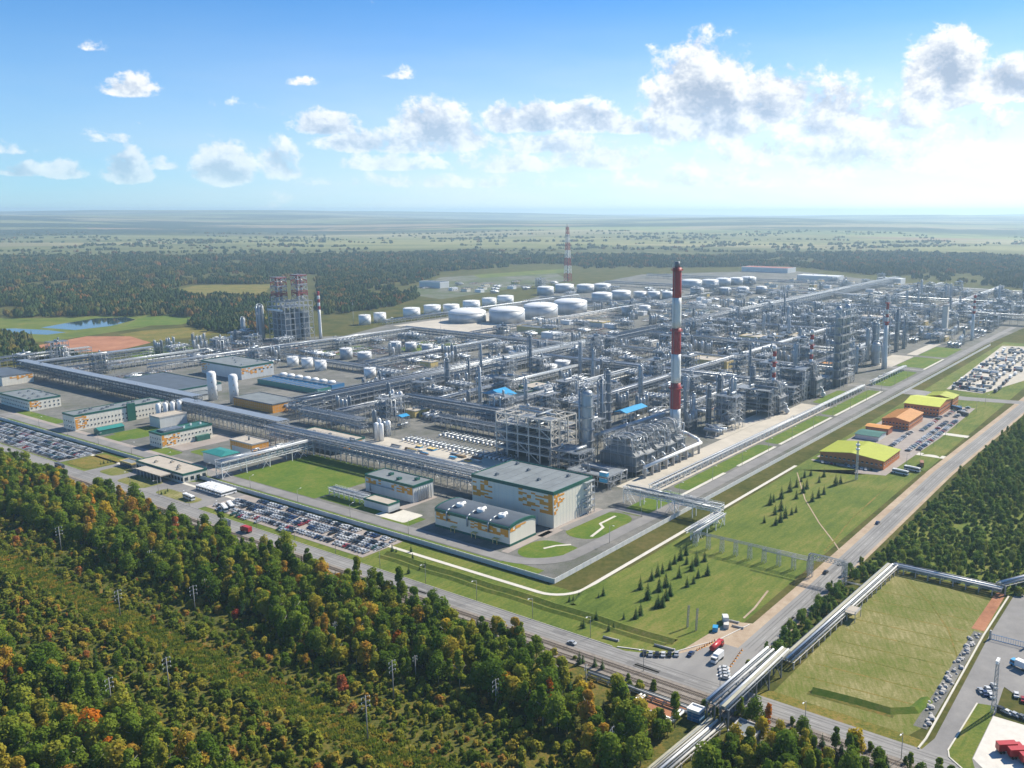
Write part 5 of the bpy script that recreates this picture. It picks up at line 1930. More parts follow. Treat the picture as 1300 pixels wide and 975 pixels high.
# ================================================================== smaller process units filling the plant, from a few kinds
def unit_proto(kind, seed):
    """one small process unit about 22 x 16 m, parts under an Empty; returns (root, la, lb)"""
    rng = random.Random(seed)
    if kind == 'frame':
        n = rng.choice((3, 4, 5))
        zs = [5.5 * (i + 1) for i in range(n)]
        t = structure('x', 0, 0, 20, 14, zs, 3, 2, seed, fill=1.2, frame=rng.choice(('steel_light', 'steel', 'steel_light')))
        return t, 20, 16
    if kind == 'cooler':
        t = structure('x', 0, 0, 26, 13, [6, 11], 4, 2, seed, fill=.8, name='air_cooler_bank', cat='air cooler', cool=True)
        return t, 26, 15
    if kind == 'vessels':
        t = thing('vessel_row', 'x', 'vessel', 0, 0)
        for i in range(4):
            s = MB()
            r = rng.uniform(1.3, 2.0)
            h = rng.uniform(9, 19)
            s.lathe([(r, 0), (r, h), (r * .75, h + .5 * r), (.2, h + .75 * r)], (3 + i * 5.4, 5, 0), 12)
            s.build('vessel', rng.choice(('cladding', 'tank_white', 'cladding_dull')), t)
            s = MB()
            s.path([(3 + i * 5.4, 5, h + r * .7), (3 + i * 5.4, 5, h + 2), (5.6 + i * 5.4, 5, h + 2), (5.6 + i * 5.4, 5, 1)], .25, 0, 6)
            s.build('pipe', 'steel_light', t)
        s = MB()
        frame_into(s, 22, 8, [5, 9], 4, 1, .26, rng=rng)
        s.build('frame', 'steel', t, (0, 1, 0), kind='stuff')
        return t, 23, 10
    if kind == 'drums':
        t = thing('drum_group', 'x', 'vessel', 0, 0)
        for i in range(4):
            s = MB()
            drum(s, 8, 2.4 + i * 4.4, 4 + (i % 2), 13, 1.6, 'x', n=12)
            s.build('drum', rng.choice(('cladding', 'pipe_white', 'cladding')), t)
            s = MB()
            for x in (4, 12):
                s.box(x - .4, x + .4, 1.2 + i * 4.4, 3.6 + i * 4.4, 0, 3)
            s.build('saddle', 'concrete', t, kind='stuff')
        for i in range(5):
            s = MB()
            y = rng.uniform(1, 17)
            s.path([(rng.uniform(2, 14), y, 5), (rng.uniform(2, 14), y, 8), (rng.uniform(0, 16), rng.uniform(0, 18), 8), (17, rng.uniform(0, 18), 8)], .22, 0, 6)
            s.build('pipe', 'steel_light', t)
        return t, 18, 19
    if kind == 'manifold':
        t = thing('pipe_manifold', 'x', 'pipes', 0, 0)
        for i in range(9):
            s = MB()
            r = rng.choice((.2, .28, .4))
            y = .8 + i * 1.6
            s.path([(0, y, 1.2), (rng.uniform(4, 9), y, 1.2), (rng.uniform(9, 12), y + rng.uniform(-2, 2), 1.2 + rng.choice((0, 0, 2))), (24, y, 1.2)], r, 0, 7)
            s.build('pipe', rng.choice(('cladding', 'pipe_white', 'steel_light', 'rust')), t)
        for i in range(6):
            s = MB()
            x, y = rng.uniform(2, 22), rng.uniform(1, 14)
            s.lathe([(.7, 0), (.7, 1.6), (.3, 2.1)], (x, y, 0), 8)
            s.build('pump', rng.choice(('blue_paint', 'white_paint', 'cladding')), t)
        s = MB()
        frame_into(s, 24, 14, [3.2], 4, 2, .22, brace=False, rng=rng)
        s.build('frame', 'steel', t, kind='stuff')
        return t, 25, 15
    # low house
    t = thing('equipment_house', 'x', 'building', 0, 0)
    w, r_, tr = rng.choice((('panel_cream', 'roof_tan', 'panel_yellow'), ('panel_grey', 'roof_grey', 'trim_green'), ('panel_yellow', 'roof_tan', 'concrete_pale'), ('tank_white', 'tank_roof', 'white_paint')))
    s = MB()
    s.box(0, 18, 0, 12, 0, 6)
    s.build('wall', w, t)
    s = MB()
    s.box(-.3, 18.3, -.3, 12.3, 6, 6.7)
    s.build('roof', tr, t)
    s = MB()
    s.box(.3, 17.7, .3, 11.7, 6.7, 6.8)
    s.build('roof_deck', r_, t)
    for i in range(3):
        s = MB()
        s.box(3 + i * 5, 5 + i * 5, 4, 6, 6.8, 8.2)
        s.build('roof_vent', 'cladding', t)
    for i in range(3):
        s = MB()
        s.box(2 + i * 5.5, 4.6 + i * 5.5, -.06, .05, 1.5 if i else 0, 3.6)
        s.build('window' if i else 'door', 'glass_dark' if i else 'steel_dark', t)
    return t, 19, 13


NOUN = {'frame': 'open steel frame with drums', 'cooler': 'air cooler bank with fans', 'vessels': 'row of upright vessels', 'drums': 'group of lying drums',
        'manifold': 'low tangle of pipes', 'house': 'small equipment house'}
_occ_save = list(OCC)
PROTO = {}
for kind, n in (('frame', 5), ('cooler', 2), ('vessels', 3), ('drums', 2), ('manifold', 3), ('house', 4)):
    PROTO[kind] = [unit_proto(kind, 200 + 10 * i + len(kind)) for i in range(n)]
OCC[:] = _occ_save
used_proto = set()
counts = {}


def place_unit(kind, a, b, rng, where):
    i = rng.randrange(len(PROTO[kind]))
    root, la, lb = PROTO[kind][i]
    if (kind, i) in used_proto:
        root = copy_tree(root)
    used_proto.add((kind, i))
    turn = rng.random() < .35
    if turn:
        root.location = W(a + lb, b, 0)
        root.rotation_euler = (0, 0, ROT + pi / 2)
    else:
        root.location = W(a, b + 2, 0)
        root.rotation_euler = (0, 0, ROT)
    k = counts.get((kind, where), 0)
    counts[(kind, where)] = k + 1
    tag(root, '%s %s %s' % (ORD[min(k, len(ORD) - 1)], NOUN[kind], where), None, where)
    return root


ZONES = [
    # a0, a1, b0, b1, cell, share filled, mix, where
    (296, 560, 66, 200, 27, 1., dict(frame=6, cooler=3, vessels=3, drums=2, manifold=2, house=.3), 'between chimney and twin towers, nearest first'),
    (600, 1000, 80, 200, 28, 1., dict(frame=6, cooler=3, vessels=3, drums=1, manifold=2, house=.5), 'beyond the twin towers, nearest first'),
    (205, 300, 100, 200, 27, 1., dict(frame=5, cooler=3, vessels=2, drums=2, manifold=2), 'behind the pale frame, nearest first'),
    (236, 478, 214, 396, 28, .95, dict(frame=3, cooler=3, vessels=2, drums=3, manifold=4, house=.6), 'between exchangers and widest rack, nearest first'),
    (488, 720, 214, 396, 30, .92, dict(frame=4, cooler=3, vessels=2, drums=2, manifold=4, house=1), 'around the yellow control building, nearest first'),
    (730, 1200, 125, 396, 27, .97, dict(frame=4, cooler=2, vessels=3, drums=1, manifold=2, house=1), 'far right of the widest rack, nearest first'),
    (150, 236, 290, 396, 28, .8, dict(frame=1, cooler=2, vessels=1, drums=2, manifold=4, house=.5), 'beside the sandy yard, nearest first'),
    (160, 330, 425, 480, 26, .9, dict(frame=1, cooler=2, vessels=2, drums=2, manifold=4, house=1), 'at the front end of the widest rack, nearest first'),
    (340, 575, 425, 715, 29, .9, dict(cooler=1.5, vessels=1.5, drums=2, manifold=6, house=.7, frame=.6), 'among the grey round tanks, nearest first'),
    (590, 700, 430, 640, 30, .9, dict(cooler=1, vessels=1, drums=2, manifold=5, house=1, frame=.6), 'before the four great tanks, nearest first'),
    (270, 420, 640, 900, 30, .85, dict(cooler=1, vessels=2, drums=2, manifold=4, house=.6, frame=2), 'near the boiler block, nearest first'),
    (118, 225, 690, 900, 29, .8, dict(cooler=1, vessels=1, drums=2, manifold=4, house=.8, frame=1), 'at the far left of the plant, nearest first'),
    (700, 1090, 430, 690, 34, .8, dict(cooler=1, vessels=1, drums=2, manifold=5, house=1.3, frame=.6), 'right of the four great tanks, nearest first'),
    (1110, 1470, 310, 680, 38, .8, dict(cooler=1, vessels=1, drums=2, manifold=4, house=2, frame=1), 'in the rear of the plant, nearest first'),
    (1220, 1740, 30, 300, 34, .92, dict(cooler=2, vessels=1, drums=2, manifold=3, house=1.5, frame=4), 'in the right rear of the plant, nearest first'),
    (905, 1195, 22, 84, 26, .9, dict(cooler=2, vessels=2, drums=2, manifold=3, house=1.5, frame=3), 'at the far end of the boulevard, nearest first'),
    (1000, 1200, 86, 124, 27, .9, dict(cooler=2, vessels=2, manifold=2, frame=4), 'behind the slab tower, nearest first'),
    (1500, 1900, 310, 700, 46, .8, dict(cooler=1, vessels=1, drums=1, manifold=3, house=3, frame=1), 'at the very back of the plant, nearest first'),
    (1150, 1480, 1070, 1330, 52, .6, dict(drums=2, manifold=4, house=2, frame=.6), 'in the works yard beyond the white tanks, nearest first'),
    (1020, 1460, 690, 900, 42, .5, dict(cooler=1, drums=2, manifold=4, house=2), 'in the far tank park, nearest first'),
]
rz = random.Random(77)
for (a0, a1, b0, b1, cell, share, mixd, where) in ZONES:
    cells = []
    na, nb = int((a1 - a0) / cell), int((b1 - b0) / (cell * .82))
    for i in range(na):
        for j in range(nb):
            cells.append((a0 + (i + .02) * (a1 - a0) / na, b0 + (j + .02) * (b1 - b0) / nb))
    cells.sort(key=lambda c: c[0] + c[1] * .4)
    for (a, b) in cells:
        a += rz.uniform(-2, 2)
        b += rz.uniform(-2, 2)
        ok = False
        for (ea, eb) in ((24, 17), (18, 14), (13, 10)):
            if free(a, a + ea, b, b + eb):
                ok = True
                break
        if not ok or rz.random() > share:
            continue
        kinds = list(mixd)
        kind = rz.choices(kinds, [mixd[k] for k in kinds])[0]
        place_unit(kind, a, b, rz, where)
        occ(a, a + 20, b, b + 14)
for kind in PROTO:
    for i, (root, la, lb) in enumerate(PROTO[kind]):
        if (kind, i) not in used_proto:
            for ch in KIDS.get(root.name, ()):
                bpy.data.objects.remove(ch)
            bpy.data.objects.remove(root)
# slender masts with lamps
rm = random.Random(5)
MASTS = [(449, 375, 412), (478, 395, 472), (632, 345, 410), (837, 372, 445), (855, 300, 400), (505, 375, 452), (560, 370, 430), (612, 372, 432), (652, 390, 430), (740, 350, 400), (330, 410, 470), (700, 350, 390), (970, 355, 400), (925, 350, 395), (1060, 370, 420), (1200, 372, 420), (770, 380, 440), (404, 400, 470), (545, 395, 470), (650, 420, 470)]
for k, (x, yt, yb) in enumerate(MASTS):
    a, b = AB(x, yb)
    if a > 1:
        mast(ORD[k] + ' thin light mast rising above the racks, counted from the left block of masts', a, b, 40, 'thin light masts', lamps=True)
# stacked materials in the sandy yard
STK = ['rust', 'pipe_white', 'roof_blue', 'wood', 'concrete_pale', 'cladding', 'steel_dark', 'panel_yellow']
for k in range(26):
    a, b = rm.uniform(112, 143), rm.uniform(165, 265)
    t = thing('material_stack', ORD[k] + ' stack of pipes, planks or crates laid out in the sandy yard', 'stack', a, b, 'stacks in the sandy yard')
    m1 = rm.choice(STK)
    la, lb = rm.uniform(2, 4), rm.uniform(5, 11)
    for q in range(3):
        s = MB()
        if m1 in ('rust', 'pipe_white', 'cladding'):
            for i in range(4 - q):
                s.tube((i * .75 + q * .38, 0, .38 + q * .62), (i * .75 + q * .38, lb, .38 + q * .62), .36, 0, 7)
        else:
            s.box(q * .1, la - q * .2, q * .2, lb - q * .3, q * .55, q * .55 + .5)
        s.build('layer', m1 if q < 2 else rm.choice(STK), t)

# ================================================================== roadside things, pipelines, railway
R7 = random.Random(21)
# low white pipe trestle along the boulevard
rack('low white pipe trestle along the boulevard beside the sandy yard', 150, 37, 560, 36, 3.2, (4.6,), 8, 3, 301, 'white_paint', big=.35, detail=False)
rack('low white pipe trestle along the boulevard beyond the twin towers', 585, 36, 700, 35, 3.2, (4.6,), 8, 3, 302, 'white_paint', big=.35, detail=False)
rack('pipe bridge stepping over the boulevard and the wall', 124, 40, 124, -28, 4.5, (8, 10.5), 6, 5, 303, 'white_paint', sup=2, girder=1.2)
rack('short pipe trestle outside the wall joining two bridges', 121, -29, 84, -29, 4.5, (7,), 5, 5, 304, 'white_paint', sup=2, girder=1.2)
for k in range(9):
    t = thing('trestle_tower', ORD[k] + ' lattice leg from the wall under the pipe line crossing the meadow', 'trestle', 83, -33 - k * 8.2, 'lattice legs of the meadow pipe line')
    s = MB()
    lattice(s, 7.6, 2.0, 1.6, 3, 0, .13)
    s.build('lattice', 'steel_light', t, kind='stuff')
    s = MB()
    s.box(-1.8, 1.8, -.15, .15, 7.6, 7.85)
    s.build('cross_beam', 'steel_light', t)
t = thing('meadow_pipe_line', 'bundle of white pipes crossing the meadow on lattice legs', 'pipeline', 83, -29)
for k in range(3):
    s = MB()
    s.tube((-1.4 + k * 1.4, 0, 8.1), (-1.4 + k * 1.4, -76, 8.1), .17, 0, 8)
    s.build('pipe', 'pipe_aged', t)
t = thing('road_gantry', 'white lattice pipe gantry spanning the avenue', 'gantry', 79, -109)
for y in (-9.5, 8):
    s = MB()
    lattice(s, 12, 2.2, 2.0, 5, 0, .17, 0, None, 0, y)
    s.build('leg', 'steel_light', t)
s = MB()
for x in (-1, 1):
    for z in (10.2, 12):
        s.beam((x, -10, z), (x, 9, z), .18)
    for k in range(10):
        y = -10 + 1.9 * k
        s.beam((x, y, 10.2), (x, y + 1.9, 12), .16)
        s.beam((x, y, 12), (x, y, 10.2), .16)
s.build('girder', 'steel_light', t)
for k in range(2):
    s = MB()
    s.path([(-.5 + k, 34, 8.35), (-.5 + k, 9.5, 8.35), (-.5 + k, 8.4, 12.5), (-.5 + k, -9.5, 12.5), (-.5 + k, -9.8, 2), (-.5 + k, -18, 2)], .18, 0, 8)
    s.build('pipe', 'pipe_aged', t)


def pipeline(label, a0, b0, a1, b1, z, n=4, w=6.5, duct=True, pier=6, seed=0, dark=False):
    """bundle of big insulated pipes lying on short portals"""
    L = hypot(a1 - a0, b1 - b0)
    t = thing('pipeline', label, 'pipeline', a0, b0, None, atan2(b1 - b0, a1 - a0))
    s = MB()
    k = 0.
    while k <= L:
        for y in (-w / 2, w / 2):
            s.box(k - .25, k + .25, y - .25, y + .25, 0, z)
        s.box(k - .2, k + .2, -w / 2 - .4, w / 2 + .4, z, z + .35)
        if dark:
            s.beam((k, -w / 2, 0), (k, w / 2, z), .25)
            s.beam((k, w / 2, 0), (k, -w / 2, z), .25)
        k += pier
    for y in (-w / 2, w / 2):
        s.beam((0, y, z + .18), (L, y, z + .18), .3)
    s.build('portal', 'steel_dark' if dark else 'concrete', t, kind='stuff')
    y = -w / 2 + .7
    for i in range(n):
        r = (.5, .3, .55, .3, .4, .3)[i % 6]
        s = MB()
        s.tube((0, y + r * .3, z + .36 + r), (L, y + r * .3, z + .36 + r), r, 0, 10)
        s.build('pipe', ('pipe_aged', 'steel_dark', 'pipe_white', 'pipe_aged', 'steel_dark', 'rust')[i % 6], t)
        y += 2 * r + .42
    if duct:
        s = MB()
        s.box(0, L, w / 2 - 1.7, w / 2 - .1, z + .36, z + 1.1)
        s.build('insulated_duct', 'insulation_yellow', t)
    return t


pipeline('pipeline bundle leaving the picture at the bottom, under the trees', -110, -121, -64, -124, 1.6, 5, 7, True, 6)
pipeline('left one of two raised pipe bridges over the public road', -64, -121.4, -16, -123, 8, 3, 3.2, False, 11, dark=True)
pipeline('right one of two raised pipe bridges over the public road', -64, -126.8, -12, -127.6, 7.6, 3, 3.2, True, 11, dark=True)
pipeline('long pipeline bundle beside the mown field', -11, -127.5, 110, -133, 2.6, 5, 6, True, 6)
pipeline('pipeline bundle closing off the far end of the mown field', 110, -133, 110, -185, 2.6, 5, 5, False, 6)
pipeline('pipeline bundle leaving at the right edge of the picture', 112, -184, 150, -206, 4.5, 4, 5, False, 7)
pipeline('pale pipeline hidden in bushes below the railway', -61.5, -66, -61.5, -112, 1.0, 2, 2.6, False, 5)
t = thing('expansion_loop', 'white pipe loops bending around a pit beside the railway', 'pipeline', -69, -101)
for k in range(2):
    s = MB()
    o = k * 1.5
    s.path([(6, 8 + o, 1.4), (-2 - o, 8 + o, 1.4), (-2 - o, -8 - o, 1.4), (5, -8 - o, 1.4), (5, -14 - o, 1.4)], .5, 0, 9)
    s.build('pipe', 'pipe_white', t)
t = thing('valve_platform', 'square platform with railing on the long pipeline bundle', 'platform', 46, -134.5)
s = MB()
s.box(-4, 4, -2.6, 2.6, 3.8, 4.2)
s.build('deck', 'roof_tan', t)
s = MB()
for x in (-3.8, 3.8):
    for y in (-2.4, 2.4):
        s.beam((x, y, 0), (x, y, 5.3), .25)
for z in (4.8, 5.3):
    s.beam((-3.8, -2.4, z), (3.8, -2.4, z), .1)
    s.beam((-3.8, 2.4, z), (3.8, 2.4, z), .1)
    s.beam((-3.8, -2.4, z), (-3.8, 2.4, z), .1)
s.build('railing', 'steel_light', t, kind='stuff')
t, r = building('concrete_hut', 'flat roofed concrete hut among trees below the raised pipe bridges', -71, -141, 9, 9, 4.6, 'concrete', 'roof_grey', 'concrete', .4)
t, r = building('blue_cabin', 'small blue and white cabin at the foot of the raised pipe bridges', -66, -118, 4, 5, 4, 'blue_paint', 'white_paint', 'white_paint', .4)
t, r = building('depot_house', 'brick depot house with grey roof and blue gate at the right edge', 58, -232, 24, 20, 7, 'wall_brick', 'roof_grey', 'steel', .5, win=[('b', 4, 1, 2, 3, 2, 1.6), ('a', 4, 1, 2, 3, 2, 1.6)])
t, r = building('guard_booth', 'white guard booth by the depot gate', 62, -211, 4, 4, 3.4, 'white_paint', 'roof_grey', 'white_paint', .3, win=[('a', 1, 1, 1.2, 2, 2, 1.2)])
t = thing('depot_gate', 'steel sliding gate across the depot road', 'gate', 60, -190)
for y in (0, -14):
    s = MB()
    s.box(-.4, .4, y - .4, y + .4, 0, 4.2)
    s.build('post', 'concrete', t)
s = MB()
for k in range(15):
    s.beam((0, -.6 - k * .95, .2), (0, -.6 - k * .95, 2.6), .1)
s.beam((0, -.5, 2.6), (0, -13.6, 2.6), .16)
s.beam((0, -.5, .3), (0, -13.6, .3), .16)
s.build('bars', 'blue_paint', t, kind='stuff')
# rubble along the depot road
for k in range(47):
    a = -22 + k * 1.82
    t = MB()
    r = R7.uniform(.6, 1.5)
    pr = [(r * .6, 0), (r * R7.uniform(.8, 1.1), r * .35), (r * R7.uniform(.4, .7), r * .8), (r * .1, r * .9)]
    t.lathe(pr, (0, 0, 0), 6, 0, False)
    t.build('rubble_block', 'concrete', None, W(a + R7.uniform(-.4, .4), -184 + R7.uniform(-2, 2), .1), R7.uniform(0, 6), label=(ORD[k] if k < len(ORD) else 'one of the farthest') + ' pale rubble lump along the depot road, from the near end', cat='rubble', group='rubble along the depot road')

# railway: two tracks on ballast
strip('ballast_bed', [(-52, 600), (-52, -250)], 11, .05, 'ballast', h=.25)
for k, a in enumerate((-49.6, -54.4)):
    s = MB()
    i = 0
    while i * .75 < 620:
        y = 370 - i * .75
        s.box(-1.3, 1.3, y - .13, y + .13, 0, .16)
        i += 1
    t = s.build('sleepers_row', 'sleeper', None, W(a, 0, .31), ROT, kind='structure')
    for o in (-.76, .76):
        s = MB()
        s.box(o - .06, o + .06, -250, 600, .16, .34)
        s.build('rail', 'rail_steel', t)
# poles beside the public road
def lamp_post(label, a, b, h, arm=True, group='lamp posts', name='lamp_post', rot=0.):
    t = thing(name, label, 'lamp post', a, b, group, rot)
    put('pole', shared('lamp_pole_%d' % h, 'pole_grey', lambda s: s.tube((0, 0, 0), (0, 0, h), .14, 0, 6, .09)), t)
    if arm:
        put('arm', shared('lamp_arm_%d' % h, ['pole_grey', 'white_paint'], lambda s: (s.tube((0, 0, h - .1), (-2.2, 0, h + .6), .08, 0, 5), s.box(-3.1, -2.1, -.2, .2, h + .5, h + .72, 1))), t)


bs = [330, 295, 260, 225, 190, 155, 120, 85, 52, 18, -16, -48, -82, -116, -150, -184]
for k, b in enumerate(bs):
    lamp_post(ORD[k] + ' lamp post along the public road, counting from the left', -35.6 if b > -60 else -46.6, b, 10, group='lamp posts of the public road')
for k in range(14):
    lamp_post(ORD[k] + ' lamp post along the boulevard, counting from the big hall', 60 + k * 45, 16 if k else 8, 10, group='lamp posts of the boulevard', rot=pi / 2)
for k in range(8):
    lamp_post(ORD[k] + ' lamp post beside the office yards and the avenue', 300 + k * 36, -84, 10, group='lamp posts of the office yards', rot=pi / 2)
for k in range(10):
    lamp_post(ORD[k] + ' lamp post along the inner road behind the wall, from the left', 6.8, 560 - k * 50, 8, group='lamp posts behind the wall', rot=pi)


def power_pole(label, a, b, h, kind=0, group='power line poles'):
    t = thing('power_pole', label, 'power pole', a, b, group, R7.uniform(-.2, .2))
    s = MB()
    s.tube((0, 0, 0), (0, 0, h), .26, 0, 7, .16)
    if kind == 2:
        s.tube((2.6, 0, 0), (0, 0, h * .8), .2, 0, 6)
    s.build('pole', 'pole_grey', t)
    for z in ((h - .4, h - 2.2, h - 4.) if kind else (h - .4, h - 1.6)):
        s = MB()
        wd = 1.5 if kind else .9
        s.beam((-wd, 0, z), (wd, 0, z), .12)
        s.build('crossarm', 'steel', t)
        for x in (-wd, wd):
            s = MB()
            s.tube((x, 0, z - .8), (x, 0, z), .09, 0, 6)
            s.build('insulator', 'white_paint', t)


PP = sorted([(78, 700, 1, 14), (132, 690, 0, 10), (153, 783, 1, 13), (215, 877, 1, 14), (143, 905, 1, 14), (248, 777, 1, 13), (467, 940, 1, 17), (500, 888, 1, 16), (427, 820, 0, 11), (630, 900, 2, 12), (744, 880, 0, 12), (777, 968, 2, 13), (338, 782, 0, 11), (528, 862, 0, 10), (192, 722, 0, 10), (262, 760, 0, 10)])
for k, (x, y, kd, h) in enumerate(PP):
    a, b = AB(x, y)
    power_pole(ORD[k] + ' power pole in the wood, counting from the left edge', a, b, h, kd)
t = thing('wire_lattice_mast', 'tall lattice radio mast before the lime roofed hall', 'mast', *AB(1087, 609))
s = MB()
lattice(s, 27, 1.5, .7, 12, 0, .16)
s.build('lattice', 'steel_light', t, kind='stuff')
for z in (21, 24):
    s = MB()
    s.lathe([(1.4, 0), (1.4, 1.2)], (0, 0, z), 8)
    s.build('antenna', 'white_paint', t)
t = thing('floodlight_mast', 'lattice floodlight mast in the depot yard', 'mast', *AB(1261, 905))
s = MB()
lattice(s, 20, 1.6, .9, 10, 0, .16)
s.build('lattice', 'steel_light', t, kind='stuff')
s = MB()
s.box(-1.6, 1.6, -.5, .5, 20, 21.2)
s.build('lamps', 'white_paint', t)
for k, (x, y) in enumerate(((873, 797), (884, 801))):
    t = thing('angle_pylon', ('left' if k == 0 else 'right') + ' one of two leaning lattice poles by the junction', 'pylon', *AB(x, y), 'leaning lattice poles')
    s = MB()
    for i in range(6):
        z0, z1 = i * 1.7, i * 1.7 + 1.7
        l0, l1 = z0 * .1, z1 * .1
        for (x_, y_) in ((-.5, 0), (.5, 0), (0, .6)):
            s.beam((x_ + l0, y_, z0), (x_ * .95 + l1, y_, z1), .16)
        s.beam((-.5 + l0, 0, z0), (.5 + l1, 0, z1), .12)
        s.beam((.5 + l0, 0, z0), (l1, .6, z1), .12)
    s.build('lattice', 'pole_grey', t)

# ================================================================== vehicles
CARCOL = {'white': (.62, .62, .60), 'silver': (.38, .40, .42), 'black': (.02, .02, .022), 'grey': (.12, .13, .14), 'dark blue': (.02, .04, .11), 'red': (.32, .02, .02), 'green': (.03, .09, .06)}
for c, v in CARCOL.items():
    mat('car_' + c.replace(' ', '_'), v, .3, .1, .05, 1.)


def car_body(s):
    P = [(-2.15, .35), (-2.2, .75), (-2.0, .95), (-1.4, 1.0), (-.9, 1.45), (.55, 1.48), (1.2, .98), (2.05, .85), (2.2, .6), (2.15, .35)]
    w = .88
    k = len(s.v)
    for y, q in ((-w, 1), (w, 1)):
        for x, z in P:
            s.v.append((x, y * (.82 if z > 1.1 else 1), z))
    n = len(P)
    s.face(tuple(range(k, k + n)))
    s.face(tuple(range(k + 2 * n - 1, k + n - 1, -1)))
    for i in range(n):
        j = (i + 1) % n
        s.face((k + j, k + i, k + n + i, k + n + j))


def car_glass(s):
    for sy in (-1, 1):
        y0, y1 = sy * .87, sy * .745
        s.quad((-1.25, y0, 1.02), (.98, y0, 1.02), (.5, y1, 1.42), (-.85, y1, 1.42))
    s.quad((1.16, -.7, 1.03), (1.16, .7, 1.03), (.62, .62, 1.455), (.62, -.62, 1.455))
    s.quad((-1.38, .7, 1.05), (-1.38, -.7, 1.05), (-.96, -.62, 1.44), (-.96, .62, 1.44))


def wheel(s, x, y):
    s.lathe([(.33, -.11), (.33, .11)], (x, y, .33), 9, 2, True, 'y')


CARM = {}
for c in CARCOL:
    s = MB()
    car_body(s)
    k = len(s.f)
    car_glass(s)
    for i in range(k, len(s.f)):
        s.m[i] = 1
    for x in (-1.35, 1.4):
        for y in (-.8, .8):
            wheel(s, x, y)
    CARM[c] = s.mesh('car_' + c, ['car_' + c.replace(' ', '_'), 'glass_dark', 'rubber'])
CCHOICE = ['white'] * 7 + ['silver'] * 6 + ['black'] * 5 + ['grey'] * 4 + ['dark blue'] * 2 + ['red'] + ['green']


def detailed_car(label, a, b, ang, colour):
    t = thing('parked_car', label, 'car', a, b, None, ang, .17)
    put('body', shared('car_body_' + colour, 'car_' + colour.replace(' ', '_'), car_body), t)
    put('window', shared('car_glass', 'glass_dark', lambda s: [car_glass(s)]), t, (0, 0, .012))
    rim = shared('car_rim', 'cladding', lambda s: s.lathe([(.19, -.125), (.19, .125)], (0, 0, .33), 8, 0, True, 'y'))
    me = shared('car_wheel', 'rubber', lambda s: s.lathe([(.33, -.11), (.33, .11)], (0, 0, .33), 10, 0, True, 'y'))
    for x in (-1.35, 1.4):
        for y in (-.82, .82):
            w_ = put('wheel', me, t, (x, y, 0))
            put('rim', rim, w_)


near_cars = [(818, 831, 'black', .5), (826, 832, 'silver', .5), (834, 832.5, 'black', .5), (842, 832.5, 'white', .5), (850, 832.5, 'black', .5), (859, 832, 'silver', .5), (877, 832, 'dark blue', .1),
             (919, 850, 'white', 1.9), (919.5, 854, 'white', 1.9), (920, 858, 'silver', 1.9), (920.5, 862, 'white', 1.9), (726, 818, 'silver', 1.57), (1048, 728, 'black', 0), (1114, 665, 'dark blue', 0),
             (1245, 879, 'silver', .5), (1250, 882, 'dark blue', .5), (1254, 877, 'white', .5), (1258, 885, 'white', .5), (1262, 873, 'white', .5), (1290, 884, 'white', .2), (1299, 890, 'red', .2),
             (1270, 902, 'black', 1.2), (1278, 906, 'white', 1.2), (1287, 909, 'silver', 1.2), (1296, 912, 'grey', 1.2), (941, 478, 'white', 0)]
NL = ['first in the row of six at the junction', 'second in the row of six at the junction', 'third in the row of six at the junction', 'fourth in the row of six at the junction', 'fifth in the row of six at the junction',
      'last in the row of six at the junction', 'standing alone right of the row of six', 'farthest of four in the right hand group at the junction', 'third of four in the right hand group at the junction', 'second of four in the right hand group at the junction',
      'nearest of four in the right hand group at the junction', 'driving along the public road beside the railway', 'driving under the gantry on the avenue', 'driving farther up the avenue', 'left in the depot cluster by the lawn',
      'second in the depot cluster by the lawn', 'middle in the depot cluster by the lawn', 'nearest in the depot cluster by the lawn', 'farthest in the depot cluster by the lawn', 'alone in the middle of the depot yard',
      'beside the lone one at the right edge', 'first in the depot row by the slab', 'second in the depot row by the slab', 'third in the depot row by the slab', 'last in the depot row by the slab', '']
for (x, y, c, ang), nl in zip(near_cars, NL):
    if nl:
        a, b = AB(x, y)
        detailed_car('%s car, %s' % (c, nl), a, b, ang, c)
cars = []
for row, (a, b0, b1, gap) in enumerate(((-6.2, 108, 232, .1), (-13.2, 106, 246, .06), (-18.4, 106, 246, .08), (-25.6, 108, 246, .12), (-30.0, 150, 240, .6))):
    b = b0
    while b < b1:
        if R7.random() > gap:
            cars.append((a + R7.uniform(-.3, .3), b, R7.choice((0, pi)) + R7.uniform(-.04, .04), 'before the wall', row))
        b += 2.65
for row, (a, b0, b1, gap) in enumerate(((-6.4, 432, 600, .08), (-13.5, 432, 610, .06), (-18.5, 432, 610, .06), (-25.5, 434, 600, .07), (-31, 436, 590, .1))):
    b = b0
    while b < b1:
        if R7.random() > gap:
            cars.append((a + R7.uniform(-.3, .3), b, R7.choice((0, pi)) + R7.uniform(-.04, .04), 'in the left car park', row))
        b += 2.65
for row, (b, a0, a1) in enumerate(((-57, 350, 410), (-63, 415, 478), (-72, 345, 470), (-78, 352, 470), (-66, 482, 530), (-74, 482, 530))):
    a = a0
    while a < a1:
        if R7.random() > .25:
            cars.append((a, b + R7.uniform(-.3, .3), pi / 2 + R7.uniform(-.1, .1), 'by the bright roofed offices', row))
        a += 2.75
for i in range(12):
    cars.append((283 + R7.uniform(-6, -1), -30 - i * 3.2, .4, 'before the lime roofed hall', 0))
random.Random(2).shuffle(cars)
cars.sort(key=lambda c: hypot(*W(c[0], c[1])[:2]) // 60)
ROWN = ['first row', 'second row', 'third row', 'fourth row', 'fifth row', 'sixth row']
ROWO = ['nearest row', 'orange house row', 'inner lawn row', 'outer lawn row', 'inner far row', 'outer far row']
rest = []
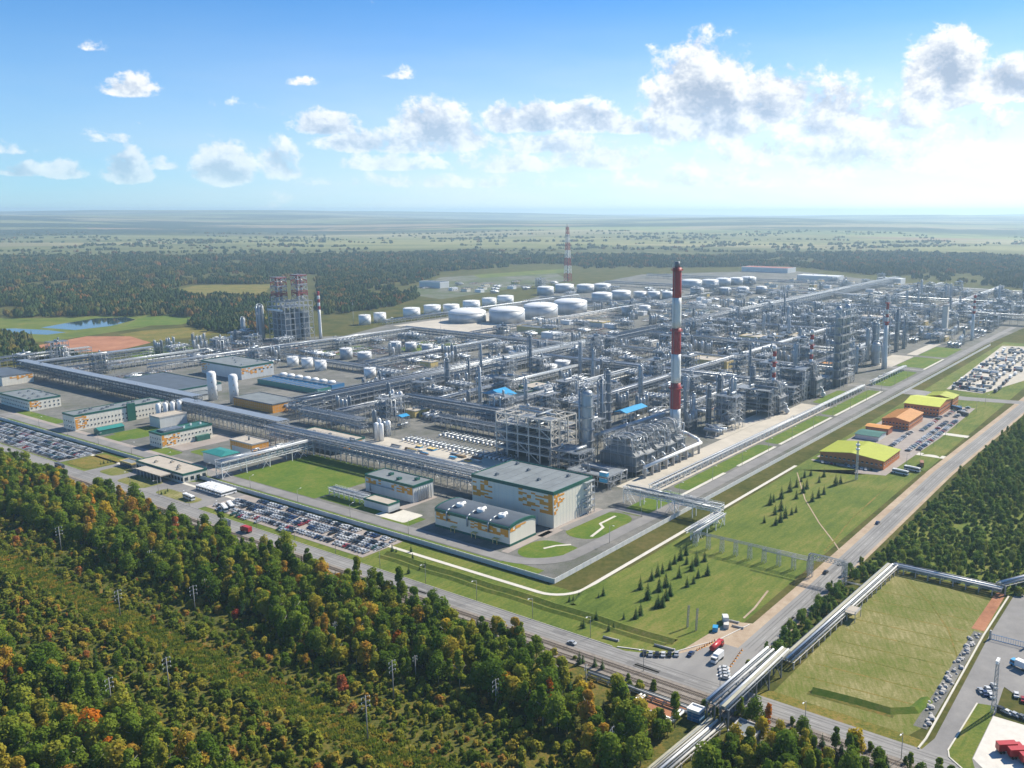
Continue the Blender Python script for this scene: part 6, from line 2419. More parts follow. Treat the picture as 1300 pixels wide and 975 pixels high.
for i, (a, b, ang, where, row) in enumerate(cars):
    c = R7.choice(CCHOICE)
    if i < 268:
        rk = sum(1 for q in cars if q[3] == where and q[4] == row and (q[1] > b if abs(ang - pi / 2) > .5 else q[0] < a))
        lab = '%s car %s, %s %s in the %s' % (c, where, ORD[rk] if rk < len(ORD) else 'one of the last', 'from left' if 'wall' in where or 'left' in where else 'counting away', (ROWO if 'offices' in where else ROWN)[row])
        put('parked_car', CARM[c], None, W(a, b, .17), ROT + ang, lab, 'car', 'cars ' + where)
    else:
        rest.append((a, b, ang, c))
for i in range(150):                                     # crowded far lorry park
    rest.append((R7.uniform(615, 950), R7.uniform(-60, -30) - 4, R7.choice((0, pi / 2)), R7.choice(CCHOICE)))
s = MB()
cl = list(CARCOL)
for (a, b, ang, c) in rest:
    n0, f0 = len(s.v), len(s.f)
    s.box(-2.15, 2.15, -.88, .88, .3, .95, cl.index(c))
    s.box(-1.25, .95, -.78, .78, .95, 1.42, len(cl), cl.index(c))
    ca, sa = cos(ang), sin(ang)
    for i in range(n0, len(s.v)):
        x, y, z = s.v[i]
        s.v[i] = (a + x * ca - y * sa, b + x * sa + y * ca, z)
s.build('far_parked_cars', ['car_' + c.replace(' ', '_') for c in cl] + ['glass_dark'], None, W(0, 0, .17), ROT, kind='stuff', label='rest of the parked cars at the far ends of the car parks')


def bus(label, a, b, ang, m='tank_white', L=11.5, cat='bus', name='bus', group=None):
    t = thing(name, label, cat, a, b, group, ang, .17)
    put('body', shared('bus_body_%s_%.1f' % (m, L), m, lambda s: (s.box(-L / 2, L / 2, -1.25, 1.25, .4, 1.5), s.box(-L / 2 + .02, L / 2 - .02, -1.23, 1.23, 2.5, 3.1), s.box(-L / 2 + 1, L / 2 - 2, -.8, .8, 3.1, 3.3))), t)
    put('window', shared('bus_glass_%.1f' % L, 'glass_dark', lambda s: s.box(-L / 2 + .05, L / 2 - .05, -1.2, 1.2, 1.5, 2.5)), t)
    me = shared('bus_wheel', 'rubber', lambda s: s.lathe([(.5, -.15), (.5, .15)], (0, 0, .5), 10, 0, True, 'y'))
    for x in (-L * .28, L * .32):
        for y in (-1.15, 1.15):
            put('wheel', me, t, (x, y, 0))


def lorry(label, a, b, ang, cab='tank_white', box='tank_white', L=7.5, kind='box', group=None, name='lorry'):
    t = thing(name, label, 'lorry', a, b, group, ang, .17)
    put('chassis', shared('lorry_chassis_%.1f' % L, 'steel_dark', lambda s: s.box(-L / 2, L / 2 + 1.8, -.5, .5, .6, 1.0)), t)
    c = put('cab', shared('lorry_cab_%s_%.1f' % (cab, L), cab, lambda s: (s.box(L / 2 + .2, L / 2 + 2.2, -1.2, 1.2, .6, 1.7), s.box(L / 2 + .2, L / 2 + 1.9, -1.15, 1.15, 2.5, 2.9))), t)
    put('windscreen', shared('lorry_glass_%.1f' % L, 'glass_dark', lambda s: s.box(L / 2 + .25, L / 2 + 2.05, -1.16, 1.16, 1.7, 2.5)), t)
    if kind == 'box':
        put('box_body', shared('lorry_box_%s_%.1f' % (box, L), box, lambda s: s.box(-L / 2, L / 2, -1.25, 1.25, 1.05, 3.6)), t)
    else:
        put('tank_body', shared('lorry_tank_%s_%.1f' % (box, L), box, lambda s: s.lathe([(.7, -L / 2), (1.2, -L / 2 + .3), (1.2, L / 2 - .3), (.7, L / 2)], (0, 0, 2.2), 12, 0, True, 'x')), t)
    me = shared('lorry_wheel', 'rubber', lambda s: s.lathe([(.5, -.16), (.5, .16)], (0, 0, .5), 10, 0, True, 'y'))
    for x in (-L * .35, -L * .2, L / 2 + 1.1):
        for y in (-1.1, 1.1):
            put('wheel', me, t, (x, y, 0))


for k, (x, y, ang, m, lab) in enumerate(((240, 634, 1.5, 'tank_white', 'white bus leaving the forecourt toward the road'), (265, 620, .9, 'tank_white', 'long white coach parked behind the gatehouse forecourt'), (275, 625, .9, 'tank_white', 'second white coach parked by the forecourt'),
                                        (285, 648, 1.2, 'tank_white', 'white bus waiting at the car park corner, left'), (293, 645, 1.2, 'tank_white', 'white bus waiting at the car park corner, right'), (76, 594, 1.5, 'roof_dark', 'dark bus on the road by the left car park'),
                                        (1143, 602, 1.4, 'panel_grey', 'left grey coach parked beyond the lime roofed hall'), (1158, 598, 1.4, 'panel_grey', 'right grey coach parked beyond the lime roofed hall'), (1214, 520, 1., 'blue_paint', 'blue coach in the far office car park'), (1222, 527, 1., 'roof_dark', 'dark coach in the far office car park'))):
    a, b = AB(x, y)
    bus(lab, a, b, ang, m)
for k in range(9):
    bus(ORD[k] + ' white bus in the tight row beside the first car park', -9.5, 286 - k * 3.3, 0, 'tank_white', 11, group='tight row of white buses')
lorry('red tank lorry parked on the junction mouth', *AB(908, 826), 0, 'red_paint', 'red_paint', 7, 'tank')
lorry('white box van beside the red tank lorry', *AB(912, 838), pi, 'tank_white', 'tank_white', 5)
lorry('red lorry at the corner of the car park', *AB(314, 676), pi / 2, 'red_paint', 'red_paint', 6)
lorry('dark lorry behind the red one at the car park corner', *AB(287, 668), pi / 2, 'roof_dark', 'roof_dark', 6)
lorry('red lorry parked beside the grey coaches', *AB(1170, 592), .3, 'red_paint', 'rust', 8)
lorry('blue cabbed lorry by the depot house', *AB(1297, 850), 1.2, 'roof_blue', 'tank_white', 5)
for k in range(3):
    lorry(('left', 'middle', 'right')[k] + ' red fire engine on the pale depot slab', *AB(1277 + k * 15, 955 + k * 7), -.9, 'red_paint', 'red_paint', 6.5, group='fire engines', name='fire_engine')
lorry('white drilling lorry beside the lay by', *AB(921, 792), .6, 'tank_white', 'panel_grey', 3.4)
for k in range(70):
    a = 618 + (k % 14) * 23 + R7.uniform(-5, 5)
    b = -40 - (k // 14) * 10 - (a - 600) * -.03 + R7.uniform(-2, 2)
    lorry('%s lorry from the left in the %s line of the far lorry park' % (ORD[k % 14], ORD[k // 14]), a, b, R7.choice((0, .2, pi / 2)), R7.choice(('tank_white', 'panel_grey', 'blue_paint', 'red_paint')), R7.choice(('tank_white', 'panel_grey', 'cladding_dull', 'concrete_pale', 'roof_dark')), 7.5, group='lorries in the far lorry park')
cone = shared('cone', ['panel_orange', 'white_paint'], lambda s: (s.lathe([(.28, .04), (.2, .35)], n=8), s.lathe([(.2, .35), (.15, .55)], n=8, m=1), s.lathe([(.15, .55), (.04, .85)], n=8), s.box(-.36, .36, -.36, .36, 0, .05)))
pts = [(885 + i * 3.2, 826 - i * 1.7) for i in range(8)] + [(925 + i * 2.4, 850 - i * 3.4) for i in range(8)]
for k, (x, y) in enumerate(pts):
    o = put('traffic_cone', cone, None, W(*AB(x, y), .17), 0, '%s orange cone of the %s line on the junction' % (ORD[k % 8], 'left' if k < 8 else 'right'), 'cone', 'traffic cones')
    o.scale = (1.3, 1.3, 1.3)
for k, (x, y, m, lab) in enumerate(((908, 801, 'roof_blue', 'blue container beside the sandy lay by'), (922, 797, 'concrete_pale', 'pale container in the sandy lay by'))):
    t = thing('container', lab, 'container', *AB(x, y), None, .4)
    s = MB()
    s.box(-1.6, 1.6, -1.1, 1.1, .2, 2.2)
    s.build('body', m, t)
    s = MB()
    for i in range(8):
        s.box(-1.5 + i * .4, -1.38 + i * .4, -1.15, 1.15, .25, 2.15)
    s.build('ribs', m, t)
for k, (x, y, l) in enumerate(((843, 823, 9), (775, 812, 7), (930, 790, 5), (936, 797, 5))):
    t = thing('concrete_pipe', ORD[k] + ' long concrete pipe lying on grass by the junction', 'pipe', *AB(x, y), 'concrete pipes on the grass', -pi / 2 + .1)
    s = MB()
    s.tube((-l / 2, 0, .5), (l / 2, 0, .5), .5, 0, 10)
    s.build('barrel', 'concrete', t)
    s = MB()
    s.lathe([(.62, 0), (.62, .5)], (l / 2, 0, .5), 10, 0, True, 'x')
    s.build('collar', 'concrete', t)

# ================================================================== vegetation
def leaf_mat(name, stops, trans=.36, big=.35):
    """foliage; each tree gets its own tone, clumps vary a little"""
    m = bpy.data.materials.new(name)
    m.use_nodes = True
    t = NT(m.node_tree)
    t.n.clear()
    o = t.n.new('ShaderNodeOutputMaterial')
    oi = t.n.new('ShaderNodeObjectInfo')
    tcn = t.n.new('ShaderNodeTexCoord')
    n = t.noise(tcn.outputs['Object'], big, 2, .5)
    f = t.math('MULTIPLY_ADD', t.math('SUBTRACT', n, .5), .35, oi.outputs['Random'], clamp=True)
    c = t.ramp(f, stops)
    d = t.n.new('ShaderNodeBsdfDiffuse')
    tr = t.n.new('ShaderNodeBsdfTranslucent')
    mx = t.n.new('ShaderNodeMixShader')
    mx.inputs[0].default_value = trans
    t.put(d.inputs[0], c)
    t.put(tr.inputs[0], c)
    t.l.new(d.outputs[0], mx.inputs[1])
    t.l.new(tr.outputs[0], mx.inputs[2])
    t.l.new(mx.outputs[0], o.inputs[0])
    M[name] = m


leaf_mat('leaf_mixed', [(0, (0.086, 0.152, 0.019)), (.4, (0.145, 0.220, 0.026)), (.7, (0.224, 0.275, 0.034)), (.86, (0.330, 0.311, 0.041)), (.95, (0.422, 0.317, 0.041)), (1, (0.449, 0.244, 0.042))], .45)
leaf_mat('leaf_green', [(0, (0.102, 0.180, 0.042)), (.4, (0.150, 0.240, 0.050)), (.75, (0.216, 0.288, 0.060)), (1, (0.300, 0.324, 0.072))], .45)
leaf_mat('leaf_conifer', [(0, (0.024, 0.060, 0.024)), (.5, (0.040, 0.084, 0.028)), (1, (0.076, 0.120, 0.036))], .15)
leaf_mat('leaf_orange', [(0, (0.468, 0.130, 0.016)), (.5, (0.598, 0.208, 0.019)), (1, (0.600, 0.312, 0.026))])
leaf_mat('leaf_yellow', [(0, (0.390, 0.260, 0.026)), (.5, (0.494, 0.351, 0.033)), (1, (0.390, 0.351, 0.039))])
leaf_mat('leaf_red', [(0, (0.286, 0.058, 0.039)), (.5, (0.364, 0.091, 0.046)), (1, (0.390, 0.130, 0.052))])
leaf_mat('leaf_shrub', [(0, (0.119, 0.183, 0.024)), (.4, (0.185, 0.238, 0.034)), (.7, (0.290, 0.299, 0.041)), (.88, (0.396, 0.329, 0.048)), (.97, (0.436, 0.268, 0.054)), (1, (0.422, 0.171, 0.060))], .45)
leaf_mat('leaf_far', [(0, (0.036, 0.068, 0.024)), (.4, (0.056, 0.092, 0.028)), (.7, (0.100, 0.120, 0.032)), (.9, (0.190, 0.150, 0.040)), (1, (0.240, 0.120, 0.040))], .2, .05)


def crown_into(s, rng, rad, z0, z1, n, leaf, lobes=7, m=0):
    """leaf-sized faces spread through several overlapping lobes"""
    L = []
    for i in range(lobes):
        t = rng.random() * 2 * pi
        f = rng.random()
        z = z0 + (z1 - z0) * (.18 + .72 * f)
        rr = rad * (.62 - .38 * abs(f - .4)) * rng.uniform(.75, 1.1)
        d = rad * .55 * (1 - f * .75) * rng.uniform(.4, 1.1)
        L.append((d * cos(t), d * sin(t), z, rr, rr * rng.uniform(.8, 1.15)))
    for _ in range(n):
        cx, cy_, cz, rr, rh = L[rng.randrange(lobes)]
        t = rng.random() * 2 * pi
        u = rng.uniform(-.75, 1)
        q = sqrt(max(0, 1 - u * u))
        k = rng.uniform(.72, 1.06)
        nx, ny, nz = q * cos(t), q * sin(t), u
        p = (cx + nx * rr * k, cy_ + ny * rr * k, cz + nz * rh * k)
        # face tilted around the outward direction
        ax = (nx + rng.uniform(-.7, .7), ny + rng.uniform(-.7, .7), nz + rng.uniform(-.5, .8))
        l = sqrt(sum(w * w for w in ax)) or 1
        ax = [w / l for w in ax]
        h = (0, 0, 1) if abs(ax[2]) < .9 else (1, 0, 0)
        e1 = (ax[1] * h[2] - ax[2] * h[1], ax[2] * h[0] - ax[0] * h[2], ax[0] * h[1] - ax[1] * h[0])
        l = sqrt(sum(w * w for w in e1)) or 1
        e1 = [w / l for w in e1]
        e2 = (ax[1] * e1[2] - ax[2] * e1[1], ax[2] * e1[0] - ax[0] * e1[2], ax[0] * e1[1] - ax[1] * e1[0])
        sz = leaf * rng.uniform(.6, 1.25)
        k0 = len(s.v)
        for (a, b) in ((-.5, -.35), (.5, -.45), (.42, .5), (-.4, .42)):
            s.v.append(tuple(p[i] + sz * (a * e1[i] + b * e2[i]) for i in range(3)))
        s.face((k0, k0 + 1, k0 + 2, k0 + 3), m)


def trunk_into(s, rng, h, r, m=0, limbs=5):
    s.tube((0, 0, 0), (rng.uniform(-.2, .2), rng.uniform(-.2, .2), h * .85), r, m, 6, r * .3)
    for i in range(limbs):
        t = rng.random() * 2 * pi
        z = h * rng.uniform(.35, .7)
        l = h * rng.uniform(.14, .24)
        s.tube((0, 0, z), (l * cos(t), l * sin(t), z + l * .8), r * .4, m, 4, r * .12)


def spruce_into(s, rng, h, r, m=0, layers=11, per=10):
    for i in range(layers):
        f = i / (layers - 1)
        z = h * (.07 + .88 * f)
        rr = r * (1 - f) ** .85 * rng.uniform(.9, 1.1) + .12
        for k in range(max(5, int(per * (1 - f * .5)))):
            t = 2 * pi * (k + rng.random() * .7) / max(5, int(per * (1 - f * .5)))
            w = .28 + .35 * (1 - f)
            q = rr * rng.uniform(.75, 1.1)
            k0 = len(s.v)
            dz = -.28 * q
            ct, st = cos(t), sin(t)
            s.v += [(0, 0, z + h * .06), (q * .6 * ct - w * q * .4 * st, q * .6 * st + w * q * .4 * ct, z + dz * .5), (q * ct, q * st, z + dz), (q * .6 * ct + w * q * .4 * st, q * .6 * st - w * q * .4 * ct, z + dz * .5)]
            s.face((k0, k0 + 1, k0 + 2, k0 + 3), m)


rv = random.Random(31)
TREES = []      # (crown mesh, trunk mesh, height): broadleaf
for i in range(6):
    h = (10, 11, 12, 9, 10.5, 8.5)[i]
    rad = (3.1, 2.7, 3.3, 2.9, 2.4, 3.2)[i]
    c = MB()
    crown_into(c, rv, rad * (1.3, 1.0, 1.4, 1.15, .95, 1.35)[i], h * .1, h * (1., 1.12, .95, 1.05, 1.2, .95)[i], 1250, .58, 15)
    tk = MB()
    trunk_into(tk, rv, h, .2)
    TREES.append((c, tk, h))
SPR = []
for i in range(3):
    h = (7.5, 9, 6.5)[i]
    c = MB()
    spruce_into(c, rv, h, (1.9, 2.2, 1.8)[i])
    tk = MB()
    tk.tube((0, 0, 0), (0, 0, h * .8), .14, 0, 5, .05)
    SPR.append((c, tk, h))
BUSH = []
for i in range(4):
    c = MB()
    crown_into(c, rv, (1.5, 1.9, 1.3, 2.2)[i], -.3, (1.9, 2.6, 3.0, 2.4)[i], 330, .5, 7)
    BUSH.append(c)
TUFT = []
for i in range(3):
    c = MB()
    for q in range(46):
        t = rv.random() * 6.28
        d = rv.random() * 1.1
        x, y = d * cos(t), d * sin(t)
        hh = rv.uniform(.35, .9)
        t2 = rv.random() * 6.28
        w = rv.uniform(.12, .28)
        k0 = len(c.v)
        c.v += [(x - w * cos(t2), y - w * sin(t2), -.05), (x + w * cos(t2), y + w * sin(t2), -.05), (x + w * .6 * cos(t2) + .2 * sin(t2), y + w * .6 * sin(t2), hh), (x - w * .5 * cos(t2), y - w * .5 * sin(t2) + .2 * cos(t2), hh * .9)]
        c.face((k0, k0 + 1, k0 + 2, k0 + 3), 0)
    TUFT.append(c)


def both(c, tk):
    s = MB()
    s.v = list(c.v)
    s.f = list(c.f)
    s.m = list(c.m)
    s.sm = list(c.sm)
    k = len(s.v)
    s.v += tk.v
    for f, q in zip(tk.f, tk.sm):
        s.face(tuple(k + i for i in f), 1, q)
    return s


def proto_collection(name, meshes):
    col = bpy.data.collections.new(name)
    for i, me in enumerate(meshes):
        o = bpy.data.objects.new('%s_%02d' % (name, i), me)
        col.objects.link(o)
    return col


def scatter(name, label, pts, col):
    """ONE mass of plants: pts are (x, y, z, scale, turn, index of the kind in the collection)"""
    me = bpy.data.meshes.new(name)
    me.from_pydata([p[:3] for p in pts], [], [])
    for an, ty, k in (('size', 'FLOAT', 3), ('turn', 'FLOAT', 4), ('kind_index', 'INT', 5)):
        at = me.attributes.new(an, ty, 'POINT')
        at.data.foreach_set('value', [p[k] for p in pts])
    o = put(name, me, kind='stuff', label=label)
    ng = bpy.data.node_groups.new(name, 'GeometryNodeTree')
    ng.interface.new_socket('Geometry', in_out='INPUT', socket_type='NodeSocketGeometry')
    ng.interface.new_socket('Geometry', in_out='OUTPUT', socket_type='NodeSocketGeometry')
    N, Lk = ng.nodes, ng.links
    gi, go = N.new('NodeGroupInput'), N.new('NodeGroupOutput')
    ci = N.new('GeometryNodeCollectionInfo')
    ci.inputs['Collection'].default_value = col
    ci.inputs['Separate Children'].default_value = True
    ci.inputs['Reset Children'].default_value = True
    ip = N.new('GeometryNodeInstanceOnPoints')
    ip.inputs['Pick Instance'].default_value = True

    def attr(nm, ty):
        a = N.new('GeometryNodeInputNamedAttribute')
        a.data_type = ty
        a.inputs['Name'].default_value = nm
        return a.outputs[0]
    cx = N.new('ShaderNodeCombineXYZ')
    Lk.new(attr('turn', 'FLOAT'), cx.inputs[2])
    er = N.new('FunctionNodeEulerToRotation')
    Lk.new(cx.outputs[0], er.inputs[0])
    Lk.new(gi.outputs[0], ip.inputs['Points'])
    Lk.new(ci.outputs[0], ip.inputs['Instance'])
    Lk.new(attr('kind_index', 'INT'), ip.inputs['Instance Index'])
    Lk.new(er.outputs[0], ip.inputs['Rotation'])
    Lk.new(attr('size', 'FLOAT'), ip.inputs['Scale'])
    Lk.new(ip.outputs[0], go.inputs[0])
    md = o.modifiers.new('scatter', 'NODES')
    md.node_group = ng
    return o


C_WOOD = proto_collection('wood_kinds', [both(c, t).mesh('wood_tree', ['leaf_mixed', 'birch_bark']) for c, t, h in TREES] + [both(c, t).mesh('wood_spruce', ['leaf_conifer', 'bark']) for c, t, h in SPR])
C_GREEN = proto_collection('green_kinds', [both(c, t).mesh('green_tree', ['leaf_green', 'bark']) for c, t, h in TREES] + [c.mesh('green_bush', 'leaf_green') for c in BUSH])
C_SHRUB = proto_collection('shrub_kinds', [c.mesh('shrub', 'leaf_shrub') for c in BUSH])
C_TUFT = proto_collection('tuft_kinds', [c.mesh('tuft', 'leaf_shrub') for c in TUFT])


def vnoise(x, y, s=.02):
    return .5 + .25 * (sin(x * s + 1.3 * sin(y * s * .7)) + sin(y * s * 1.3 + 1.7 * sin(x * s * .6 + 2)))


rf = random.Random(99)


def jitter(a0, a1, b0, b1, step):
    out = []
    a = a0
    while a < a1:
        b = b0
        while b < b1:
            out.append((a + rf.uniform(0, step), b + rf.uniform(0, step)))
            b += step
        a += step
    return out


HOLES = [(-114, -58, -134, -114), (-76, -58, -112, -92), (-74, -58, -145, -128), (-110, -60, -130, -116), (-66, -60, -118, -64)]


def hole(a, b):
    return any(h[0] < a < h[1] and h[2] < b < h[3] for h in HOLES)


forest, shrubs, tufts, greens = [], [], [], []
for (a, b) in jitter(-300, -57, -190, 520, 4.4):
    if not seen(a, b, 6, 90) or hole(a, b):
        continue
    n = vnoise(a, b, .06)
    x, y, _ = W(a, b)
    far_b = b > 60
    if a > -72 and b < -40:
        if rf.random() < .55:
            if rf.random() < .25:
                forest.append((x, y, 0, rf.uniform(.5, .8), rf.random() * 6.3, 6 + rf.randrange(3)))
            else:
                shrubs.append((x, y, 0, rf.uniform(.8, 1.4), rf.random() * 6.3, rf.randrange(4)))
        continue
    if -113 < a:
        if a > -63.5 and rf.random() < .7:
            if rf.random() < .75:
                forest.append((x, y, 0, rf.uniform(.55, .9), rf.random() * 6.3, 6 + rf.randrange(3)))
            continue
        edge = -100 if b < -10 else -108
        if a > edge or n > .62:
            if rf.random() < (.9 if b > -40 else .62):
                k = rf.randrange(6) if rf.random() < .88 else 6 + rf.randrange(3)
                forest.append((x, y, 0, rf.uniform(.7, 1.4) if k < 6 else rf.uniform(.8, 1.3), rf.random() * 6.3, k))
            elif rf.random() < .8:
                shrubs.append((x, y, 0, rf.uniform(.8, 1.5), rf.random() * 6.3, rf.randrange(4)))
        else:
            shrubs.append((x, y, 0, rf.uniform(.8, 1.5), rf.random() * 6.3, rf.randrange(4)))
    elif -133 < a:
        if n > .72 and rf.random() < .4:
            forest.append((x, y, 0, rf.uniform(.4, .7), rf.random() * 6.3, rf.randrange(6)))
        elif rf.random() < .85:
            shrubs.append((x, y, 0, rf.uniform(.6, 1.5), rf.random() * 6.3, rf.randrange(4)))
    elif -147 < a:
        if rf.random() < .10:
            shrubs.append((x, y, 0, rf.uniform(.4, .8), rf.random() * 6.3, rf.randrange(4)))
    elif -180 < a:
        if n > .66 and rf.random() < .3:
            forest.append((x, y, 0, rf.uniform(.4, .65), rf.random() * 6.3, rf.randrange(6)))
        elif rf.random() < .92:
            shrubs.append((x, y, 0, rf.uniform(.8, 1.7), rf.random() * 6.3, rf.randrange(4)))
    else:
        if rf.random() < .62:
            forest.append((x, y, 0, rf.uniform(.75, 1.4), rf.random() * 6.3, rf.randrange(6)))
        else:
            shrubs.append((x, y, 0, rf.uniform(1., 1.8), rf.random() * 6.3, rf.randrange(4)))
# second, finer layer of shrubs and weeds in the open strips
for (a, b) in jitter(-186, -108, -190, 420, 1.9):
    if seen(a, b, 2, 60) and not hole(a, b):
        x, y, _ = W(a, b)
        if -147 < a < -133:
            tufts.append((x, y, 0, rf.uniform(.8, 1.7), rf.random() * 6.3, rf.randrange(3)))
            if rf.random() < .07:
                shrubs.append((x, y, 0, rf.uniform(.25, .55), rf.random() * 6.3, rf.randrange(4)))
        elif rf.random() < .5:
            (shrubs if rf.random() < .5 else tufts).append((x, y, 0, rf.uniform(.4, .9), rf.random() * 6.3, rf.randrange(3)))
# trees below the road at the lower right
for (a, b) in jitter(-100, -57.5, -260, -128, 4.2):
    if seen(a, b, 6, 80) and not hole(a, b):
        x, y, _ = W(a, b)
        if rf.random() < .8:
            forest.append((x, y, 0, rf.uniform(.6, 1.0), rf.random() * 6.3, rf.choice((0, 1, 2, 3, 4, 5, 6, 7, 6, 8))))
for b in range(-240, -126, 5):
    if rf.random() < .6:
        x, y, _ = W(-47.5 + rf.uniform(-.6, .6), b + rf.uniform(-2, 2))
        shrubs.append((x, y, 0, rf.uniform(.6, 1.2), rf.random() * 6.3, rf.randrange(4)))
# green wood right of the avenue
for (a, b) in jitter(114, 1500, -640, -120, 4.0):
    if not seen(a, b, 5, 70):
        continue
    if b > -120.5 - max(0, a - 300) * .03:
        continue
    x, y, _ = W(a, b)
    if a > 620 and rf.random() < .5:
        continue
    n = vnoise(a, b, .05)
    tall = a > 260 + 40 * sin(b * .05) or (n > .74)
    if tall:
        if rf.random() < .8:
            greens.append((x, y, 0, rf.uniform(.4, .8), rf.random() * 6.3, rf.randrange(6)))
    elif n > .02:
        greens.append((x, y, 0, rf.uniform(.7, 1.6), rf.random() * 6.3, 6 + rf.randrange(4)))
        if n > .5 and rf.random() < .35:
            greens.append((x + 1, y + 1, 0, rf.uniform(.4, .6), rf.random() * 6.3, rf.randrange(6)))
    elif rf.random() < .4:
        greens.append((x, y, 0, rf.uniform(.4, .8), rf.random() * 6.3, 6 + rf.randrange(4)))
# strip between avenue and pipeline
for (a, b) in jitter(-22, 112, -130, -117.5, 3.0):
    lim = -123.5 - (a + 11) * .045
    if b > lim + .2 and rf.random() < .8 and not (72 < a < 86):
        x, y, _ = W(a, b)
        if rf.random() < .45:
            greens.append((x, y, 0, rf.uniform(.32, .6), rf.random() * 6.3, rf.randrange(6)))
        else:
            greens.append((x, y, 0, rf.uniform(.7, 1.4), rf.random() * 6.3, 6 + rf.randrange(4)))

# ground under the wood
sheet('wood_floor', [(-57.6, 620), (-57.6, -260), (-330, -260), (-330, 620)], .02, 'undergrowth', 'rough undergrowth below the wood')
sheet('ride', [(-133, 480), (-133, -120), (-147, -120), (-147, 480)], .035, 'grass_dry', 'cleared grassy ride under the power line')
sheet('scrub_floor', [(112, -120), (1400, -150), (1400, -640), (112, -640)], .02, 'grass')
sheet('pit_earth', [(-74, -96), (-60, -93), (-60, -110), (-76, -109)], .05, 'red_soil')

# the individual trees: those that show largest
def size_in_view(p, h):
    x, y = project(p[0], p[1], 4)
    if not (-20 < x < 1320 and 250 < y < 1010):
        return 0
    return p[3] * h / hypot(p[0], p[1], CAMH)


pool = sorted(((size_in_view(p, (TREES + SPR)[p[5]][2]), i) for i, p in enumerate(forest)), reverse=True)
chosen = [i for s_, i in pool[:290] if s_ > 0]
cs = set(chosen)
CROWN = [c.mesh('crown', 'leaf_mixed') for c, t, h in TREES] + [c.mesh('crown', 'leaf_conifer') for c, t, h in SPR]
TRUNK = [t.mesh('trunk', 'birch_bark') for c, t, h in TREES] + [t.mesh('trunk', 'bark') for c, t, h in SPR]


def tree(p, label, group, crown=None, name=None):
    k = p[5]
    t = put(name or ('spruce_tree' if k >= 6 else 'broadleaf_tree'), None, None, p[:3], p[4], label, 'tree', group)
    t.scale = (p[3],) * 3
    put('crown', crown or CROWN[k], t)
    put('trunk', TRUNK[k], t)
    return t


POLES = [G(x, y) for (x, y, kd, h) in PP]
near_pole = {}
for i in chosen:
    p = forest[i]
    k = min(range(len(POLES)), key=lambda q: hypot(p[0] - POLES[q][0], p[1] - POLES[q][1]))
    near_pole.setdefault((k, p[5] >= 6), []).append((hypot(p[0] - POLES[k][0], p[1] - POLES[k][1]), i))
for (k, conifer), lst in near_pole.items():
    for n, (d_, i) in enumerate(sorted(lst)):
        tree(forest[i], '%s closest %s to the %s power pole from the left' % (ORD[n] if n < len(ORD) else 'one of the least', 'dark spruce' if conifer else 'leafy tree', ORD[k]), 'trees of the near wood')
scatter('wood', 'mixed autumn wood between the railway and the power line', [p for i, p in enumerate(forest) if i not in cs], C_WOOD)
scatter('scrub', 'low shrubs of the cleared strips in the wood', shrubs, C_SHRUB)
scatter('weeds', 'tall weeds and grass of the cleared ride', tufts, C_TUFT)
scatter('green_wood', 'dense green wood and bushes right of the avenue', greens, C_GREEN)

# autumn coloured trees picked out in the photograph
for (x, y, c, s_, lab) in ((118, 955, 'orange', .95, 'bright orange tree at the bottom left, by far the most vivid'), (30, 880, 'orange', .6, 'small orange tree near the left edge'), (140, 975, 'orange', .7, 'orange bush at the bottom edge beside the vivid one'),
                           (640, 885, 'orange', .85, 'orange tree in the bottom centre beside a leaning pole'), (697, 905, 'orange', .8, 'golden orange tree left of the hidden pipeline'), (684, 893, 'yellow', .8, 'yellow tree just left of the golden orange one'),
                           (739, 898, 'yellow', .7, 'slender yellow tree by the pale pipeline'), (568, 835, 'yellow', 1.0, 'large golden tree near the railway in the bottom centre'), (508, 830, 'orange', .7, 'rusty tree behind the double crossarm pole'),
                           (225, 690, 'red', .9, 'reddish tree in the middle of the left wood'), (48, 640, 'red', .8, 'dull red tree at the far left of the wood'), (420, 762, 'red', .6, 'small crimson tree near the road edge of the wood'),
                           (438, 772, 'yellow', .8, 'yellow tree next to the small crimson one'), (135, 668, 'yellow', .9, 'pair like yellow tree in the left wood'), (345, 745, 'orange', .7, 'amber tree near the left of the railway wood'),
                           (118, 650, 'orange', .7, 'amber tree by the bend of the road'), (300, 790, 'red', .5, 'little red tree beside the ride'), (434, 880, 'red', .5, 'little red shrub tree beside the tall double pole'),
                           (966, 940, 'yellow', .7, 'yellow tree beside the concrete hut'), (975, 925, 'orange', .55, 'orange tree right of the concrete hut'), (1085, 960, 'yellow', .8, 'yellow tree at the bottom right below the road'),
                           (75, 628, 'yellow', .9, 'first yellow tree of the left wood edge'), (30, 610, 'yellow', .8, 'yellow tree nearest the left car park')):
    X, Y = G(x, y)
    k = rf.randrange(6)
    me = TREES[k][0].mesh('crown_' + c, 'leaf_' + c) if ('cr', k, c) not in SHARED else SHARED[('cr', k, c)]
    SHARED[('cr', k, c)] = me
    tree((X, Y, 0, s_ * 1.45, rf.random() * 6, k), lab, 'autumn coloured trees', me, 'autumn_tree')

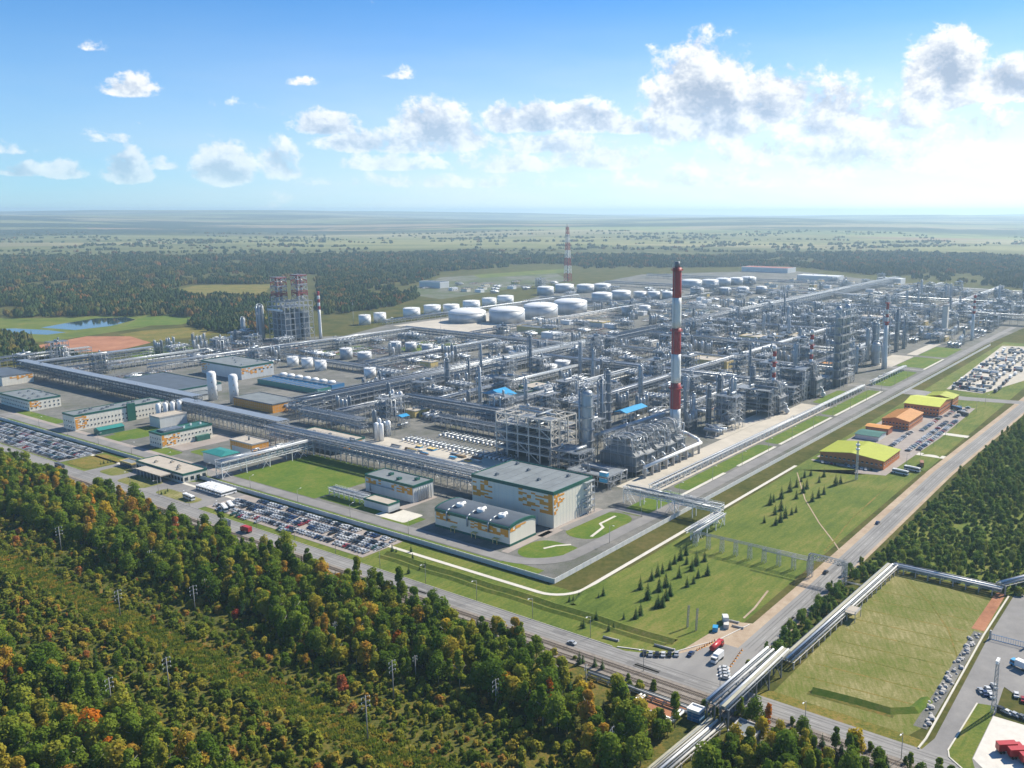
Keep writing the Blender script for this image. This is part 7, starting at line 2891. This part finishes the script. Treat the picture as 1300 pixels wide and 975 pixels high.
# young conifers planted in rows on the meadow
rows = []
for (x0, y0, x1, y1, n, w) in ((958, 657, 1036, 598, 13, 'first row from the left of the upper planting'), (972, 664, 1046, 606, 12, 'second row of the upper planting'), (985, 668, 1066, 612, 13, 'third row of the upper planting'),
                               (812, 748, 872, 706, 9, 'first row of the lower planting'), (822, 760, 893, 712, 10, 'second row of the lower planting'), (835, 768, 906, 724, 9, 'third row of the lower planting'), (806, 784, 852, 766, 6, 'nearest row of the lower planting')):
    for i in range(n):
        f = i / (n - 1)
        if rf.random() < .84:
            rows.append((x0 + (x1 - x0) * f + rf.uniform(-2, 2), y0 + (y1 - y0) * f + rf.uniform(-1.5, 1.5), w))
for (x, y) in ((738, 795), (741, 797), (752, 790), (757, 787), (773, 801), (779, 798), (735, 756), (728, 762), (723, 764), (760, 759), (766, 756), (792, 786), (872, 716), (498, 700), (503, 701), (524, 710), (522, 701), (533, 724), (540, 720), (519, 728)):
    rows.append((x, y, 'scattered singly on the grass outside the wall'))
seen_row = {}
for i, (x, y, w) in enumerate(rows):
    seen_row[w] = seen_row.get(w, 0) + 1
    X, Y = G(x, y)
    k = 6 + rf.randrange(3)
    big = rf.uniform(.75, 1.15) if 'planting' in w else rf.uniform(.35, .75)
    tree((X, Y, 0, big, rf.random() * 6, k), '%s young conifer, %s' % (ORD[seen_row[w] - 1], w), 'young conifers, ' + w, None, 'young_conifer')
# small plants by the gatehouse
for i, (x, y) in enumerate(((128, 590), (132, 589), (137, 588), (141, 587), (205, 628), (210, 627), (213, 624), (238, 608), (246, 606), (252, 609), (258, 604), (262, 607))):
    X, Y = G(x, y)
    tree((X, Y, 0, .42 if x < 230 else .6, i, 6 + i % 3), '%s little conifer by the gatehouse forecourt, from the left' % ORD[i], 'little conifers by the gatehouse', None, 'young_conifer')

# ------------------------------------------------------------------ far woods: clumps of trees standing as one mass
CLUMP = []
for i in range(4):
    c = MB()
    for q in range(10):
        x, y = rv.uniform(-10, 10), rv.uniform(-10, 10)
        h = rv.uniform(8, 14)
        r = rv.uniform(2.2, 3.6)
        if rv.random() < .3:
            c.lathe([(r * .8, h * .12), (r * .45, h * .5), (.1, h * 1.1)], (x, y, 0), 6, 0, False)
        else:
            k0 = len(c.v)
            n0 = len(c.v)
            c.lathe([(r * .4, h * .15), (r, h * .42), (r * .8, h * .75), (r * .25, h)], (x, y, 0), 7, 0, False)
            for j in range(n0, len(c.v)):
                v = c.v[j]
                c.v[j] = (v[0] + rv.uniform(-.6, .6), v[1] + rv.uniform(-.6, .6), v[2] + rv.uniform(-.9, .9))
    CLUMP.append(c.mesh('clump', 'leaf_far'))
C_CLUMP = proto_collection('clump_kinds', CLUMP)


def inside(x, y, poly):
    r = False
    n = len(poly)
    for i in range(n):
        (x0, y0), (x1, y1) = poly[i], poly[i - 1]
        if (y0 > y) != (y1 > y) and x < (x1 - x0) * (y - y0) / (y1 - y0) + x0:
            r = not r
    return r


FARW = [
    ('left_far_wood', 'dark wood stretching beyond the ponds on the left', [(-120, 330), (120, 327), (420, 326), (560, 322), (700, 323), (735, 334), (560, 345), (470, 352), (350, 357), (340, 361), (240, 361), (195, 372), (262, 380), (345, 378), (345, 392), (300, 398), (250, 402), (175, 401), (60, 403), (-120, 403)], 15, .93),
    ('right_far_wood', 'hazy wood behind the right half of the plant', [(690, 324), (900, 328), (1100, 322), (1420, 330), (1420, 374), (1290, 366), (1130, 352), (1000, 338), (860, 340), (735, 342)], 17, .95),
    ('pond_wood', 'trees along the near bank of the ponds at the left edge', [(-90, 428), (30, 430), (45, 438), (20, 448), (100, 452), (60, 457), (-90, 466)], 11, .8),
    ('belt_wood', 'belt of trees behind the green meadow left of the boiler block', [(240, 408), (300, 396), (345, 396), (345, 424), (290, 424), (250, 416)], 11, .9),
    ('tank_wood', 'trees between boiler block and white tanks', [(405, 350), (480, 352), (560, 348), (520, 362), (530, 378), (500, 389), (440, 398), (405, 400)], 13, .85),
]
for (nm, lab, poly, step, share) in FARW:
    wp = [G(*p) for p in poly]
    x0, x1 = min(p[0] for p in wp), max(p[0] for p in wp)
    y0, y1 = min(p[1] for p in wp), max(p[1] for p in wp)
    pts = []
    y = y0
    while y < y1:
        st = step * (1 + max(0, y - 2200) / 3500)
        x = x0
        while x < x1:
            px_, py_ = x + rf.uniform(0, st), y + rf.uniform(0, st)
            q = project(px_, py_)
            if -110 < q[0] < 1410 and inside(q[0], q[1], poly) and rf.random() < share * (1.25 if vnoise(px_, py_, .006) > .3 + .12 * sin(px_ * .021) else .12):
                pts.append((px_, py_, 0, rf.uniform(.5, 1.3) * (st / 15) ** .5, rf.random() * 6.3, rf.randrange(4)))
            x += st
        y += st
    scatter(nm, lab, pts, C_CLUMP)
pts = []
for i in range(230):
    q = (rf.uniform(-120, 1420), 299 + 25 * rf.random())
    x, y = G(*q)
    if hill(x, y) > 40:
        continue
    ang = rf.gauss(0, .35) + .15
    n = int(rf.expovariate(1 / 9.)) + 2
    for k in range(n):
        t_ = (k - n / 2) * rf.uniform(14, 26)
        xx, yy = x + t_ * cos(ang) + rf.gauss(0, 16), y + t_ * sin(ang) + rf.gauss(0, 14)
        pts.append((xx, yy, hill(xx, yy), rf.uniform(.35, 1.1), rf.random() * 6.3, rf.randrange(4)))
scatter('scattered_copses', 'scattered copses on the plain below the horizon', pts, C_CLUMP)

# ------------------------------------------------------------------ haze: the air of the whole scene
hz = MB()
hz.box(-26500, 26500, -26500, 26500, -3, 236)
hm = bpy.data.materials.new('haze_air')
hm.use_nodes = True
ht_ = NT(hm.node_tree)
ht_.n.clear()
ho = ht_.n.new('ShaderNodeOutputMaterial')
pv = ht_.n.new('ShaderNodeVolumePrincipled')
pv.inputs['Color'].default_value = (.60, .82, 1.0, 1)
pv.inputs['Density'].default_value = 8.5e-5
pv.inputs['Anisotropy'].default_value = .3
ht_.l.new(pv.outputs[0], ho.inputs['Volume'])
hz.build('haze', hm, kind='stuff')
